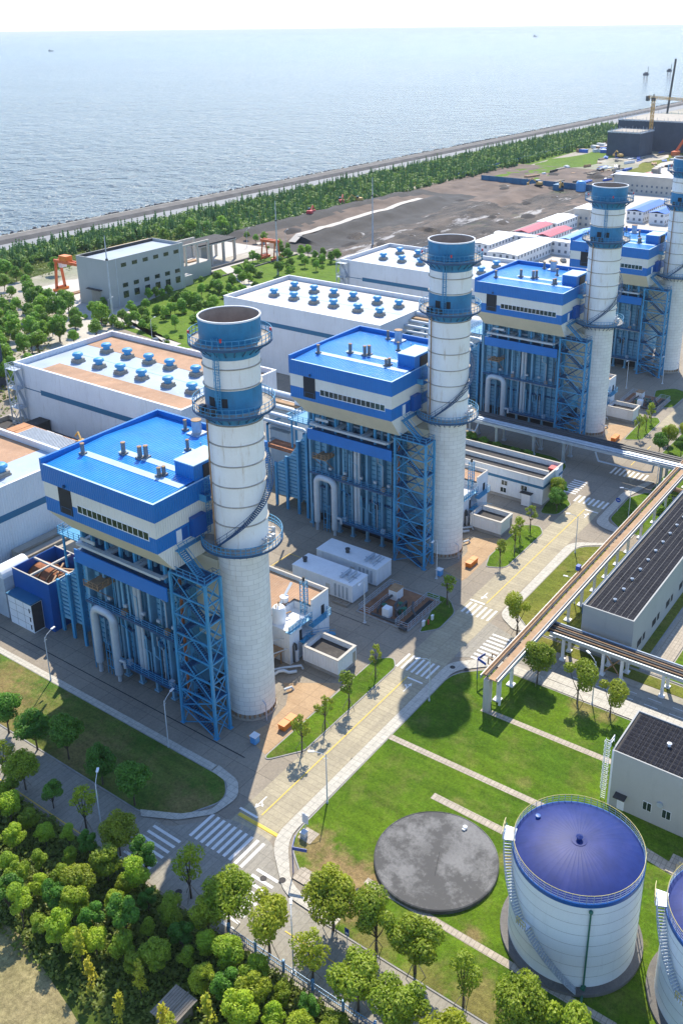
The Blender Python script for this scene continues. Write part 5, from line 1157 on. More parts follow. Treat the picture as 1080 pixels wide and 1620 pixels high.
# ------------------------------------------------------------------ big pipe bridge across the plant
t = thing('pipe_bridge', 'wide pipe bridge on pale columns crossing behind the second chimney', 'pipe bridge', (206,90,0))
MB().box(203.0,40,6.05,206.0,146,6.25).box(202.9,40,5.7,203.0,146,6.4).build('deck', 'steel_pale', t)
MB().box(206.2,40,5.6,209.6,146,6.0).build('deck', 'roof_dark', t)
for k, (x, r_) in enumerate(((206.6,.26),(207.2,.22),(207.75,.3),(208.4,.24),(208.95,.26),(209.4,.18))): MB().tube((x,40,6.0+r_),(x,146,6.0+r_),r_,8).build('pipe', 'pipe_dark' if k % 2 == 0 else 'roof_dark', t, smooth=True)
for x, r_ in ((203.5,.25),(204.3,.32),(205.2,.22)): MB().tube((x,40,6.25+r_),(x,146,6.25+r_),r_,8).build('pipe', 'steel_pale', t, smooth=True)
c = 0
for y in (60.5, 84.6, 92.6, 102.9, 110.6, 120, 130, 140):
    for x in (204.3, 208.6):
        MB().box(x-.3,y-.3,0,x+.3,y+.3,5.55).box(x-.5,y-.5,0,x+.5,y+.5,.4).build('column', 'steel_pale', t)
    MB().box(203.4,y-.25,5.2,209.4,y+.25,5.55).build('crosshead', 'steel_pale', t)
b = MB()
b.bar((204.3,84.9,.4),(208.6,84.9,5.2),.2); b.bar((204.3,92.9,5.2),(208.6,92.9,.4),.2); b.build('brace', 'steel_pale', t)
p = MB(); p.path([(202.6,75,3.6),(202.6,64,3.6),(203.6,62.4,3.6),(204,62.2,5.5)],.22,8); p.path([(202.6,75,3.6),(202.8,76,5.6)],.22,8); p.path([(202.2,108,3.6),(202.2,116,3.6),(203.2,117,5.6)],.2,8); p.path([(202.2,108,3.6),(203.2,107.6,5.6)],.2,8); p.build('hanging_pipe', 'steel_pale', t, smooth=True)

# ------------------------------------------------------------------ rusty pipe rack along the road and its branch
t = thing('pipe_rack', 'long rusty topped pipe rack on white posts beside the dark roofed building', 'pipe rack', (160,55.5,0))
MB().box(111.6,54.2,6.2,215,55.7,6.35).build('deck', 'pipe_rust', t)
MB().box(111.6,54.0,5.75,215,54.15,6.45).box(111.6,57.0,5.75,215,57.12,6.4).build('edge_beam', 'steel_pale', t)
for y, r_, m in ((56.0,.14,'pipe_dark'),(56.35,.2,'pipe_rust'),(56.8,.16,'pipe_rust'),(54.45,.12,'conc_light')): MB().tube((111.8,y,6.5),(214.6,y,6.5),r_,8).build('pipe', m, t, smooth=True)
s = MB(); x = 113
while x < 214: s.box(x,54.1,6.08,x+.14,57.05,6.2); x += 2.0
s.build('cross_member', 'pipe_rust', t)
for x in (115.0,119.6,136.0,141.9,147.8,153.7,159.5,165.3,171.1,178.4,186.4,193.5,207,213):
    MB().box(x-.22,55.35,0,x+.22,55.8,6.05).box(x-.6,55.0,0,x+.6,56.2,.35).box(x-.15,54.15,5.75,x+.15,56.98,6.05).build('post', 'white_paint', t)
MB().box(111.4,55.4,0,112.3,56.4,6.0).build('end_pier', 'conc_light', t); MB().box(113.8,54.6,0,114.1,54.9,6).box(113.8,56.2,0,114.1,56.5,6).build('post', 'white_paint', t)
p = MB()
for x in (116,117.2): p.path([(x,57.2,6.5),(x,58,6.6),(x,58.1,5.4),(x,57.2,5.3)],.12,6)
p.path([(194,55,5.6),(194,52.4,5.4),(196,51,3.4)],.5,10); p.build('branch_pipe', 'pipe_rust', t)
MB().box(148.8,56.9,6.4,149.8,57.6,7.3).build('valve_box', 'sign_blue', t)
t = thing('pipe_rack', 'lower pipe rack branching right in front of the grey building', 'pipe rack', (132,40,0))
MB().box(130.5,-20,4.6,133.8,56,4.75).build('deck', 'roof_dark', t); MB().box(130.2,-20,4.3,130.45,54,4.95).build('edge_beam', 'steel_pale', t)
for x, r_, m in ((131.0,.14,'pipe_rust'),(131.6,.2,'pipe_dark'),(132.2,.16,'pipe_rust'),(132.8,.2,'pipe_dark'),(133.4,.16,'pipe')): MB().tube((x,-20,4.95),(x,55.4,4.95),r_,8).build('pipe', m, t, smooth=True)
for y in (51.6,44.6,41.4,34.6,26):
    for x in (130.7,133.5): MB().box(x-.22,y-.22,0,x+.22,y+.22,4.3).box(x-.45,y-.45,0,x+.45,y+.45,.3).build('post', 'white_paint', t)
    MB().box(130.5,y-.2,4.3,133.7,y+.2,4.6).build('crosshead', 'white_paint', t)
b = MB(); b.bar((130.9,44.4,.6),(130.9,41.6,4.2),.16); b.bar((130.9,41.6,.6),(130.9,44.4,4.2),.16); b.build('brace', 'pipe_rust', t)

# ------------------------------------------------------------------ grey buildings with solar roofs
def solar_mat():
    g = NT('solar_panels'); br = g.n('ShaderNodeTexBrick'); g.l(g.obj, br.inputs['Vector']); br.offset = 0
    br.inputs['Scale'].default_value = 1; br.inputs['Brick Width'].default_value = 1.0; br.inputs['Row Height'].default_value = 0.62; br.inputs['Mortar Size'].default_value = .02
    br.inputs['Color1'].default_value = (.011,.012,.018,1); br.inputs['Color2'].default_value = (.017,.018,.025,1); br.inputs['Mortar'].default_value = (.07,.07,.075,1)
    g.base(br.outputs[0]); g.p.inputs['Roughness'].default_value = 0.5; g.p.inputs['Specular IOR Level'].default_value = 0.03; return g.m
M['solar'] = solar_mat()

t = thing('workshop', 'long grey workshop with rows of dark solar panels on its roof', 'workshop', (175,46,0))
x0,x1,y0,y1,h = 135.2,215,41.6,50.5,8.9
MB().box(x0,y0,0,x1,y1,h-.5).box(x0,y0,h-.5,x0+.25,y1,h).box(x0+.25,y1-.25,h-.5,x1,y1,h).box(x0+.25,y0,h-.5,x1,y0+.25,h).build('wall', 'grey_wall', t)
MB().box(x0+.25,y0+.25,h-.499,x1,y1-.25,h-.42).build('roof', 'roof_dark', t)
MB().box(x0-.05,y1-.02,h-1.8,x1,y1+.1,h+.1).build('gutter', 'steel_navy', t)
rows = 7; ya, yb = y0+.35, y1-1.0
for k in range(rows):
    p = MB(); a = ya+(yb-ya)*k/rows; b_ = ya+(yb-ya)*(k+1)/rows-.04; x = x0+.5
    while x < x1-6:
        L = random.choice((9.0,11.0,12.0,10.0)); e = min(x+L, x1-.4)
        p.add([(x,a,h-.20),(e,a,h-.20),(e,b_,h-.12),(x,b_,h-.12)], [(0,1,2,3)]); x = e+.12
    p.build('solar_row', 'solar', t)
wl = MB()
for k in range(rows): b_ = ya+(yb-ya)*(k+1)/rows-.02; wl.bar((x0+.4,b_,h-.12),(x1-1,b_,h-.12),.03,.03)
wl.build('walk_rail', 'kerb', t)
for x in range(139, 200, 4): MB().lathe(x+.6,46.6,[(.22,h-.4),(.22,h+.2),(.34,h+.2),(0,h+.4)],8).build('roof_vent', 'steel_pale', t)
MB().box(166,41.9,h-.2,169,43.5,h+1.5).build('chiller', 'steel_pale', t)
for k in range(9):
    x = x0+3+k*7.2
    for zz in (2.0,):
        f = MB().box(x,y0-.04,zz,x+1.9,y0-.003,zz+1.3).box(x+2.6,y0-.04,zz,x+3.6,y0-.003,zz+1.3).build('window', 'dark', t)
t = thing('pump_house', 'grey two storey building with dark panel roof at the right edge', 'pump house', (109,28,0))
x0,x1,y0,y1,h = 103.9,113.8,13.0,33.0,9.35
MB().box(x0,y0,0,x1,y1,h-.3).box(x0,y0,h-.3,x0+.2,y1,h).box(x0+.2,y1-.2,h-.3,x1,y1,h).box(x1-.2,y0,h-.3,x1,y1-.2,h).build('wall', 'grey_wall', t)
MB().box(x0+.2,y0,h-.299,x1-.2,y1-.2,h-.2).build('roof', 'roof_dark', t)
k = 0; y = y0+.5
while y < y1-1.0:
    p = MB(); x = x0+.5
    while x < x1-1.0: p.add([(x,y,h-.15),(x+.95,y,h-.15),(x+.95,y+.68,h-.08),(x,y+.68,h-.08)], [(0,1,2,3)]); x += 1.0
    p.build('solar_row', 'solar', t); y += .76
MB().lathe(109,27,[(.2,h-.2),(.2,h+.4),(.35,h+.4),(0,h+.6)],8).build('roof_vent', 'white_paint', t)
MB().box(x0-.03,y1-.3,0,x0-.003,y1-.05,h).build('downpipe', 'white_paint', t)
dr = MB().box(x0-.06,30.6,.1,x0-.003,31.6,2.3).build('door', 'white_paint', t); MB().box(x0-1.2,30.3,2.7,x0-.003,31.9,2.85).build('canopy', 'roof_dark', t)
for y in (27.0,24.4,19,16):
    f = MB().box(x0-.04,y-.06,1.9,x0-.003,y+1.16,3.3).build('window', 'white_paint', t); MB().box(x0-.055,y,1.96,x0-.042,y+.52,3.24).box(x0-.055,y+.6,1.96,x0-.042,y+1.1,3.24).build('pane', 'glass', f)
f = MB().path([(x0-.3,25.9,3.9),(x0-.01,25.9,3.9)],.4,14); f.build('fan_vent', 'steel_pale', t)
l = MB()
for sy in (33.5,34.1): l.bar((104.4,sy,.2),(104.4,sy,10.4),.07)
z = .4
while z < 10.3: l.bar((104.4,33.5,z),(104.4,34.1,z),.05); z += .35
z = 2.4
while z < 10.6: l.path([(104.4-.75*math.sin(q),33.8+.42*math.cos(q),z) for q in [PI*i/6 for i in range(7)]],.04,4); z += .7
for q in (PI*.3,PI*.5,PI*.7): l.bar((104.4-.75*math.sin(q),33.8+.42*math.cos(q),2.4),(104.4-.75*math.sin(q),33.8+.42*math.cos(q),10.4),.05)
railing(l, [(104.4,33.4,9.35),(105.6,33.4,9.35)], 1.1, .04); l.build('caged_ladder', 'white_paint', t)

# ------------------------------------------------------------------ storage tanks
TX, TY, TR, TH = 82.1, 28.7, 7.35, 12.9
def dome_mat():
    g = NT('blue_tank_roof'); x = g.xyz()
    ang = g.math('ARCTAN2', x[1], x[0]); st = g.math('ABSOLUTE', g.math('SINE', g.math('MULTIPLY', ang, 22.0)))
    c = g.mix(g.ramp(g.noise(.5,5,.65), 0, 1, .35, .65), (.005,.019,.125), (.009,.027,.165))
    c = g.mix(g.math('MULTIPLY', g.ramp(g.noise(.35,5,.7), 0, 1, .5, .75), .4), c, (.04,.05,.22))
    g.base(c); g.p.inputs['Roughness'].default_value = .5; g.p.inputs['Specular IOR Level'].default_value = .25
    g.bump(g.math('POWER', st, 6.0), 0.28, .03); return g.m
M['tank_dome'] = dome_mat()
def make_tank():
    t = thing('storage_tank', 'white storage tank with blue dome roof seen whole', 'tank', (TX,TY,0), 'white storage tanks with blue roofs')
    MB().lathe(TX,TY,[(TR+.9,0),(TR+.9,.55),(TR-.2,.6)],72).build('foundation', 'seawall', t, smooth=True)
    s = MB(); s.lathe(TX,TY,[(TR,.6),(TR,TH-.5)],96); s.build('shell', 'tank_white', t, smooth=True)
    r = MB(); z = 2.1
    while z < TH-1: r.lathe(TX,TY,[(TR+.002,z),(TR+.018,z+.01),(TR+.018,z+.03),(TR+.002,z+.04)],96); z += 1.55
    r.build('weld_seam', 'kerb', t)
    MB().lathe(TX,TY,[(TR+.02,TH-.55),(TR+.05,TH-.5),(TR+.05,TH),(TR-.1,TH+.06)],96).build('top_band', 'deep_blue', t, smooth=True)
    MB().lathe(TX,TY,[(TR-.1,TH+.06),(TR*.85,TH+.48),(TR*.6,TH+.98),(TR*.35,TH+1.3),(TR*.12,TH+1.45),(0,TH+1.48)],96).build('roof', 'tank_dome', t, smooth=True)
    MB().lathe(TX,TY,[(.9,TH+1.42),(.9,TH+1.5),(.3,TH+1.56),(.26,TH+1.9),(.4,TH+1.95),(0,TH+2.15)],16).build('vent', 'tank_dome', t, smooth=True)
    MB().lathe(TX+1.2,TY+5.6,[(.3,TH+.6),(.3,TH+.95),(0,TH+1)],10).build('hatch', 'deep_blue', t)
    r = MB(); N = 60; pts = [(TX+(TR-.05)*math.cos(2*PI*k/N),TY+(TR-.05)*math.sin(2*PI*k/N),TH) for k in range(N)]
    for k in range(0,N): r.bar(pts[k],(pts[k][0],pts[k][1],TH+1.1),.05)
    for z in (.15,.45,.8): r.path([(p[0],p[1],TH+z) for p in pts],.025,4,closed=True)
    ro = r.build('railing', 'steel_pale', t); MB().path([(p[0],p[1],TH+1.12) for p in pts],.04,5,closed=True).build('top_rail', 'yellow_rail', ro)
    # wrap-around stair: from the ground at the front, round the left side, up to a landing
    def run(a0, a1, z0, z1, n):
        s = MB(); rr0, rr1 = TR+.12, TR+1.0
        for i in range(n):
            a = a0+(a1-a0)*(i+.5)/n; z = z0+(z1-z0)*(i+.5)/n; da = .013
            s.add([(TX+r_*math.cos(a+d),TY+r_*math.sin(a+d),z+dz) for dz in (0,.05) for r_,d in ((rr0,-da),(rr1,-da),(rr1,da),(rr0,da))], [(0,3,2,1),(4,5,6,7),(0,1,5,4),(1,2,6,5),(2,3,7,6),(3,0,4,7)])
        st = s.build('stair', 'steel_pale', t); h = MB()
        for rr in (rr0,rr1):
            for dz, w in ((-.05,.045),(1.0,.04),(.5,.025)):
                if rr == rr0 and dz > 0: continue
                h.path([(TX+rr*math.cos(a0+(a1-a0)*i/n),TY+rr*math.sin(a0+(a1-a0)*i/n),z0+(z1-z0)*i/n+dz) for i in range(n+1)],w,5)
        for i in range(0,n,3): a = a0+(a1-a0)*i/n; z = z0+(z1-z0)*i/n; h.bar((TX+rr1*math.cos(a),TY+rr1*math.sin(a),z),(TX+rr1*math.cos(a),TY+rr1*math.sin(a),z+1),.04)
        h.build('handrail', 'steel_pale', st)
    A0, A1, A2 = rad(207), rad(163), rad(114)
    run(A0, A1, .7, 6.6, 26); run(A1-rad(7), A2, 6.7, TH+.1, 28)
    def plat(a0, a1, z, r0, r1):
        p = MB(); p.arc(TX,TY,r0,r1,z-.08,z,a0,a1,6); po = p.build('landing', 'white_paint', t)
        q = MB(); railing(q, [(TX+r1*math.cos(a0+(a1-a0)*k/4),TY+r1*math.sin(a0+(a1-a0)*k/4),z) for k in range(5)], 1.1, .035, step=.6); q.build('railing', 'yellow_rail', po)
    plat(A1-rad(8), A1+rad(1), 6.65, TR+.1, TR+1.1); plat(A2-rad(14), A2+rad(1), TH+.12, TR-1.3, TR+1.2)
    a = rad(214); p = MB(); x, y = TX+(TR+.18)*math.cos(a), TY+(TR+.18)*math.sin(a)
    p.path([(x,y,.3),(x,y,TH-.9)],.1,8); p.build('green_pipe', 'green_pipe', t); MB().ico((x,y,TH-.9),.25,1).build('elbow', 'green_pipe', t); MB().box(x-.25,y-.25,.2,x+.25,y+.25,.9).path([(x,y,.35),(x-2.2,y-.6,.3)],.14,8).build('valve', 'green_pipe', t)
    a = rad(305); x, y = TX+(TR+.25)*math.cos(a), TY+(TR+.25)*math.sin(a)
    p = MB(); p.path([(x,y,1),(x,y,TH+.4),(x-.4*math.cos(a),y-.4*math.sin(a),TH+.6)],.09,7); p.path([(x+.5,y-.1,1),(x+.5,y-.1,TH-1.6)],.06,6)
    for z in (4,7,10,12): p.bar((x-.4,y,z),(x+.7,y-.1,z),.06)
    p.build('drain_pipe', 'green_pipe', t)
    return t
TK = make_tank()
copy_tree(TK, Vector((TX+1.2,TY-17.4,0)), 'white storage tank with blue dome cut off at the right edge of the photo')
t = thing('round_slab', 'large round concrete slab, grey with dark stains, on the lawn', 'round slab', (82.0,47.1,0))
def slab_mat():
    g = NT('stained_slab'); n = g.noise(.22,9,.74); n2 = g.noise(.45,8,.76)
    c = g.mix(g.ramp(n,0,1,.46,.6),(.065,.064,.063),(.185,.182,.178)); c = g.mix(g.math('MULTIPLY',g.ramp(n2,0,1,.56,.7),.7),c,(.035,.034,.034)); c = g.mix(g.math('MULTIPLY',g.ramp(g.noise(1.8,5,.7),0,1,.62,.75),.5),c,(.27,.265,.26))
    g.base(c); g.p.inputs['Roughness'].default_value = .8; return g.m
M['slab'] = slab_mat()
MB().lathe(82,47.1,[(8.0,.1),(8.0,.62),(7.85,.72),(7.85,.66),(0,.75)],96).build('slab', 'slab', t, smooth=True)
MB().bar((79.5,45.8,.76),(83.0,47.2,.77),.07,.03).build('crack', 'dark', t)
tag(MB().lathe(88.4,46.5,[(.3,.72),(.3,1.0),(.2,1.05),(0,1.1)],10).box(87.9,46.3,.72,88.1,46.7,.9).build('manhole_lid', 'white_paint', loc=(88.4,46.5,0)), 'small white hatch on the edge of the round slab', 'hatch')

# ------------------------------------------------------------------ lamp posts
def make_lamp(x, y, ang, h, lbl, first=None):
    if first is None:
        t = thing('street_lamp', lbl, 'street lamp', (x,y,0), 'street lamps')
        MB().lathe(x,y,[(.16,0),(.16,.5),(.1,.55),(.06,8.6)],10).box(x-.25,y-.25,0,x+.25,y+.25,.1).build('pole', 'lamp_grey', t, smooth=True)
        MB().path([(x,y,8.2),(x+.5,y,8.7),(x+1.7,y,9.1)],.045,6).bar((x-.25,y,7.9),(x+.4,y,7.9),.05).build('arm', 'lamp_grey', t)
        MB().box(x+1.6,y-.16,9.03,x+2.4,y+.16,9.17).build('lamp_head', 'white_paint', t)
        return t
    return copy_tree(first, (x,y,0), lbl, rad(ang), (1,1,h/9.0))
L0 = make_lamp(0, 0, 0, 9, 'tall street lamp at the corner of the shaded lawn under the nearest stair tower')
L0.location = (77.4,90.8,0); L0.rotation_euler = (0,0,rad(10))
for x, y, a, h, lb in ((77.6,118.4,8,9,'street lamp at the left edge of the shaded lawn, half in sunlight'),(60.8,86.4,40,8.5,'street lamp among the trees left of the big crosswalk'),(82.0,64.6,125,9,'street lamp on the pavement above the round slab'),(108.6,64.4,140,8.5,'street lamp beside the middle crosswalk on the main road'),
    (120.7,85.4,190,9,'lamp post in front of the pipe pit'),(140.9,82.5,185,9,'lamp post beside the blue cabinet below the second chimney'),(59.4,52.3,40,8.5,'street lamp between the trees at the bottom crosswalk'),(122.6,42.9,60,8.5,'street lamp among the three round trees right of the arrow sign'),
    (164.9,64.2,120,9,'street lamp on the dry lawn left of the rusty pipe rack'),(200.6,60.1,120,8,'street lamp at the far end of the rusty pipe rack'),(184.1,60.4,120,8,'street lamp beside the round blue sign'),(147.6,56.8,100,5.5,'short lamp at the near end of the workshop'),(194.5,109,200,7,'lamp under the pipe bridge behind the office roof'),
    (263.4,91,185,9,'lamp post below the third chimney'),(273.0,83.5,185,9,'lamp post beside the farthest chimney'),(218,243,0,8,'street lamp on the garden road beside the parked car'),(228,276,0,8,'street lamp in front of the grey warehouse'),(352,318,0,9,'street lamp at the far end of the garden'),(360,300,0,9,'street lamp beside the track over the mud')):
    make_lamp(x, y, a, h, lb, L0)
def mast(x, y, h, lbl):
    t = thing('lighting_mast', lbl, 'mast', (x,y,0), 'tall lighting masts')
    MB().lathe(x,y,[(.45,0),(.14,h)],10).build('pole', 'steel_pale', t, smooth=True)
    MB().lathe(x,y,[(.2,h*.73),(.5,h*.73),(.5,h*.75),(.2,h*.75)],8).lathe(x,y,[(0,h),(.06,h),(.02,h+3)],6).build('collar', 'pipe_dark', t)
mast(223,268.4,33,'tall thin mast in front of the grey warehouse'); mast(316,268.3,32,'tall thin mast in the garden behind the second hall'); mast(386.5,266.7,33.5,'tall thin mast at the edge of the muddy site')

# ------------------------------------------------------------------ signs and small things
def arrow_sign(x, y, ang, lbl):
    t = thing('arrow_sign', lbl, 'sign', (x,y,0), 'blue arrow signs'); MB().tube((x,y,0),(x,y,4.3),.07,8).build('post', 'sign_blue', t)
    m = MB(); a = rad(ang)
    for s_ in (-1, 1):
        b = a+s_*rad(48); m.bar((x,y,4.2),(x+1.9*math.cos(b),y+1.9*math.sin(b),4.2),.07,.5)
    m.build('board', 'sign_blue', t)
arrow_sign(117.7,60.8,-60,'blue direction sign with two boards beside the rusty rack pier'); arrow_sign(70.1,61.0,-20,'blue direction sign with two boards at the bottom corner of the lawn')
t = thing('board_sign', 'white notice board on a post beside the small slab', 'sign', (76.3,64.0,0)); MB().tube((76.3,63.9,.1),(76.3,63.9,2.6),.06,8).build('post', 'lamp_grey', t); MB().box(76.25,63.4,1.6,76.33,64.4,3.1).build('board', 'white_paint', t)
m = MB()
for z in (1.8,2.05,2.3,2.55,2.8): m.box(76.235,63.52,z,76.247,64.28,z+.08)
m.build('lettering', 'lamp_grey', t)
tag(MB().box(75.1,63.2,.16,75.9,63.9,.9).box(75.05,63.15,.902,75.95,63.95,1.0).build('junction_box', 'lamp_grey', loc=(75.5,63.5,.1)), 'grey junction box on the small paved square beside the notice board', 'box')
t = thing('road_sign', 'blue and white road sign among the trees below the round slab', 'sign', (65.5,49.2,0)); MB().tube((65.5,49.2,0),(65.5,49.2,2.9),.05,8).build('post', 'lamp_grey', t); MB().box(65.44,48.9,1.9,65.49,49.5,3.0).build('board', 'sign_blue', t); MB().box(65.43,49.0,2.1,65.439,49.4,2.4).build('panel', 'white_paint', t)
t = thing('round_sign', 'round blue road sign at the far junction', 'sign', (187.2,64.0,0)); MB().tube((187.2,64,0),(187.2,64,2.9),.05,8).build('post', 'lamp_grey', t); MB().path([(187.1,64,2.9),(187.18,64,2.9)],.55,20).build('disc', 'sign_blue', t); MB().bar((187.08,63.7,2.9),(187.08,64.3,2.9),.02,.12).build('arrow', 'white_paint', t)
t = thing('floodlight_post', 'short green post with a white lamp behind the tank', 'post', (90.5,33.9,0)); MB().tube((90.5,33.9,.1),(90.5,33.9,3.4),.12,8).box(90.1,33.5,.1,90.9,34.3,1.1).build('post', 'green_pipe', t); MB().box(90.1,33.6,3.4,90.9,34.2,3.7).build('lamp', 'white_paint', t)
t = thing('green_bollard', 'small green and white post at the edge of the round slab', 'post', (92.0,42.3,0)); MB().lathe(92,42.3,[(.18,.1),(.18,.9),(.24,.95),(0,1.1)],10).build('post', 'green_pipe', t)
tag(MB().box(97.2,19.6,.12,100.4,22.6,.3).box(98.2,20.3,.3,99.4,21.6,1.1).box(98.4,20.6,1.1,98.7,21.3,1.5).build('valve_slab', ['path'], loc=(98.8,21,0)), 'small paved slab with a valve between the tank and the grey building', 'valve slab')
sheet('path', [(98.5,30.5),(100.3,30.5),(96.5,8),(94.7,8)], .153, 'path')
# blue fence along the bottom road
t = thing('blue_fence', 'blue and white picket fence along the grove beside the bottom road', 'fence', (59,40,0))
f = MB(); y = -20.0
while y < 62: f.box(58.92,y,.15,58.98,y+.07,1.2); y += .3
f.build('picket', 'lamp_grey', t)['kind'] = 'stuff'
MB().box(58.92,-20,.35,58.98,62,.45).box(58.92,-20,1.05,58.98,62,1.15).build('rail', 'cab_blue', t)
for k in range(20): MB().box(58.8,-18+4.2*k-.12,0,59.1,-18+4.2*k+.12,1.6).build('post', 'cab_blue', t)
t = thing('slab_shed', 'low shed with a grey slatted roof at the edge of the grove', 'shed', (47.6,59,0))
MB().box(46.0,57.9,0,49.0,60.3,2.2).build('wall', 'timber', t); m = MB(); y = 57.5
while y < 60.7: m.box(45.6,y,2.25,49.5,y+.28,2.36); y += .33
m.box(45.5,58.9,2.362,49.6,59.05,2.42); m.build('roof', 'timber', t)
# ------------------------------------------------------------------ trees
def leaf_quad(mb, p, nrm, s, rnd):
    t = nrm.cross(Vector((rnd.uniform(-1,1), rnd.uniform(-1,1), rnd.uniform(-1,1))))
    if t.length < 1e-3: t = nrm.orthogonal()
    t.normalize(); b = nrm.cross(t)
    w = s*rnd.uniform(.6,1.0)*.5; l = s*rnd.uniform(.8,1.3)*.5
    c = len(mb.v); k = nrm*s*.12
    mb.v += [tuple(p-t*l), tuple(p+b*w-k), tuple(p+t*l), tuple(p-b*w-k)]
    mb.f.append([c,c+1,c+2,c+3]); mb.mi.append(0)
def make_tree(name, label, lm, H, R, cb, nl, per, ls, seed, group=None, sparse=0.0, lobe=(.27,.50), stakes=False, cat='tree', flat=1.0):
    rnd = random.Random(seed)
    t = thing(name, label, cat, (0,0,0), group)
    ch = H-cb; cz = cb+ch*.5; lobes = []
    tries = 0
    while len(lobes) < nl and tries < 4000:
        tries += 1
        d = Vector((rnd.gauss(0,1),rnd.gauss(0,1),rnd.gauss(0,1))).normalized(); q = rnd.uniform(.35,.85)**.6
        r = R*rnd.uniform(*lobe)*(1.0 if rnd.random() < .7 else .7)
        taper = 1.0-.35*max(0, d.z)
        c = Vector((d.x*(R-r*.75)*q*taper, d.y*(R-r*.75)*q*taper, cz+d.z*(ch*.5-r*.6)*q*flat))
        if all((c-o[0]).length > .5*(r+o[1]) for o in lobes) or tries > 2500: lobes.append((c, r))
    tr = MB(); tip = Vector((rnd.uniform(-.15,.15)*R*.3, rnd.uniform(-.15,.15)*R*.3, cb+ch*.35))
    r0 = max(.09, H*.018)
    tr.path([(0,0,0),(tip.x*.3,tip.y*.3,cb*.6),tuple(tip)], r0*1.15, 7, r1=r0*.55)
    for c, r in lobes[:7]:
        s = Vector((tip.x*.6,tip.y*.6,cb*rnd.uniform(.75,1.0))); m_ = s.lerp(c,.5)+Vector((0,0,-.1*R)); tr.path([tuple(s),tuple(m_),tuple(c)], r0*.55, 5, r1=r0*.18)
    tr.build('trunk', 'bark', t, loc=(0,0,0), smooth=True)
    cr = MB()
    for c, r in lobes:
        n = int(per*(r/(R*.43))**2)
        for _ in range(n):
            d = Vector((rnd.gauss(0,1),rnd.gauss(0,1),rnd.gauss(0,1)+.15)).normalized()
            if rnd.random() < sparse: continue
            rr = r*(rnd.uniform(.80,1.08) if rnd.random() < .8 else rnd.uniform(.3,.8))
            p = c+Vector((d.x*rr, d.y*rr, d.z*rr*.88))
            nn = (d*1.0+Vector((rnd.gauss(0,.45),rnd.gauss(0,.45),rnd.gauss(.15,.45)))).normalized()
            leaf_quad(cr, p, nn, ls, rnd)
    cr.build('crown', lm, t, loc=(0,0,0))
    if stakes:
        s = MB()
        for k in range(3): a = 2*PI*k/3+.4; s.bar((1.1*math.cos(a),1.1*math.sin(a),.05),(.12*math.cos(a),.12*math.sin(a),2.0),.06)
        s.build('stake', 'timber', t, loc=(0,0,0))
    return t
def place(protos, spots, labels, group, smin=.85, smax=1.15, z=0.0):
    """first use moves the builder's own tree, the next ones are copies"""
    for i, sp in enumerate(spots):
        x, y = sp[0], sp[1]; sc = sp[2] if len(sp) > 2 else random.uniform(smin, smax)
        p = protos[i % len(protos)]; rz = random.uniform(0, 2*PI); lb = labels(i) if callable(labels) else labels
        s3 = (sc*random.uniform(.88,1.14), sc*random.uniform(.88,1.14), sc*random.uniform(.94,1.08))
        if not p.get('_used'):
            p['_used'] = 1; p.location = (x,y,z); p.rotation_euler = (0,0,rz); p.scale = s3; p['label'] = lb; p['group'] = group
        else:
            c = copy_tree(p, (x,y,z), lb, rz, s3, group)
ORD = ['first','second','third','fourth','fifth','sixth','seventh','eighth','ninth','tenth','eleventh','twelfth']
street = [make_tree('street_tree','x','leaf',8.0,3.2,2.8,18,620,.30,3,stakes=True), make_tree('street_tree','x','leaf',8.2,3.3,2.9,7,720,.30,8,lobe=(.36,.47),stakes=True),
          make_tree('street_tree','x','leaf',8.0,3.0,2.6,12,620,.30,14,lobe=(.3,.45),stakes=True)]
street += [make_tree('street_tree','x','leaf',8.4,2.6,2.4,11,260,.29,21,sparse=.1,lobe=(.28,.42),stakes=True)]
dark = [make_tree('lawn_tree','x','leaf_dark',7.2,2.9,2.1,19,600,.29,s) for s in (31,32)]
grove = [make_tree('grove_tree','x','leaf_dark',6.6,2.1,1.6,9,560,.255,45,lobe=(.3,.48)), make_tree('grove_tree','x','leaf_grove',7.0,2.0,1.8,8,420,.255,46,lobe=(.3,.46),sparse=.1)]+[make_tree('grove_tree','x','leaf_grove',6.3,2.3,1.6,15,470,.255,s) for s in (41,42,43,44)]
young = [make_tree('young_tree','x','leaf_young',7.4,2.0,3.2,13,100,.38,s,sparse=.1,lobe=(.2,.38),stakes=True) for s in (51,52)]
def make_sapling(seed):
    rnd = random.Random(seed); t = thing('yellow_sapling', 'x', 'tree', (0,0,0)); H = 5.6
    MB().path([(0,0,0),(.08,.05,2.5),(0,.1,5.3)], .07, 5, r1=.02).build('trunk','bark',t,loc=(0,0,0)); c = MB()
    for k in range(40):
        z = .9+4.5*rnd.random()**.9; R = 1.15*(1-z/6.0)**.7*rnd.uniform(.6,1.15); a = rnd.uniform(0,2*PI)
        for j in range(9):
            f = rnd.uniform(.25,1.0); q = Vector((math.cos(a)*R*f+rnd.gauss(0,.1), math.sin(a)*R*f+rnd.gauss(0,.1), z+.35*f+rnd.gauss(0,.12)))
            leaf_quad(c, q, Vector((rnd.gauss(0,.7),rnd.gauss(0,.7),1)).normalized(), .3, rnd)
    c.build('crown','leaf_yellow',t,loc=(0,0,0)); return t
gold = [make_sapling(s) for s in (61,62,63)]
garden = [make_tree('garden_tree','x','leaf_far',6.0,2.4,1.6,14,210,.40,s) for s in (71,72,73)]
shrub = [make_tree('round_shrub','x','leaf_far',1.9,1.5,.25,9,110,.36,s,cat='shrub') for s in (81,82)]

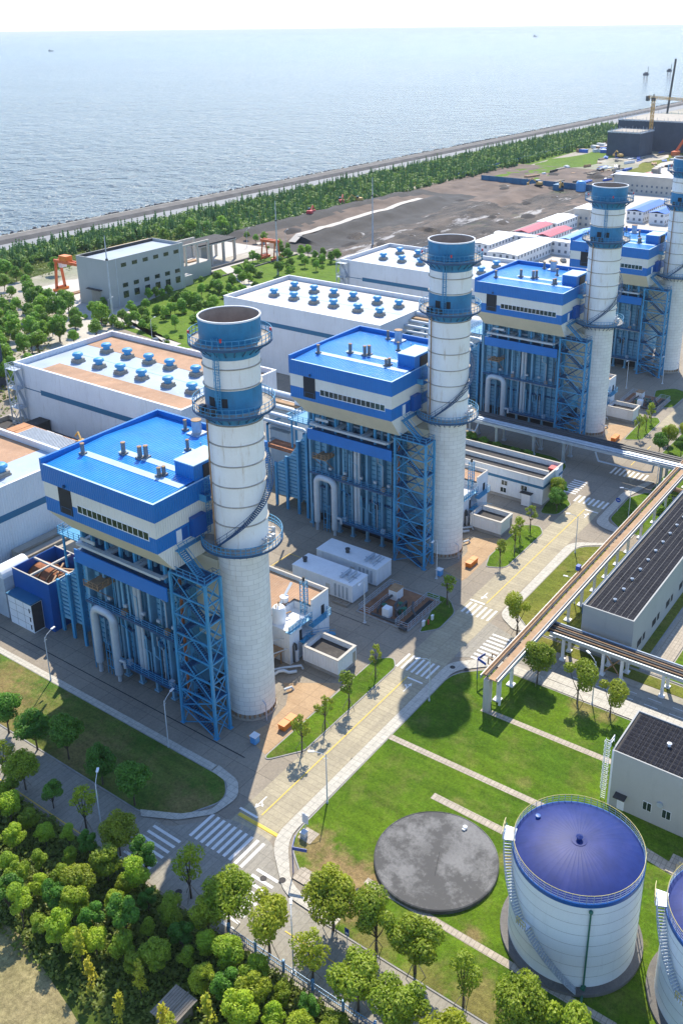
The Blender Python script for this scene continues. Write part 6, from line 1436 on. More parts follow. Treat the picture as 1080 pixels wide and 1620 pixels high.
place([street[0],street[1],street[2],street[-1]], [(66.4,51.9,1.14),(66.6,45.9,1.08),(67.1,40.9,1.1),(66.8,34.5,.96),(66.6,27.6,1.1),(66.4,22.6,1.16),(66.5,16.5,1)],
      lambda i: ['round tree with yellowish crown below the round slab, leftmost on that lawn edge','second tree from the left on the lawn edge below the round slab','loose crowned tree, third from the left on the lawn edge below the round slab','small round tree on the lawn edge left of the tank','round tree at the foot of the white tank, left one of two','larger round tree at the foot of the white tank, right one of two','tree at the bottom edge below the second tank'][i], 'street trees along the bottom road')
place([street[0],street[1],street[-1],street[2],street[2],street[0]], [(59.6,62.3,1.02),(59.6,56.0,1.18),(59.6,49.7,1.0),(59.8,43.6,1.05),(59.5,38.3,1.08),(59.5,32.5,1.0)],
      lambda i: ['compact round tree left of the bottom crosswalk','sparse tall tree in front of the bottom crosswalk, beside the blue fence','slim sparse tree right of the bottom lamp post','full round tree in the middle of the bottom road edge','full round tree at the bottom edge near the middle','tree cut by the bottom edge right of the middle'][i], 'street trees along the bottom road')
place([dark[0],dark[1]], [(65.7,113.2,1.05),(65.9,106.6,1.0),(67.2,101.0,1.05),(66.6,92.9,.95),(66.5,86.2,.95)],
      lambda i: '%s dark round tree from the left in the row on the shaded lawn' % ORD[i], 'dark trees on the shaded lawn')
place([street[-1],street[0],grove[0]], [(59.8,106.0,.8),(59.8,101.2,.85),(59.8,95.1,.8),(59.9,88.4,.92),(59.4,81.2,.85),(59.2,75.9,.98),(60.0,69.0,1.0)],
      lambda i: '%s tree from the left in the row between the left road and the grove' % ORD[i], 'street trees along the left road')
gl = [(54.8,97.5),(55.2,94.0),(52.1,92.8),(54.9,90.3),(48.7,89.1),(51.6,86.9),(54.5,84.7),(55.7,79.1),(49.1,84.1),(51.7,83.0),(51.8,79.6),(55.2,75.5),(45.9,85.7),(48.7,80.5),(49.5,77.6),(52.9,74.5),(55.4,71.6),(48.2,87.0),(45.9,79.6),(46.2,76.5),(49.5,74.5),(47.9,72.2),(51.7,71.3),(52.4,68.3),(49.3,69.2),(50.3,64.7),(55.7,67.6),(54.1,64.5),(55.0,61.4),(52.4,61.9),(55.1,58.0),(51.4,58.6),(52.2,55.8),(55.1,54.4),(53.0,52.8),(55.4,50.6),(52.6,49.7),(50.6,52.3),(55.6,47.0),(53.0,46.3),(50.4,47.5),(55.8,43.5),(53.0,42.5),(49,44),(46.5,73.6),(57,100.5),(56.5,87.5),(52.5,98),(49.5,94),(57,84),(48.6,66.4),(57,75.2),(57.4,63.5),(45.5,82.5)]
def ranked(pts_, bands):
    names = 'first second third fourth fifth sixth seventh eighth ninth tenth eleventh twelfth thirteenth fourteenth fifteenth sixteenth seventeenth eighteenth nineteenth twentieth'.split()
    un = names[:9]; names += [t_+'-'+u for t_ in ('twenty','thirty','forty','fifty','sixty') for u in un]
    out = {}
    for test, text in bands:
        grp = sorted([i for i, q in enumerate(pts_) if i not in out and test(q)], key=lambda i: screen_x(pts_[i]))
        for k, i in enumerate(grp): out[i] = text % (names[k])
    return lambda i: out[i]
def screen_x(q):
    d = Vector((q[0], q[1], 4))-Vector((0, 0, 100)); return d.dot(r2)/d.dot(fwd)
random.shuffle(gl)
glabel = ranked(gl, [(lambda q: q[0] > 54.4, '%s tree from the left in the grove row nearest the road'), (lambda q: q[0] > 51.4, '%s tree from the left in the second row of the grove'), (lambda q: q[0] > 49, '%s tree from the left in the third row of the grove'), (lambda q: True, '%s tree from the left along the dry field edge of the grove')])
place(grove, [(x,y) for x,y in gl], glabel, 'trees of the lower left grove', .58, 1.04)
place(gold, [(45.8,72.0,1.1),(44.5,69.0,1.0),(47.2,64.0,1.0),(43.9,63.5,.9),(45.0,57.8,1.1),(44.6,56.2,1.2),(46.5,53.0,.9),(48.4,55.0,1.1),(46.8,49.5,1)],
      lambda i: ['tall yellow green sapling at the edge of the dry field','yellow green sapling nearest the dry field, second from the left','yellowish sapling standing alone in the dark gap of the grove','small yellow sapling above the bottom edge of the grove','yellow sapling at the bottom edge left of the shed','bright yellow sapling in front of the shed','short yellow sapling right of the shed','tallest yellow sapling, right beside the shed','yellow sapling at the bottom edge right of the shed'][i], 'yellow saplings at the grove edge')
place(young, [(88.1,73.9,.92),(93.9,74.0,.88),(100.0,73.9,1.0),(108.8,74.9,.9)], lambda i: '%s slender young tree from the left on the nearest road island' % ORD[i], 'young trees on road islands')
place(young, [(133.9,76.0,.9)], 'slender young tree on the tip of the small lawn beside the pipe pit', 'young trees on road islands')
place(young, [(151.7,74.4,.85),(157.9,74.3,.9),(162.8,75.6,.85),(168.2,75.8,.85)], lambda i: '%s slender young tree from the left on the second road island' % ORD[i], 'young trees on road islands')
place(young, [(229.5,75.0,.85),(235.0,74.9,.85),(241.0,75.6,.8)], lambda i: '%s slender young tree on the road island beyond the pipe bridge' % ORD[i], 'young trees on road islands')
place([street[1],street[0],street[1]], [(132.9,61.2,1.0),(122.4,52.3,.98),(121.4,44.9,1.0),(121.2,39.4,.86)], lambda i: ['wide round tree beside the rusty rack at the middle junction','round tree right of the rusty rack pier, leftmost of three','middle one of three round trees right of the rack pier','rightmost of three round trees, next to the grey building'][i], 'round trees by the pipe rack')
place([dark[0],street[1]], [(179.6,75.0,.78),(182.0,76.0,.86),(184.8,77.0,.8)], lambda i: '%s leafy tree at the corner of the white office' % ORD[i], 'trees at the office corner')
place([dark[1],street[1],garden[0]], [(222.5,67.0,.8),(226.0,66.0,.85),(229.5,67.4,.8),(224,62,.8),(232,63,.8),(238,64,.85),(246,66,.8)], lambda i: '%s tree from the left by the road at the right edge beyond the bridge' % ORD[i], 'trees beyond the pipe bridge')
place(shrub, [(203.4,110.0,1.4),(201.5,96.0,1.2),(201.8,93.0,1.3),(200.5,90.0,1.0),(203.5,106,1.2),(202.8,102,1.1),(187.5,61.0,.8),(197.5,56.5,1.2),(195,55.5,1.1),(191.5,55.8,1.0)], lambda i: '%s low shrub from the left on the lawns near the pipe bridge' % ORD[i], 'shrubs near the pipe bridge')
# garden and thicket at the back left
mid = [(227.2,284.3),(226.2,275.9),(227.6,268.9),(235.7,271.4),(235.5,264.2),(242.4,266.2),(243.3,259.8),(257.3,269.7),(261.9,268.3),(269.0,268.7),(264.0,259.6),(277.6,267.1),(279.8,263.7),(302.7,278.9),(295.8,269.9),(313.1,283.5),(235.9,288.7),(362.7,327.6),(360.1,319.5),(364.2,317.2),(354.9,300.4),(355.9,295.2),(348.5,281.2),(351.8,279.6),(351.1,270.3),(354.0,265.8),(321.7,266.8),(332.2,266.2),(327.4,270.4),(306.1,281.6),(308.0,278.7),(308.2,275.4),(292.3,282.2),(283.0,282.4),(280.1,272.7),(250,254),(232,246),(224,254),(243,245),(340,262),(346,262),(258,252),(330,258),(316,262)]+[(random.uniform(222,300), random.uniform(250,284)) for _ in range(34)]+[(random.uniform(300,350), random.uniform(258,294)) for _ in range(12)]
mlabel = ranked(mid, [(lambda q: q[0] < 245 and q[1] > 255, '%s small tree from the left in front of the grey warehouse'), (lambda q: q[0] > 345, '%s round tree from the left between the garden and the muddy site'), (lambda q: q[1] > 272, '%s small tree from the left on the lawn beyond the warehouse corner'), (lambda q: True, '%s small tree from the left along the garden road behind the halls')])
place(garden, mid, mlabel, 'trees of the garden', .7, 1.05)
shr = [(x+random.uniform(-7,7), y+random.uniform(-7,7), random.uniform(.8,1.7)) for x, y in mid[::2]]+[(218,236,.9),(222,240,1.1),(226,237,.8)]
place(shrub, shr, ranked(shr, [(lambda q: q[0] < 250, '%s green shrub from the left on the garden lawns below the warehouse'), (lambda q: q[0] < 300, '%s green shrub from the left in the middle of the back garden'), (lambda q: True, '%s green shrub from the left at the far end of the back garden')]), 'shrubs of the garden')
left = [(x_+random.uniform(-4,4), y_+random.uniform(-4,4)) for x_, y_ in [(176,256),(168,248),(184,264),(192,276),(200,288),(208,298),(216,310),(198,272),(190,268),(212,286),(220,304),(204,292),(222,314),(180,272),(172,262),(164,254),(186,284),(194,294),(202,304),(210,316),(150,244),(142,240)]]+[(239.3,340.0),(245.1,362.3),(256.5,362.9),(244.6,354.3),(226.0,331.7),(224.9,318.5),(224.4,312.0),(225.5,308.1),(212.1,310.1),(206.1,306.1),(211.0,294.5),(215.5,287.7),(195.0,271.3),(198.7,267.6),(207.3,269.8),(198.1,293.4),(187.1,276.0),(180.7,263.2),(169.5,257.8),(161.5,247.5),(214.5,278.7),(203,300),(216,300),(205,284),(192,284),(188,266),(202,276),(176,268),(183,280),(219,270),(210,281),(165,240),(158,236),(173,250),(232,345),(250,352),(262,350),(357.2,361.6),(368.7,361.3),(371.5,352.6),(380,358),(345,356),(335,358),(200,262),(208,260),(196,280),(222,292),(230,306)]
place(garden, [(x,y,random.uniform(1.0,1.7)) for x, y in left], ranked(left, [(lambda q: q[0] > 232, '%s bushy tree from the left at the foot of the conifer belt'), (lambda q: q[1] > 300, '%s bushy tree from the left in the back row near the orange gantry'), (lambda q: q[1] > 275, '%s bushy tree from the left in the middle of the back thicket'), (lambda q: True, '%s bushy tree from the left in the thicket nearest the brown roofed hall')]), 'trees of the back thicket')
# conifer belt
def make_conifer(seed):
    rnd = random.Random(seed); t = thing('conifer_tree', 'x', 'tree', (0,0,0), 'conifers of the shelter belt'); H = 9.0
    MB().tube((0,0,0),(0,0,8.4),.14,5,r1=.03).build('trunk','bark',t,loc=(0,0,0)); c = MB()
    for k in range(13):
        z = 1.0+7.8*k/13; R = 1.9*(1-k/13.5)**.85+.15
        for j in range(11):
            a = rnd.uniform(0,2*PI); r = R*rnd.uniform(.75,1.1); p = Vector((math.cos(a)*r*.55, math.sin(a)*r*.55, z+rnd.uniform(-.2,.3)))
            d = Vector((math.cos(a),math.sin(a),-.35)).normalized(); s = d.cross(Vector((0,0,1))).normalized()*.38*(.5+R/2); b = len(c.v)
            c.v += [tuple(p-d*r*.5+Vector((0,0,.35))),tuple(p+s),tuple(p+d*r*.55),tuple(p-s)]; c.f.append([b,b+1,b+2,b+3]); c.mi.append(0)
    c.build('crown','leaf_conifer',t,loc=(0,0,0)); return t
con = [make_conifer(s) for s in (91,92,93)]
pts = []
for k in range(7500):
    x = 170+random.random()**1.2*850; y = random.uniform(376 if x < 345 else 340, 402)
    if all((x-p[0])**2+(y-p[1])**2 > 7 for p in pts[-500:]): pts.append((x,y))
pts.sort(key=lambda p: p[0]*.81+p[1]*.58)
place(con, [(x,y,random.uniform(.45,.95)) for x,y in pts[:300]], 'dark green conifer in the long shelter belt below the sea wall', 'conifers of the shelter belt')
bs = MB(); br_ = random.Random(15)
for k in range(520):
    x = 180+br_.random()**1.2*800; y = 402+br_.uniform(-3,3); r = br_.uniform(1.2,2.2)
    for j in range(60):
        d = Vector((br_.gauss(0,1),br_.gauss(0,1),abs(br_.gauss(0,1)))).normalized(); leaf_quad(bs, Vector((x,y,.6))+d*r, (d+Vector((br_.gauss(0,.4),br_.gauss(0,.4),.3))).normalized(), .9, br_)
rest = MB(); rr_ = random.Random(5)
for x, y in pts[300:6500]:
    s = rr_.uniform(.4,.95)
    if rr_.random() < .38:
        r = rr_.uniform(1.3,2.4)
        for k in range(34):
            d = Vector((rr_.gauss(0,1),rr_.gauss(0,1),abs(rr_.gauss(0,1))+.1)).normalized(); leaf_quad(bs, Vector((x,y,1.6*s+1.0))+d*r, (d+Vector((rr_.gauss(0,.4),rr_.gauss(0,.4),.3))).normalized(), 1.0, rr_)
        continue
    for k in range(7):
        z = (1.0+7.6*k/7)*s; R = (1.9*(1-k/7.6)+.2)*s
        for j in range(5):
            a = rr_.uniform(0,2*PI); d = Vector((math.cos(a),math.sin(a),-.5)); q = d.cross(Vector((0,0,1))).normalized()*.55*R; p = Vector((x,y,z))
            rest.add([p+Vector((0,0,.8*s)), p+d*R*.6+q, p+d*R*1.05, p+d*R*.6-q], [(0,1,2,3)])
struct(tag(bs.build('hedge', 'leaf_far'), 'bright green bushes in and along the sea side of the conifer belt', 'bushes'), 'stuff')
struct(tag(rest.build('conifer_belt','leaf_conifer'), 'far run of the conifer belt along the sea wall, trees too small to tell apart', 'trees'), 'stuff')
# undergrowth and tall weeds
ug = MB(); r3 = random.Random(9)
for k in range(16000):
    if k < 9000: x = r3.uniform(43,58); y = r3.uniform(40,108)
    else: x = r3.uniform(140,345); y = r3.uniform(225,376)
    if k < 9000 and x < 46.5-.1*abs(y-75)*0 and r3.random() < .6: continue
    if k >= 9000 and not (1.12*x+50 < y < 1.12*x+100 and x < 228) and not (352 < y < 376): continue
    h = r3.uniform(.3,1.3)*(1 if k < 9000 else 1.6)
    for _ in range(3): leaf_quad(ug, Vector((x+r3.uniform(-.4,.4),y+r3.uniform(-.4,.4),h*r3.random())), Vector((r3.gauss(0,.6),r3.gauss(0,.6),1)).normalized(), .5*(1 if k < 9000 else 1.8), r3)
struct(tag(ug.build('undergrowth','leaf_scrub'), 'tangle of weeds and low scrub under and between the trees', 'undergrowth'), 'stuff')
# ------------------------------------------------------------------ grey warehouse and what stands beside it
t = thing('warehouse', 'big grey warehouse with three rows of dark windows near the sea', 'warehouse', (257,295,0))
x0,x1,y0,y1,h = 237.5,277.5,286.0,303.8,19.0
w = MB(); q=.4; w.box(x0,y0,0,x1,y1,h-1.3)
for a in ((x0,y0,x0+q,y1),(x1-q,y0,x1,y1),(x0+q,y0,x1-q,y0+q),(x0+q,y1-q,x1-q,y1)): w.box(a[0],a[1],h-1.3,a[2],a[3],h)
w.build('wall', 'grey_wall', t); MB().box(x0+q,y0+q,h-1.299,x1-q,y1-q,h-1.2).build('roof', 'roof_blue_grey', t)
MB().box(x0+q,y1-q-.3,h-1.2,x1-q,y1-q-.003,h-.05).box(x0+q,y0+.9,h-1.2,x0+q+9,y0+1.2,h-.6).build('roof_edge', 'roof_dark', t)
for k in range(6):
    x = x0+8+5.6*k
    for z, hh in ((15.2,1.5),(7.2,1.6),(3.0,2.6)): MB().box(x-1.3,y0-.06,z,x+1.3,y0-.003,z+hh).build('window', 'glass', t)
for x in (x0+4.2, x0+38): MB().box(x-.1,y0-.12,0,x+.1,y0-.003,h).build('downpipe', 'lamp_grey', t)
MB().box(x0-.08,291.2,0,x0-.003,296.6,6.2).build('door', 'conc', t); MB().box(x0-1.4,290.2,6.8,x0-.003,298.2,7.1).build('canopy', 'roof_dark', t)
MB().box(x1+.0,y0+1.5,0,x1+6,y0+7.0,4.2).build('annex', 'grey_wall', t)
t = thing('concrete_frame', 'open concrete frame of beams and columns right of the grey warehouse', 'frame', (296,296,0))
MB().box(278.0,293,0,300.5,302.5,6.5).build('wall', 'grey_wall', t); MB().box(278.3,293.3,6.502,300.2,302.2,6.6).build('floor', 'conc_light', t)
for x in (279,286,293,299.8):
    for y in (293.5,302): MB().box(x-.4,y-.4,6.5,x+.4,y+.4,14.8).build('column', 'conc_light', t)
MB().box(278.5,293.1,14.8,300.2,293.9,15.6).box(278.5,301.6,14.8,300.2,302.4,15.6).build('beam', 'conc_light', t)
MB().box(280,297,6.6,288,301,7.6).box(290,296,6.6,296,299,7.2).build('stored_steel', 'pipe_rust', t)
t = thing('open_shed', 'open sided concrete shed with dark flat roof at the end of the warehouse row', 'shed', (318,312,0))
MB().box(306,305,9.6,330,318,10.2).build('roof', 'roof_dark', t); MB().box(305.8,304.8,9.2,330.2,318.2,9.59).build('beam', 'conc_light', t); MB().box(306,310,0,318,318,9.1).build('wall', 'grey_wall', t)
for x in (306.6,314,322,329.4):
    for y in (305.6,317.4): MB().box(x-.5,y-.5,0,x+.5,y+.5,9.2).build('column', 'conc_light', t)
def gantry(x, y, w, h, ang, lbl, m='crane_orange', box=True):
    t = thing('gantry_crane', lbl, 'gantry crane', (x,y,0), 'gantry cranes'); t.rotation_euler = (0,0,rad(ang)); o = (x,y,0)
    for s_ in (-1,1):
        l = MB(); k_ = .85 if box else .45; l.bar((x+s_*w/2,y-2.2,.8),(x+s_*w/2,y-1.1,h),k_); l.bar((x+s_*w/2,y+2.2,.8),(x+s_*w/2,y+1.1,h),k_); l.bar((x+s_*w/2,y-2.4,1.6),(x+s_*w/2,y+2.4,1.6),k_); l.build('leg', m, t)
        MB().box(x+s_*w/2-.7,y-3.6,.2,x+s_*w/2+.7,y+3.6,1.2).build('wheel_beam', 'orange' if box else m, t)
    b = MB()
    for dy in (-1.1,1.1): b.box(x-w/2-1,y+dy-.35,h,x+w/2+1,y+dy+.35,h+1.2)
    b.build('girder', m, t)
    if box:
        MB().box(x+1,y-1.6,h+1.2,x+5.6,y+1.6,h+3.2).build('trolley', 'orange', t); MB().box(x+w/2-2.4,y-2.4,h-2.2,x+w/2-.3,y+.2,h-.1).build('cab', 'car_white', t)
    return t
gantry(246,318,17,12,90,'big orange gantry crane left of the grey warehouse')
gantry(338,291,7.5,8,90,'small orange gantry crane over a trench in the garden', box=False)
gantry(292,334,22,9.5,0,'yellow brown gantry crane behind the grey warehouse', m='crane_yellow', box=False)
tag(MB().box(243,316,.1,252,317,.6).box(244,318,.1,250,318.8,.5).build('steel_beams','pipe_rust',loc=(247,317,0)), 'steel beams lying on the sunlit concrete beside the orange gantry crane', 'steel beams')
tag(MB().box(300,292,.1,301,299,1.2).box(301,298.5,.1,344,299.3,1.0).box(300,286,.1,352,286.6,.6).build('garden_wall','seawall',loc=(322,296,0)), 'low dark wall round the garden beyond the warehouse', 'wall')
t = thing('car', 'grey car on the road in front of the brown striped hall', 'car', (217.5,241,0))
def car(o, x, y, ang, body, lbl=None):
    m = MB(); m.extr([(-2.1,.35),(2.1,.35),(2.1,.8),(1.3,.95),(.7,1.5),(-1.2,1.5),(-1.9,.95),(-2.1,.9)], 'y', -.9, .9); m.build('body', body, o, loc=(0,0,0))
    g = MB(); g.extr([(1.15,.98),(.68,1.44),(-1.15,1.44),(-1.75,.98)], 'y', -.92, .92); g.build('glass', 'glass', o, loc=(0,0,0))
    for sx in (-1.35,1.35):
        for sy in (-.85,.85): MB().path([(sx,sy-.1,.34),(sx,sy+.1,.34)],.34,12).build('wheel', 'rubber', o, loc=(0,0,0))
    o.rotation_euler = (0,0,rad(ang))
car(t, 0, 0, 60, 'car_grey')
CW = thing('car', 'white car parked in front of the white site houses', 'car', (414,172,0), 'cars by the site houses'); car(CW, 0, 0, 20, 'car_white')
for x, y, a, l in ((419,172.5,20,'second white car parked beside the site houses'),(402,178,70,'third white car parked near the low white site house'),):
    copy_tree(CW, (x,y,0), l, rad(a))
CG = copy_tree(t, (406,175,0), 'dark car parked among the white cars by the site houses', rad(40), 1.0, 'cars by the site houses'); copy_tree(t, (398,182,0), 'dark car half behind the third chimney band, by the site houses', rad(15), 1.0, 'cars by the site houses')
t = thing('grey_building', 'dark grey building end at the left edge of the photo', 'building', (150,262,0)); MB().box(150,247,0,162,253.5,17).build('wall', 'net', t); MB().box(149.8,246.8,17.002,162.2,253.7,17.6).build('parapet', 'conc', t)

# ------------------------------------------------------------------ building site
M['stripe_dim'] = mat('grey_window', (0.12,0.15,0.19), 0.4, 0.2, 0.6)
def site_house(x0,y0,x1,y1,h,roof,lbl,wall='site_white',slope=.5,win=True,axis='x',group='site houses'):
    t = thing('site_house', lbl, 'site house', ((x0+x1)/2,(y0+y1)/2,0), group)
    MB().box(x0,y0,0,x1,y1,h).build('wall', wall, t); r = MB(); e = .5
    if axis == 'x': ym = (y0+y1)/2; r.extr([(y0-e,h),(ym,h+slope*2),(y1+e,h),(y1+e,h+.15),(ym,h+slope*2+.18),(y0-e,h+.15)], 'x', x0-e, x1+e)
    else: xm = (x0+x1)/2; r.extr([(x0-e,h),(xm,h+slope*2),(x1+e,h),(x1+e,h+.15),(xm,h+slope*2+.18),(x0-e,h+.15)], 'y', y0-e, y1+e)
    r.build('roof', roof, t)
    if win:
        for z in ([1.0] if h < 5 else [1.0, 4.2]):
            x = x0+1
            while x < x1-1.6: MB().box(x,y0-.05,z,x+1.2,y0-.003,z+1.3).build('window', 'stripe_dim', t); x += 3.2
            y = y0+1
            while y < y1-1.6: MB().box(x0-.05,y,z,x0-.003,y+1.2,z+1.3).build('window', 'stripe_dim', t); y += 3.2
    return t
site_house(382,186.5,417,200.5,6,'site_white','largest white roofed site house, nearest to the third boiler house',slope=.25)
site_house(395,207.5,419,217,6,'site_white','white roofed site house at the left end of the group, beside the mud',slope=.25)
site_house(421,197,425.5,218,6.2,'site_white','narrow white roofed site house in front of the two red roofs',slope=.15,axis='y')
site_house(430,204.5,457,211.8,6,'red_roof','left one of two red roofed site houses'); site_house(427,191.6,452,199,6,'red_roof','right one of two red roofed site houses')
site_house(424,178.2,454,186,6,'site_pale_blue','site house with a faded blue roof beside the red roofs'); site_house(418.5,178,423,195,6.2,'site_white','narrow white site house with windows facing the parked cars',slope=.15,axis='y')
site_house(460,203,486,214,6,'site_white','white roofed site house behind the red roofs',slope=.2); site_house(487,197,506,205.5,9.5,'site_white','grey white taller site house behind the second band of the third chimney',wall='conc_light',slope=.1)
site_house(515,178,553,187,6,'site_blue_roof','long bright blue roofed site house right of the third chimney'); site_house(515,166,535,174.5,6,'site_blue_roof','short bright blue roofed site house right of the third chimney')
site_house(610,186,622,232,11,'site_white','long grey site hall behind the third chimney top',wall='conc_light',slope=.2,axis='y'); site_house(690,183,705,205,13,'site_white','grey site house at the right edge beside the farthest chimney',wall='stripe_blue',slope=.2,axis='y'); site_house(655,178,668,192,9,'site_white','white roofed site house left of the farthest chimney top',wall='site_blue_roof',slope=.2)
site_house(372,206,379,226,3,'conc_light','low flat white store beside the farthest hall',slope=.1,win=False,axis='y')
tag(MB().box(380,219.5,0,520,220.0,3.2).build('site_wall','conc_light',loc=(450,219.7,0)), 'pale wall between the mud and the white site houses', 'wall')
tag(MB().box(560,150,0,560.6,178,3).box(505,160,.0,548,160.6,3.0).build('site_wall','site_white',loc=(540,160,0)), 'white wall in front of the blue roofed site houses', 'wall')
def fence(name, a, b, h, lbl):
    a, b = Vector((*a,0)), Vector((*b,0)); t = thing(name, lbl, 'fence', a.lerp(b,.5), 'blue hoardings'); MB().bar(a+Vector((0,0,h/2)),b+Vector((0,0,h/2)),.3,h).build('panel','stripe_blue',t)
    L = (b-a).length; n = int(L/6); u = (b-a).normalized(); s_ = u.cross(Vector((0,0,1)))*.25
    for k in range(n+1): c = a.lerp(b,k/n); MB().bar(c-s_,c-s_+Vector((0,0,h+.2)),.2).build('post','steel_navy',t)
fence('hoarding',(610,347),(830,351),3.4,'long blue hoarding along the back of the grass strip'); fence('hoarding',(603,240),(606,326),4.0,'blue hoarding across the mud behind the third chimney')
tag(MB().lathe(600,250,[(3.2,0),(3.2,5.2),(2.4,6.4),(0,6.9)],18).build('blue_silo','cab_blue',loc=(600,250,0)), 'round blue silo beside the hoarding on the site', 'silo')
tag(MB().box(592,262,0,600,266,4).box(606,232,0,614,246,3.4).box(640,236,0,650,240,4).build('site_shed','stripe_blue',loc=(600,250,0)), 'low dark blue sheds around the silo on the site', 'shed')
def digger(x,y,ang,m,lbl,s=1.0,first=None):
    if first is not None: return copy_tree(first,(x,y,2.2),lbl,rad(ang),s)
    t = thing('excavator', lbl, 'excavator', (x,y,2.2), 'excavators on the mud')
    for sy in (-1.5,1.5): MB().box(-2.6,sy-.45,0,2.6,sy+.45,1.1).build('track','rubber',t,loc=(0,0,0))
    b = MB().box(-2.4,-1.6,1.2,1.4,1.6,2.9); b.build('body',m,t,loc=(0,0,0)); MB().box(.4,.3,2.9,1.9,1.6,4.1).build('cab','glass',t,loc=(0,0,0))
    MB().bar((1.2,-.3,2.4),(4.8,-.3,5.0),.7).bar((4.8,-.3,5.0),(7.6,-.3,2.2),.5).box(7.0,-1.0,.4,8.4,.4,1.9).build('boom',m,t,loc=(0,0,0))
    t.rotation_euler = (0,0,rad(ang)); return t
D1 = digger(428,338,20,'red','leftmost red excavator on the dark mud bank'); D1.scale = (.92,)*3
digger(466,344,30,'red','second red excavator from the left on the mud bank',1.0,D1); D3 = digger(478,340,150,'crane_yellow','yellow excavator right of the two red ones on the mud bank'); D3.scale = (.92,)*3
digger(760,286,60,'orange','orange excavator on the far pale ground',1.0,D3); digger(592,276,100,'x','yellow excavator in front of the blue hoarding',.95,D3); digger(596,262,200,'x','second yellow excavator beside the blue silo',.9,D3)
M['heap_dark'] = mat('dark_spoil', (0.035,0.03,0.028), 0.95, 0.3, 0.2)
hm = random.Random(31)
HEAPS = []
for k in range(40):
    x, y = hm.uniform(375,690), hm.uniform(228,342); r = hm.uniform(1.5,5.5); h = r*hm.uniform(.2,.4); m = MB(); z0 = 0.2
    n = 14; rows = [(1.0,0),(.72,.35),(.42,.75),(.15,1.0)]
    ring = [[(r*q*(1+hm.uniform(-.18,.18))*math.cos(2*PI*i/n)*1.7, r*q*(1+hm.uniform(-.18,.18))*math.sin(2*PI*i/n), h*w+hm.uniform(-.1,.1)) for i in range(n)] for q, w in rows]
    m.v = [v for rg in ring for v in rg]+[(0,0,h*1.03)]
    for j in range(3):
        for i in range(n): m.f.append([j*n+i, j*n+(i+1)%n, (j+1)*n+(i+1)%n, (j+1)*n+i]); m.mi.append(0)
    for i in range(n): m.f.append([3*n+i, 3*n+(i+1)%n, 4*n]); m.mi.append(0)
    o = m.build('spoil_heap', hm.choice(('mud','heap_dark','heap_dark')), loc=(0,0,0), smooth=True); o.location = (x,y,z0); o.rotation_euler = (0,0,hm.uniform(0,3)*.2)
    tag(o, 'x', 'spoil heap', 'spoil heaps on the mud'); HEAPS.append((o, (x, y)))
hl = ranked([q for o, q in HEAPS], [(lambda q: q[1] > 305, '%s low spoil heap from the left on the mud next to the conifer belt'), (lambda q: q[1] > 265, '%s low spoil heap from the left in the middle of the mud'), (lambda q: True, '%s low spoil heap from the left on the mud near the site houses')])
for i, (o, q) in enumerate(HEAPS): o['label'] = hl(i)
LAID = {}
# scattered materials: heaps, timber and pipes laid out
rs = random.Random(77)
for k in range(110):
    x, y = rs.uniform(610,860), rs.uniform(222,305); w, l, h = rs.uniform(2,14), rs.uniform(1,4), rs.uniform(.4,2.0); a = rs.choice((0,0,rad(20),rad(-15)))
    m = MB()
    for j in range(4): m.box(-w/2,-l/2+l*j/4,0,w/2,-l/2+l*(j+.8)/4,h*rs.uniform(.5,1))
    mk = rs.choice(('pipe_rust','steel_pale','site_white','conc','timber','roof_dark','site_blue_roof')); o = m.build('material_stack', mk, loc=(0,0,0)); LAID.setdefault(('material stack', mk), []).append((o, (x, y))); o.location = (x,y,.1); o.rotation_euler = (0,0,a)
    tag(o, 'x', 'material stack', 'material stacks on the site')
for k in range(26):
    x, y = rs.uniform(790,900), rs.uniform(310,336); mk = rs.choice(('site_white','site_blue_roof','pipe_rust','site_white')); o = MB().box(-4,-1.5,0,4,1.5,2.6).build('site_cabin', mk, loc=(0,0,0)); LAID.setdefault(('cabin', mk), []).append((o, (x, y))); o.location = (x,y,.1); o.rotation_euler = (0,0,rs.uniform(0,3))
    tag(o, 'x', 'site cabin', 'site cabins on the far site')
HUE = {'pipe_rust':'rusty brown','steel_pale':'pale steel','site_white':'white','conc':'grey','timber':'timber','roof_dark':'black','site_blue_roof':'bright blue'}
for (kind_, mk), lst in LAID.items():
    lb = ranked([q for o, q in lst], [(lambda q: True, '%s '+HUE[mk]+' '+kind_+(' from the left on the far part of the site' if kind_ != 'cabin' else ' from the left beside the smaller netted block'))])
    for i, (o, q) in enumerate(lst): o['label'] = lb(i)
def truck(x,y,a,lbl,m='red'):
    t = thing('truck', lbl, 'truck', (x,y,.1)); MB().box(-6,-1.3,1.2,3,1.3,4.0).build('load_bed','conc',t,loc=(0,0,0)); MB().box(3.3,-1.3,.8,6,1.3,3.9).build('cab',m,t,loc=(0,0,0))
    for sx in (-4.5,-2.5,4.4):
        for sy in (-1.2,1.2): MB().path([(sx,sy-.2,.6),(sx,sy+.2,.6)],.6,10).build('wheel','rubber',t,loc=(0,0,0))
    t.rotation_euler = (0,0,rad(a)); t.scale = (1.5,)*3
truck(655,226,10,'red truck on the pale haul road of the site'); truck(690,232,10,'white truck ahead of the red one on the haul road','car_white'); truck(715,214,95,'small red truck near the right edge of the site')
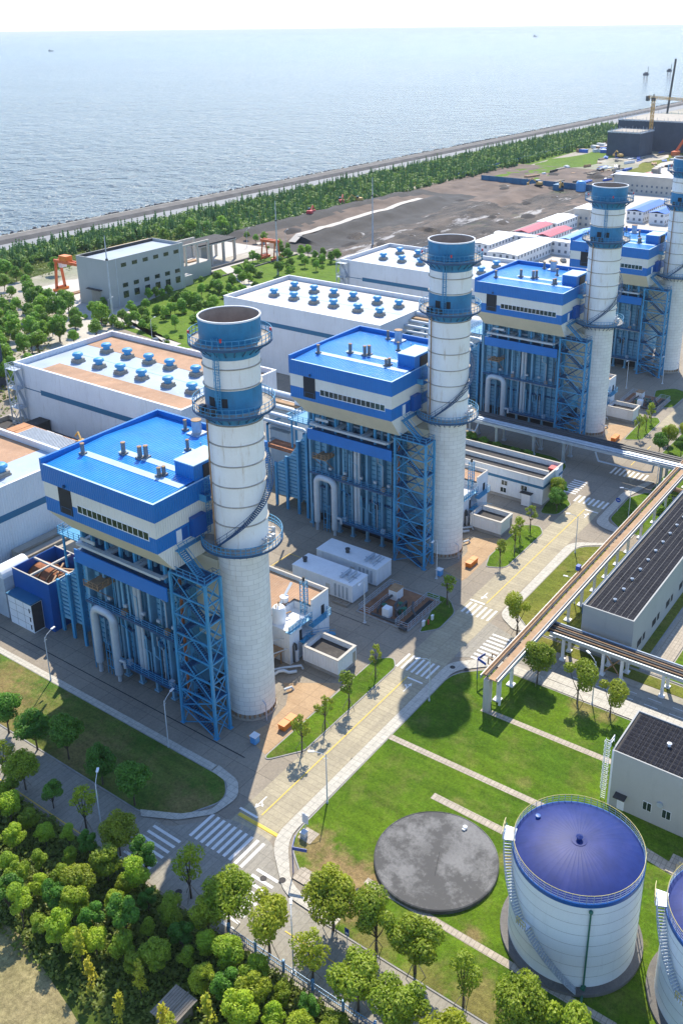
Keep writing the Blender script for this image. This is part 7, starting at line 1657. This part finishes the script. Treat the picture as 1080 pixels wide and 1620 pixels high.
# netted towers, cranes
def netted(poly, h, lbl):
    cx, cy = sum(p[0] for p in poly)/len(poly), sum(p[1] for p in poly)/len(poly); t = thing('netted_building', lbl, 'building', (cx,cy,0), 'netted buildings')
    MB().prism(poly,0,h).build('net','net',t); m = MB(); n = len(poly)
    for i in range(n):
        a, b = poly[i], poly[(i+1)%n]; L = math.hypot(b[0]-a[0],b[1]-a[1]); k = max(2,int(L/3))
        for j in range(k):
            x, y = a[0]+(b[0]-a[0])*j/k, a[1]+(b[1]-a[1])*j/k; m.bar((x,y,h-.5),(x,y,h+1.6+.8*((j*7+i)%3)),.25)
        m.bar((*a,h+.9),(*b,h+.9),.2); m.bar((*a,h+.2),(*b,h+.2),1.0,.5)
    m.build('scaffold','steel_pale',t)
    p = offset(poly,-2.5); MB().prism(p,h+.003,h+.8).build('roof_slab','conc',t)
netted([(786,307.5),(786,280),(814,279),(816,307)], 18.5, 'smaller block wrapped in dark netting, on the site')
netted([(832,317),(832,225),(905,225),(905,317)], 24.3, 'largest block wrapped in dark netting at the right edge, behind the smaller one')
def lattice(mb, p, q, w, n, r):
    p, q = Vector(p), Vector(q); d = (q-p).normalized(); a = d.orthogonal().normalized()*w/2; b = d.cross(a).normalized()*w/2
    cs = [a+b,a-b,-a-b,-a+b]
    for c in cs: mb.bar(p+c,q+c,r)
    for k in range(n):
        s0, s1 = p.lerp(q,k/n), p.lerp(q,(k+1)/n)
        for i in range(4): mb.bar(s0+cs[i],s1+cs[(i+1)%4],r*.7)
t = thing('tower_crane', 'yellow lattice tower crane in front of the netted block', 'tower crane', (822,284.5,0))
m = MB(); lattice(m,(822,284.5,0),(822,284.5,43),2.0,14,.4); m.build('mast','crane_yellow',t); m = MB(); lattice(m,(821,289,44.6),(828,240,42.0),1.5,24,.3); m.build('jib','crane_yellow',t); MB().box(820,288,41.5,823,290.5,45.5).build('counterweight','pipe_dark',t); MB().box(820.6,283,41.5,823.4,286,44).bar((822,284.5,44),(822,284.5,47),.8).build('slewing_unit','pipe_dark',t)
t = thing('mobile_crane', 'dark lattice boom of a mobile crane rising behind the netted block', 'mobile crane', (1000,332,0)); m = MB(); lattice(m,(1000,332,2),(1000,327.8,69),1.1,24,.4); m.build('boom','pipe_dark',t); MB().box(995,329,0,1003,335,4).build('carrier','crane_orange',t)
t = thing('mobile_crane', 'orange mobile crane at the right edge in front of the netted block', 'mobile crane', (812,258,0)); m = MB(); lattice(m,(812,259,2),(818,247,26),1.2,14,.4); m.build('boom','crane_orange',t); MB().box(808,256,0,816,261,3.5).build('carrier','crane_orange',t)

# ------------------------------------------------------------------ at sea
def platform_at(x,y,lbl,k=.55):
    t = thing('sea_platform', lbl, 'platform', (x,y,-1.5), 'platforms at sea')
    for sx in (-5*k,5*k):
        for sy in (-5*k,5*k): MB().tube((x+sx,y+sy,-3),(x+sx,y+sy,9*k),.9*k,8).build('leg','ship',t)
    MB().box(x-8*k,y-8*k,9*k,x+8*k,y+8*k,17*k).box(x-4*k,y-6*k,17*k,x+5*k,y+5*k,21*k).build('deck','ship',t); MB().tube((x+5*k,y-5*k,17*k),(x+5*k,y-5*k,40*k),1.1*k,8).build('mast','ship',t)
platform_at(2017,719,'left one of two small dark platforms at sea near the crane'); platform_at(2194,731,'right one of two small dark platforms at sea near the crane')
def ship_at(x,y,L,lbl):
    t = thing('ship', lbl, 'ship', (x,y,-1.5), 'ships at sea'); k = L/60
    MB().prism([(x-30*k,y-5*k),(x+20*k,y-5*k),(x+30*k,y),(x+20*k,y+5*k),(x-30*k,y+5*k)],-2,5*k).build('hull','ship',t); MB().box(x-26*k,y-4*k,5*k,x-14*k,y+4*k,14*k).build('bridge_house','ship',t)
ship_at(9800,4700,85,'dark ship far out near the horizon, right of the middle'); ship_at(3640,4660,32,'tiny dark boat far out near the horizon at the left')

# ------------------------------------------------------------------ sea haze
hz = bpy.data.materials.new('haze'); hz.use_nodes = True; ht = hz.node_tree; ht.nodes.clear()
ho = ht.nodes.new('ShaderNodeOutputMaterial'); hv = ht.nodes.new('ShaderNodeVolumePrincipled')
hv.inputs['Color'].default_value = (.86,.93,1.0,1); hv.inputs['Density'].default_value = HAZE; hv.inputs['Anisotropy'].default_value = 0.1
ht.links.new(hv.outputs[0], ho.inputs['Volume']); 
if HAZE > 0:
    ob = MB().box(-51000,-4000,-5.5,61000,61000,112).build('haze', hz); struct(ob,'stuff'); ob['label'] = 'thin sea haze over the whole plant and the water'
for o in bpy.data.objects:
    if '_used' in o: del o['_used']
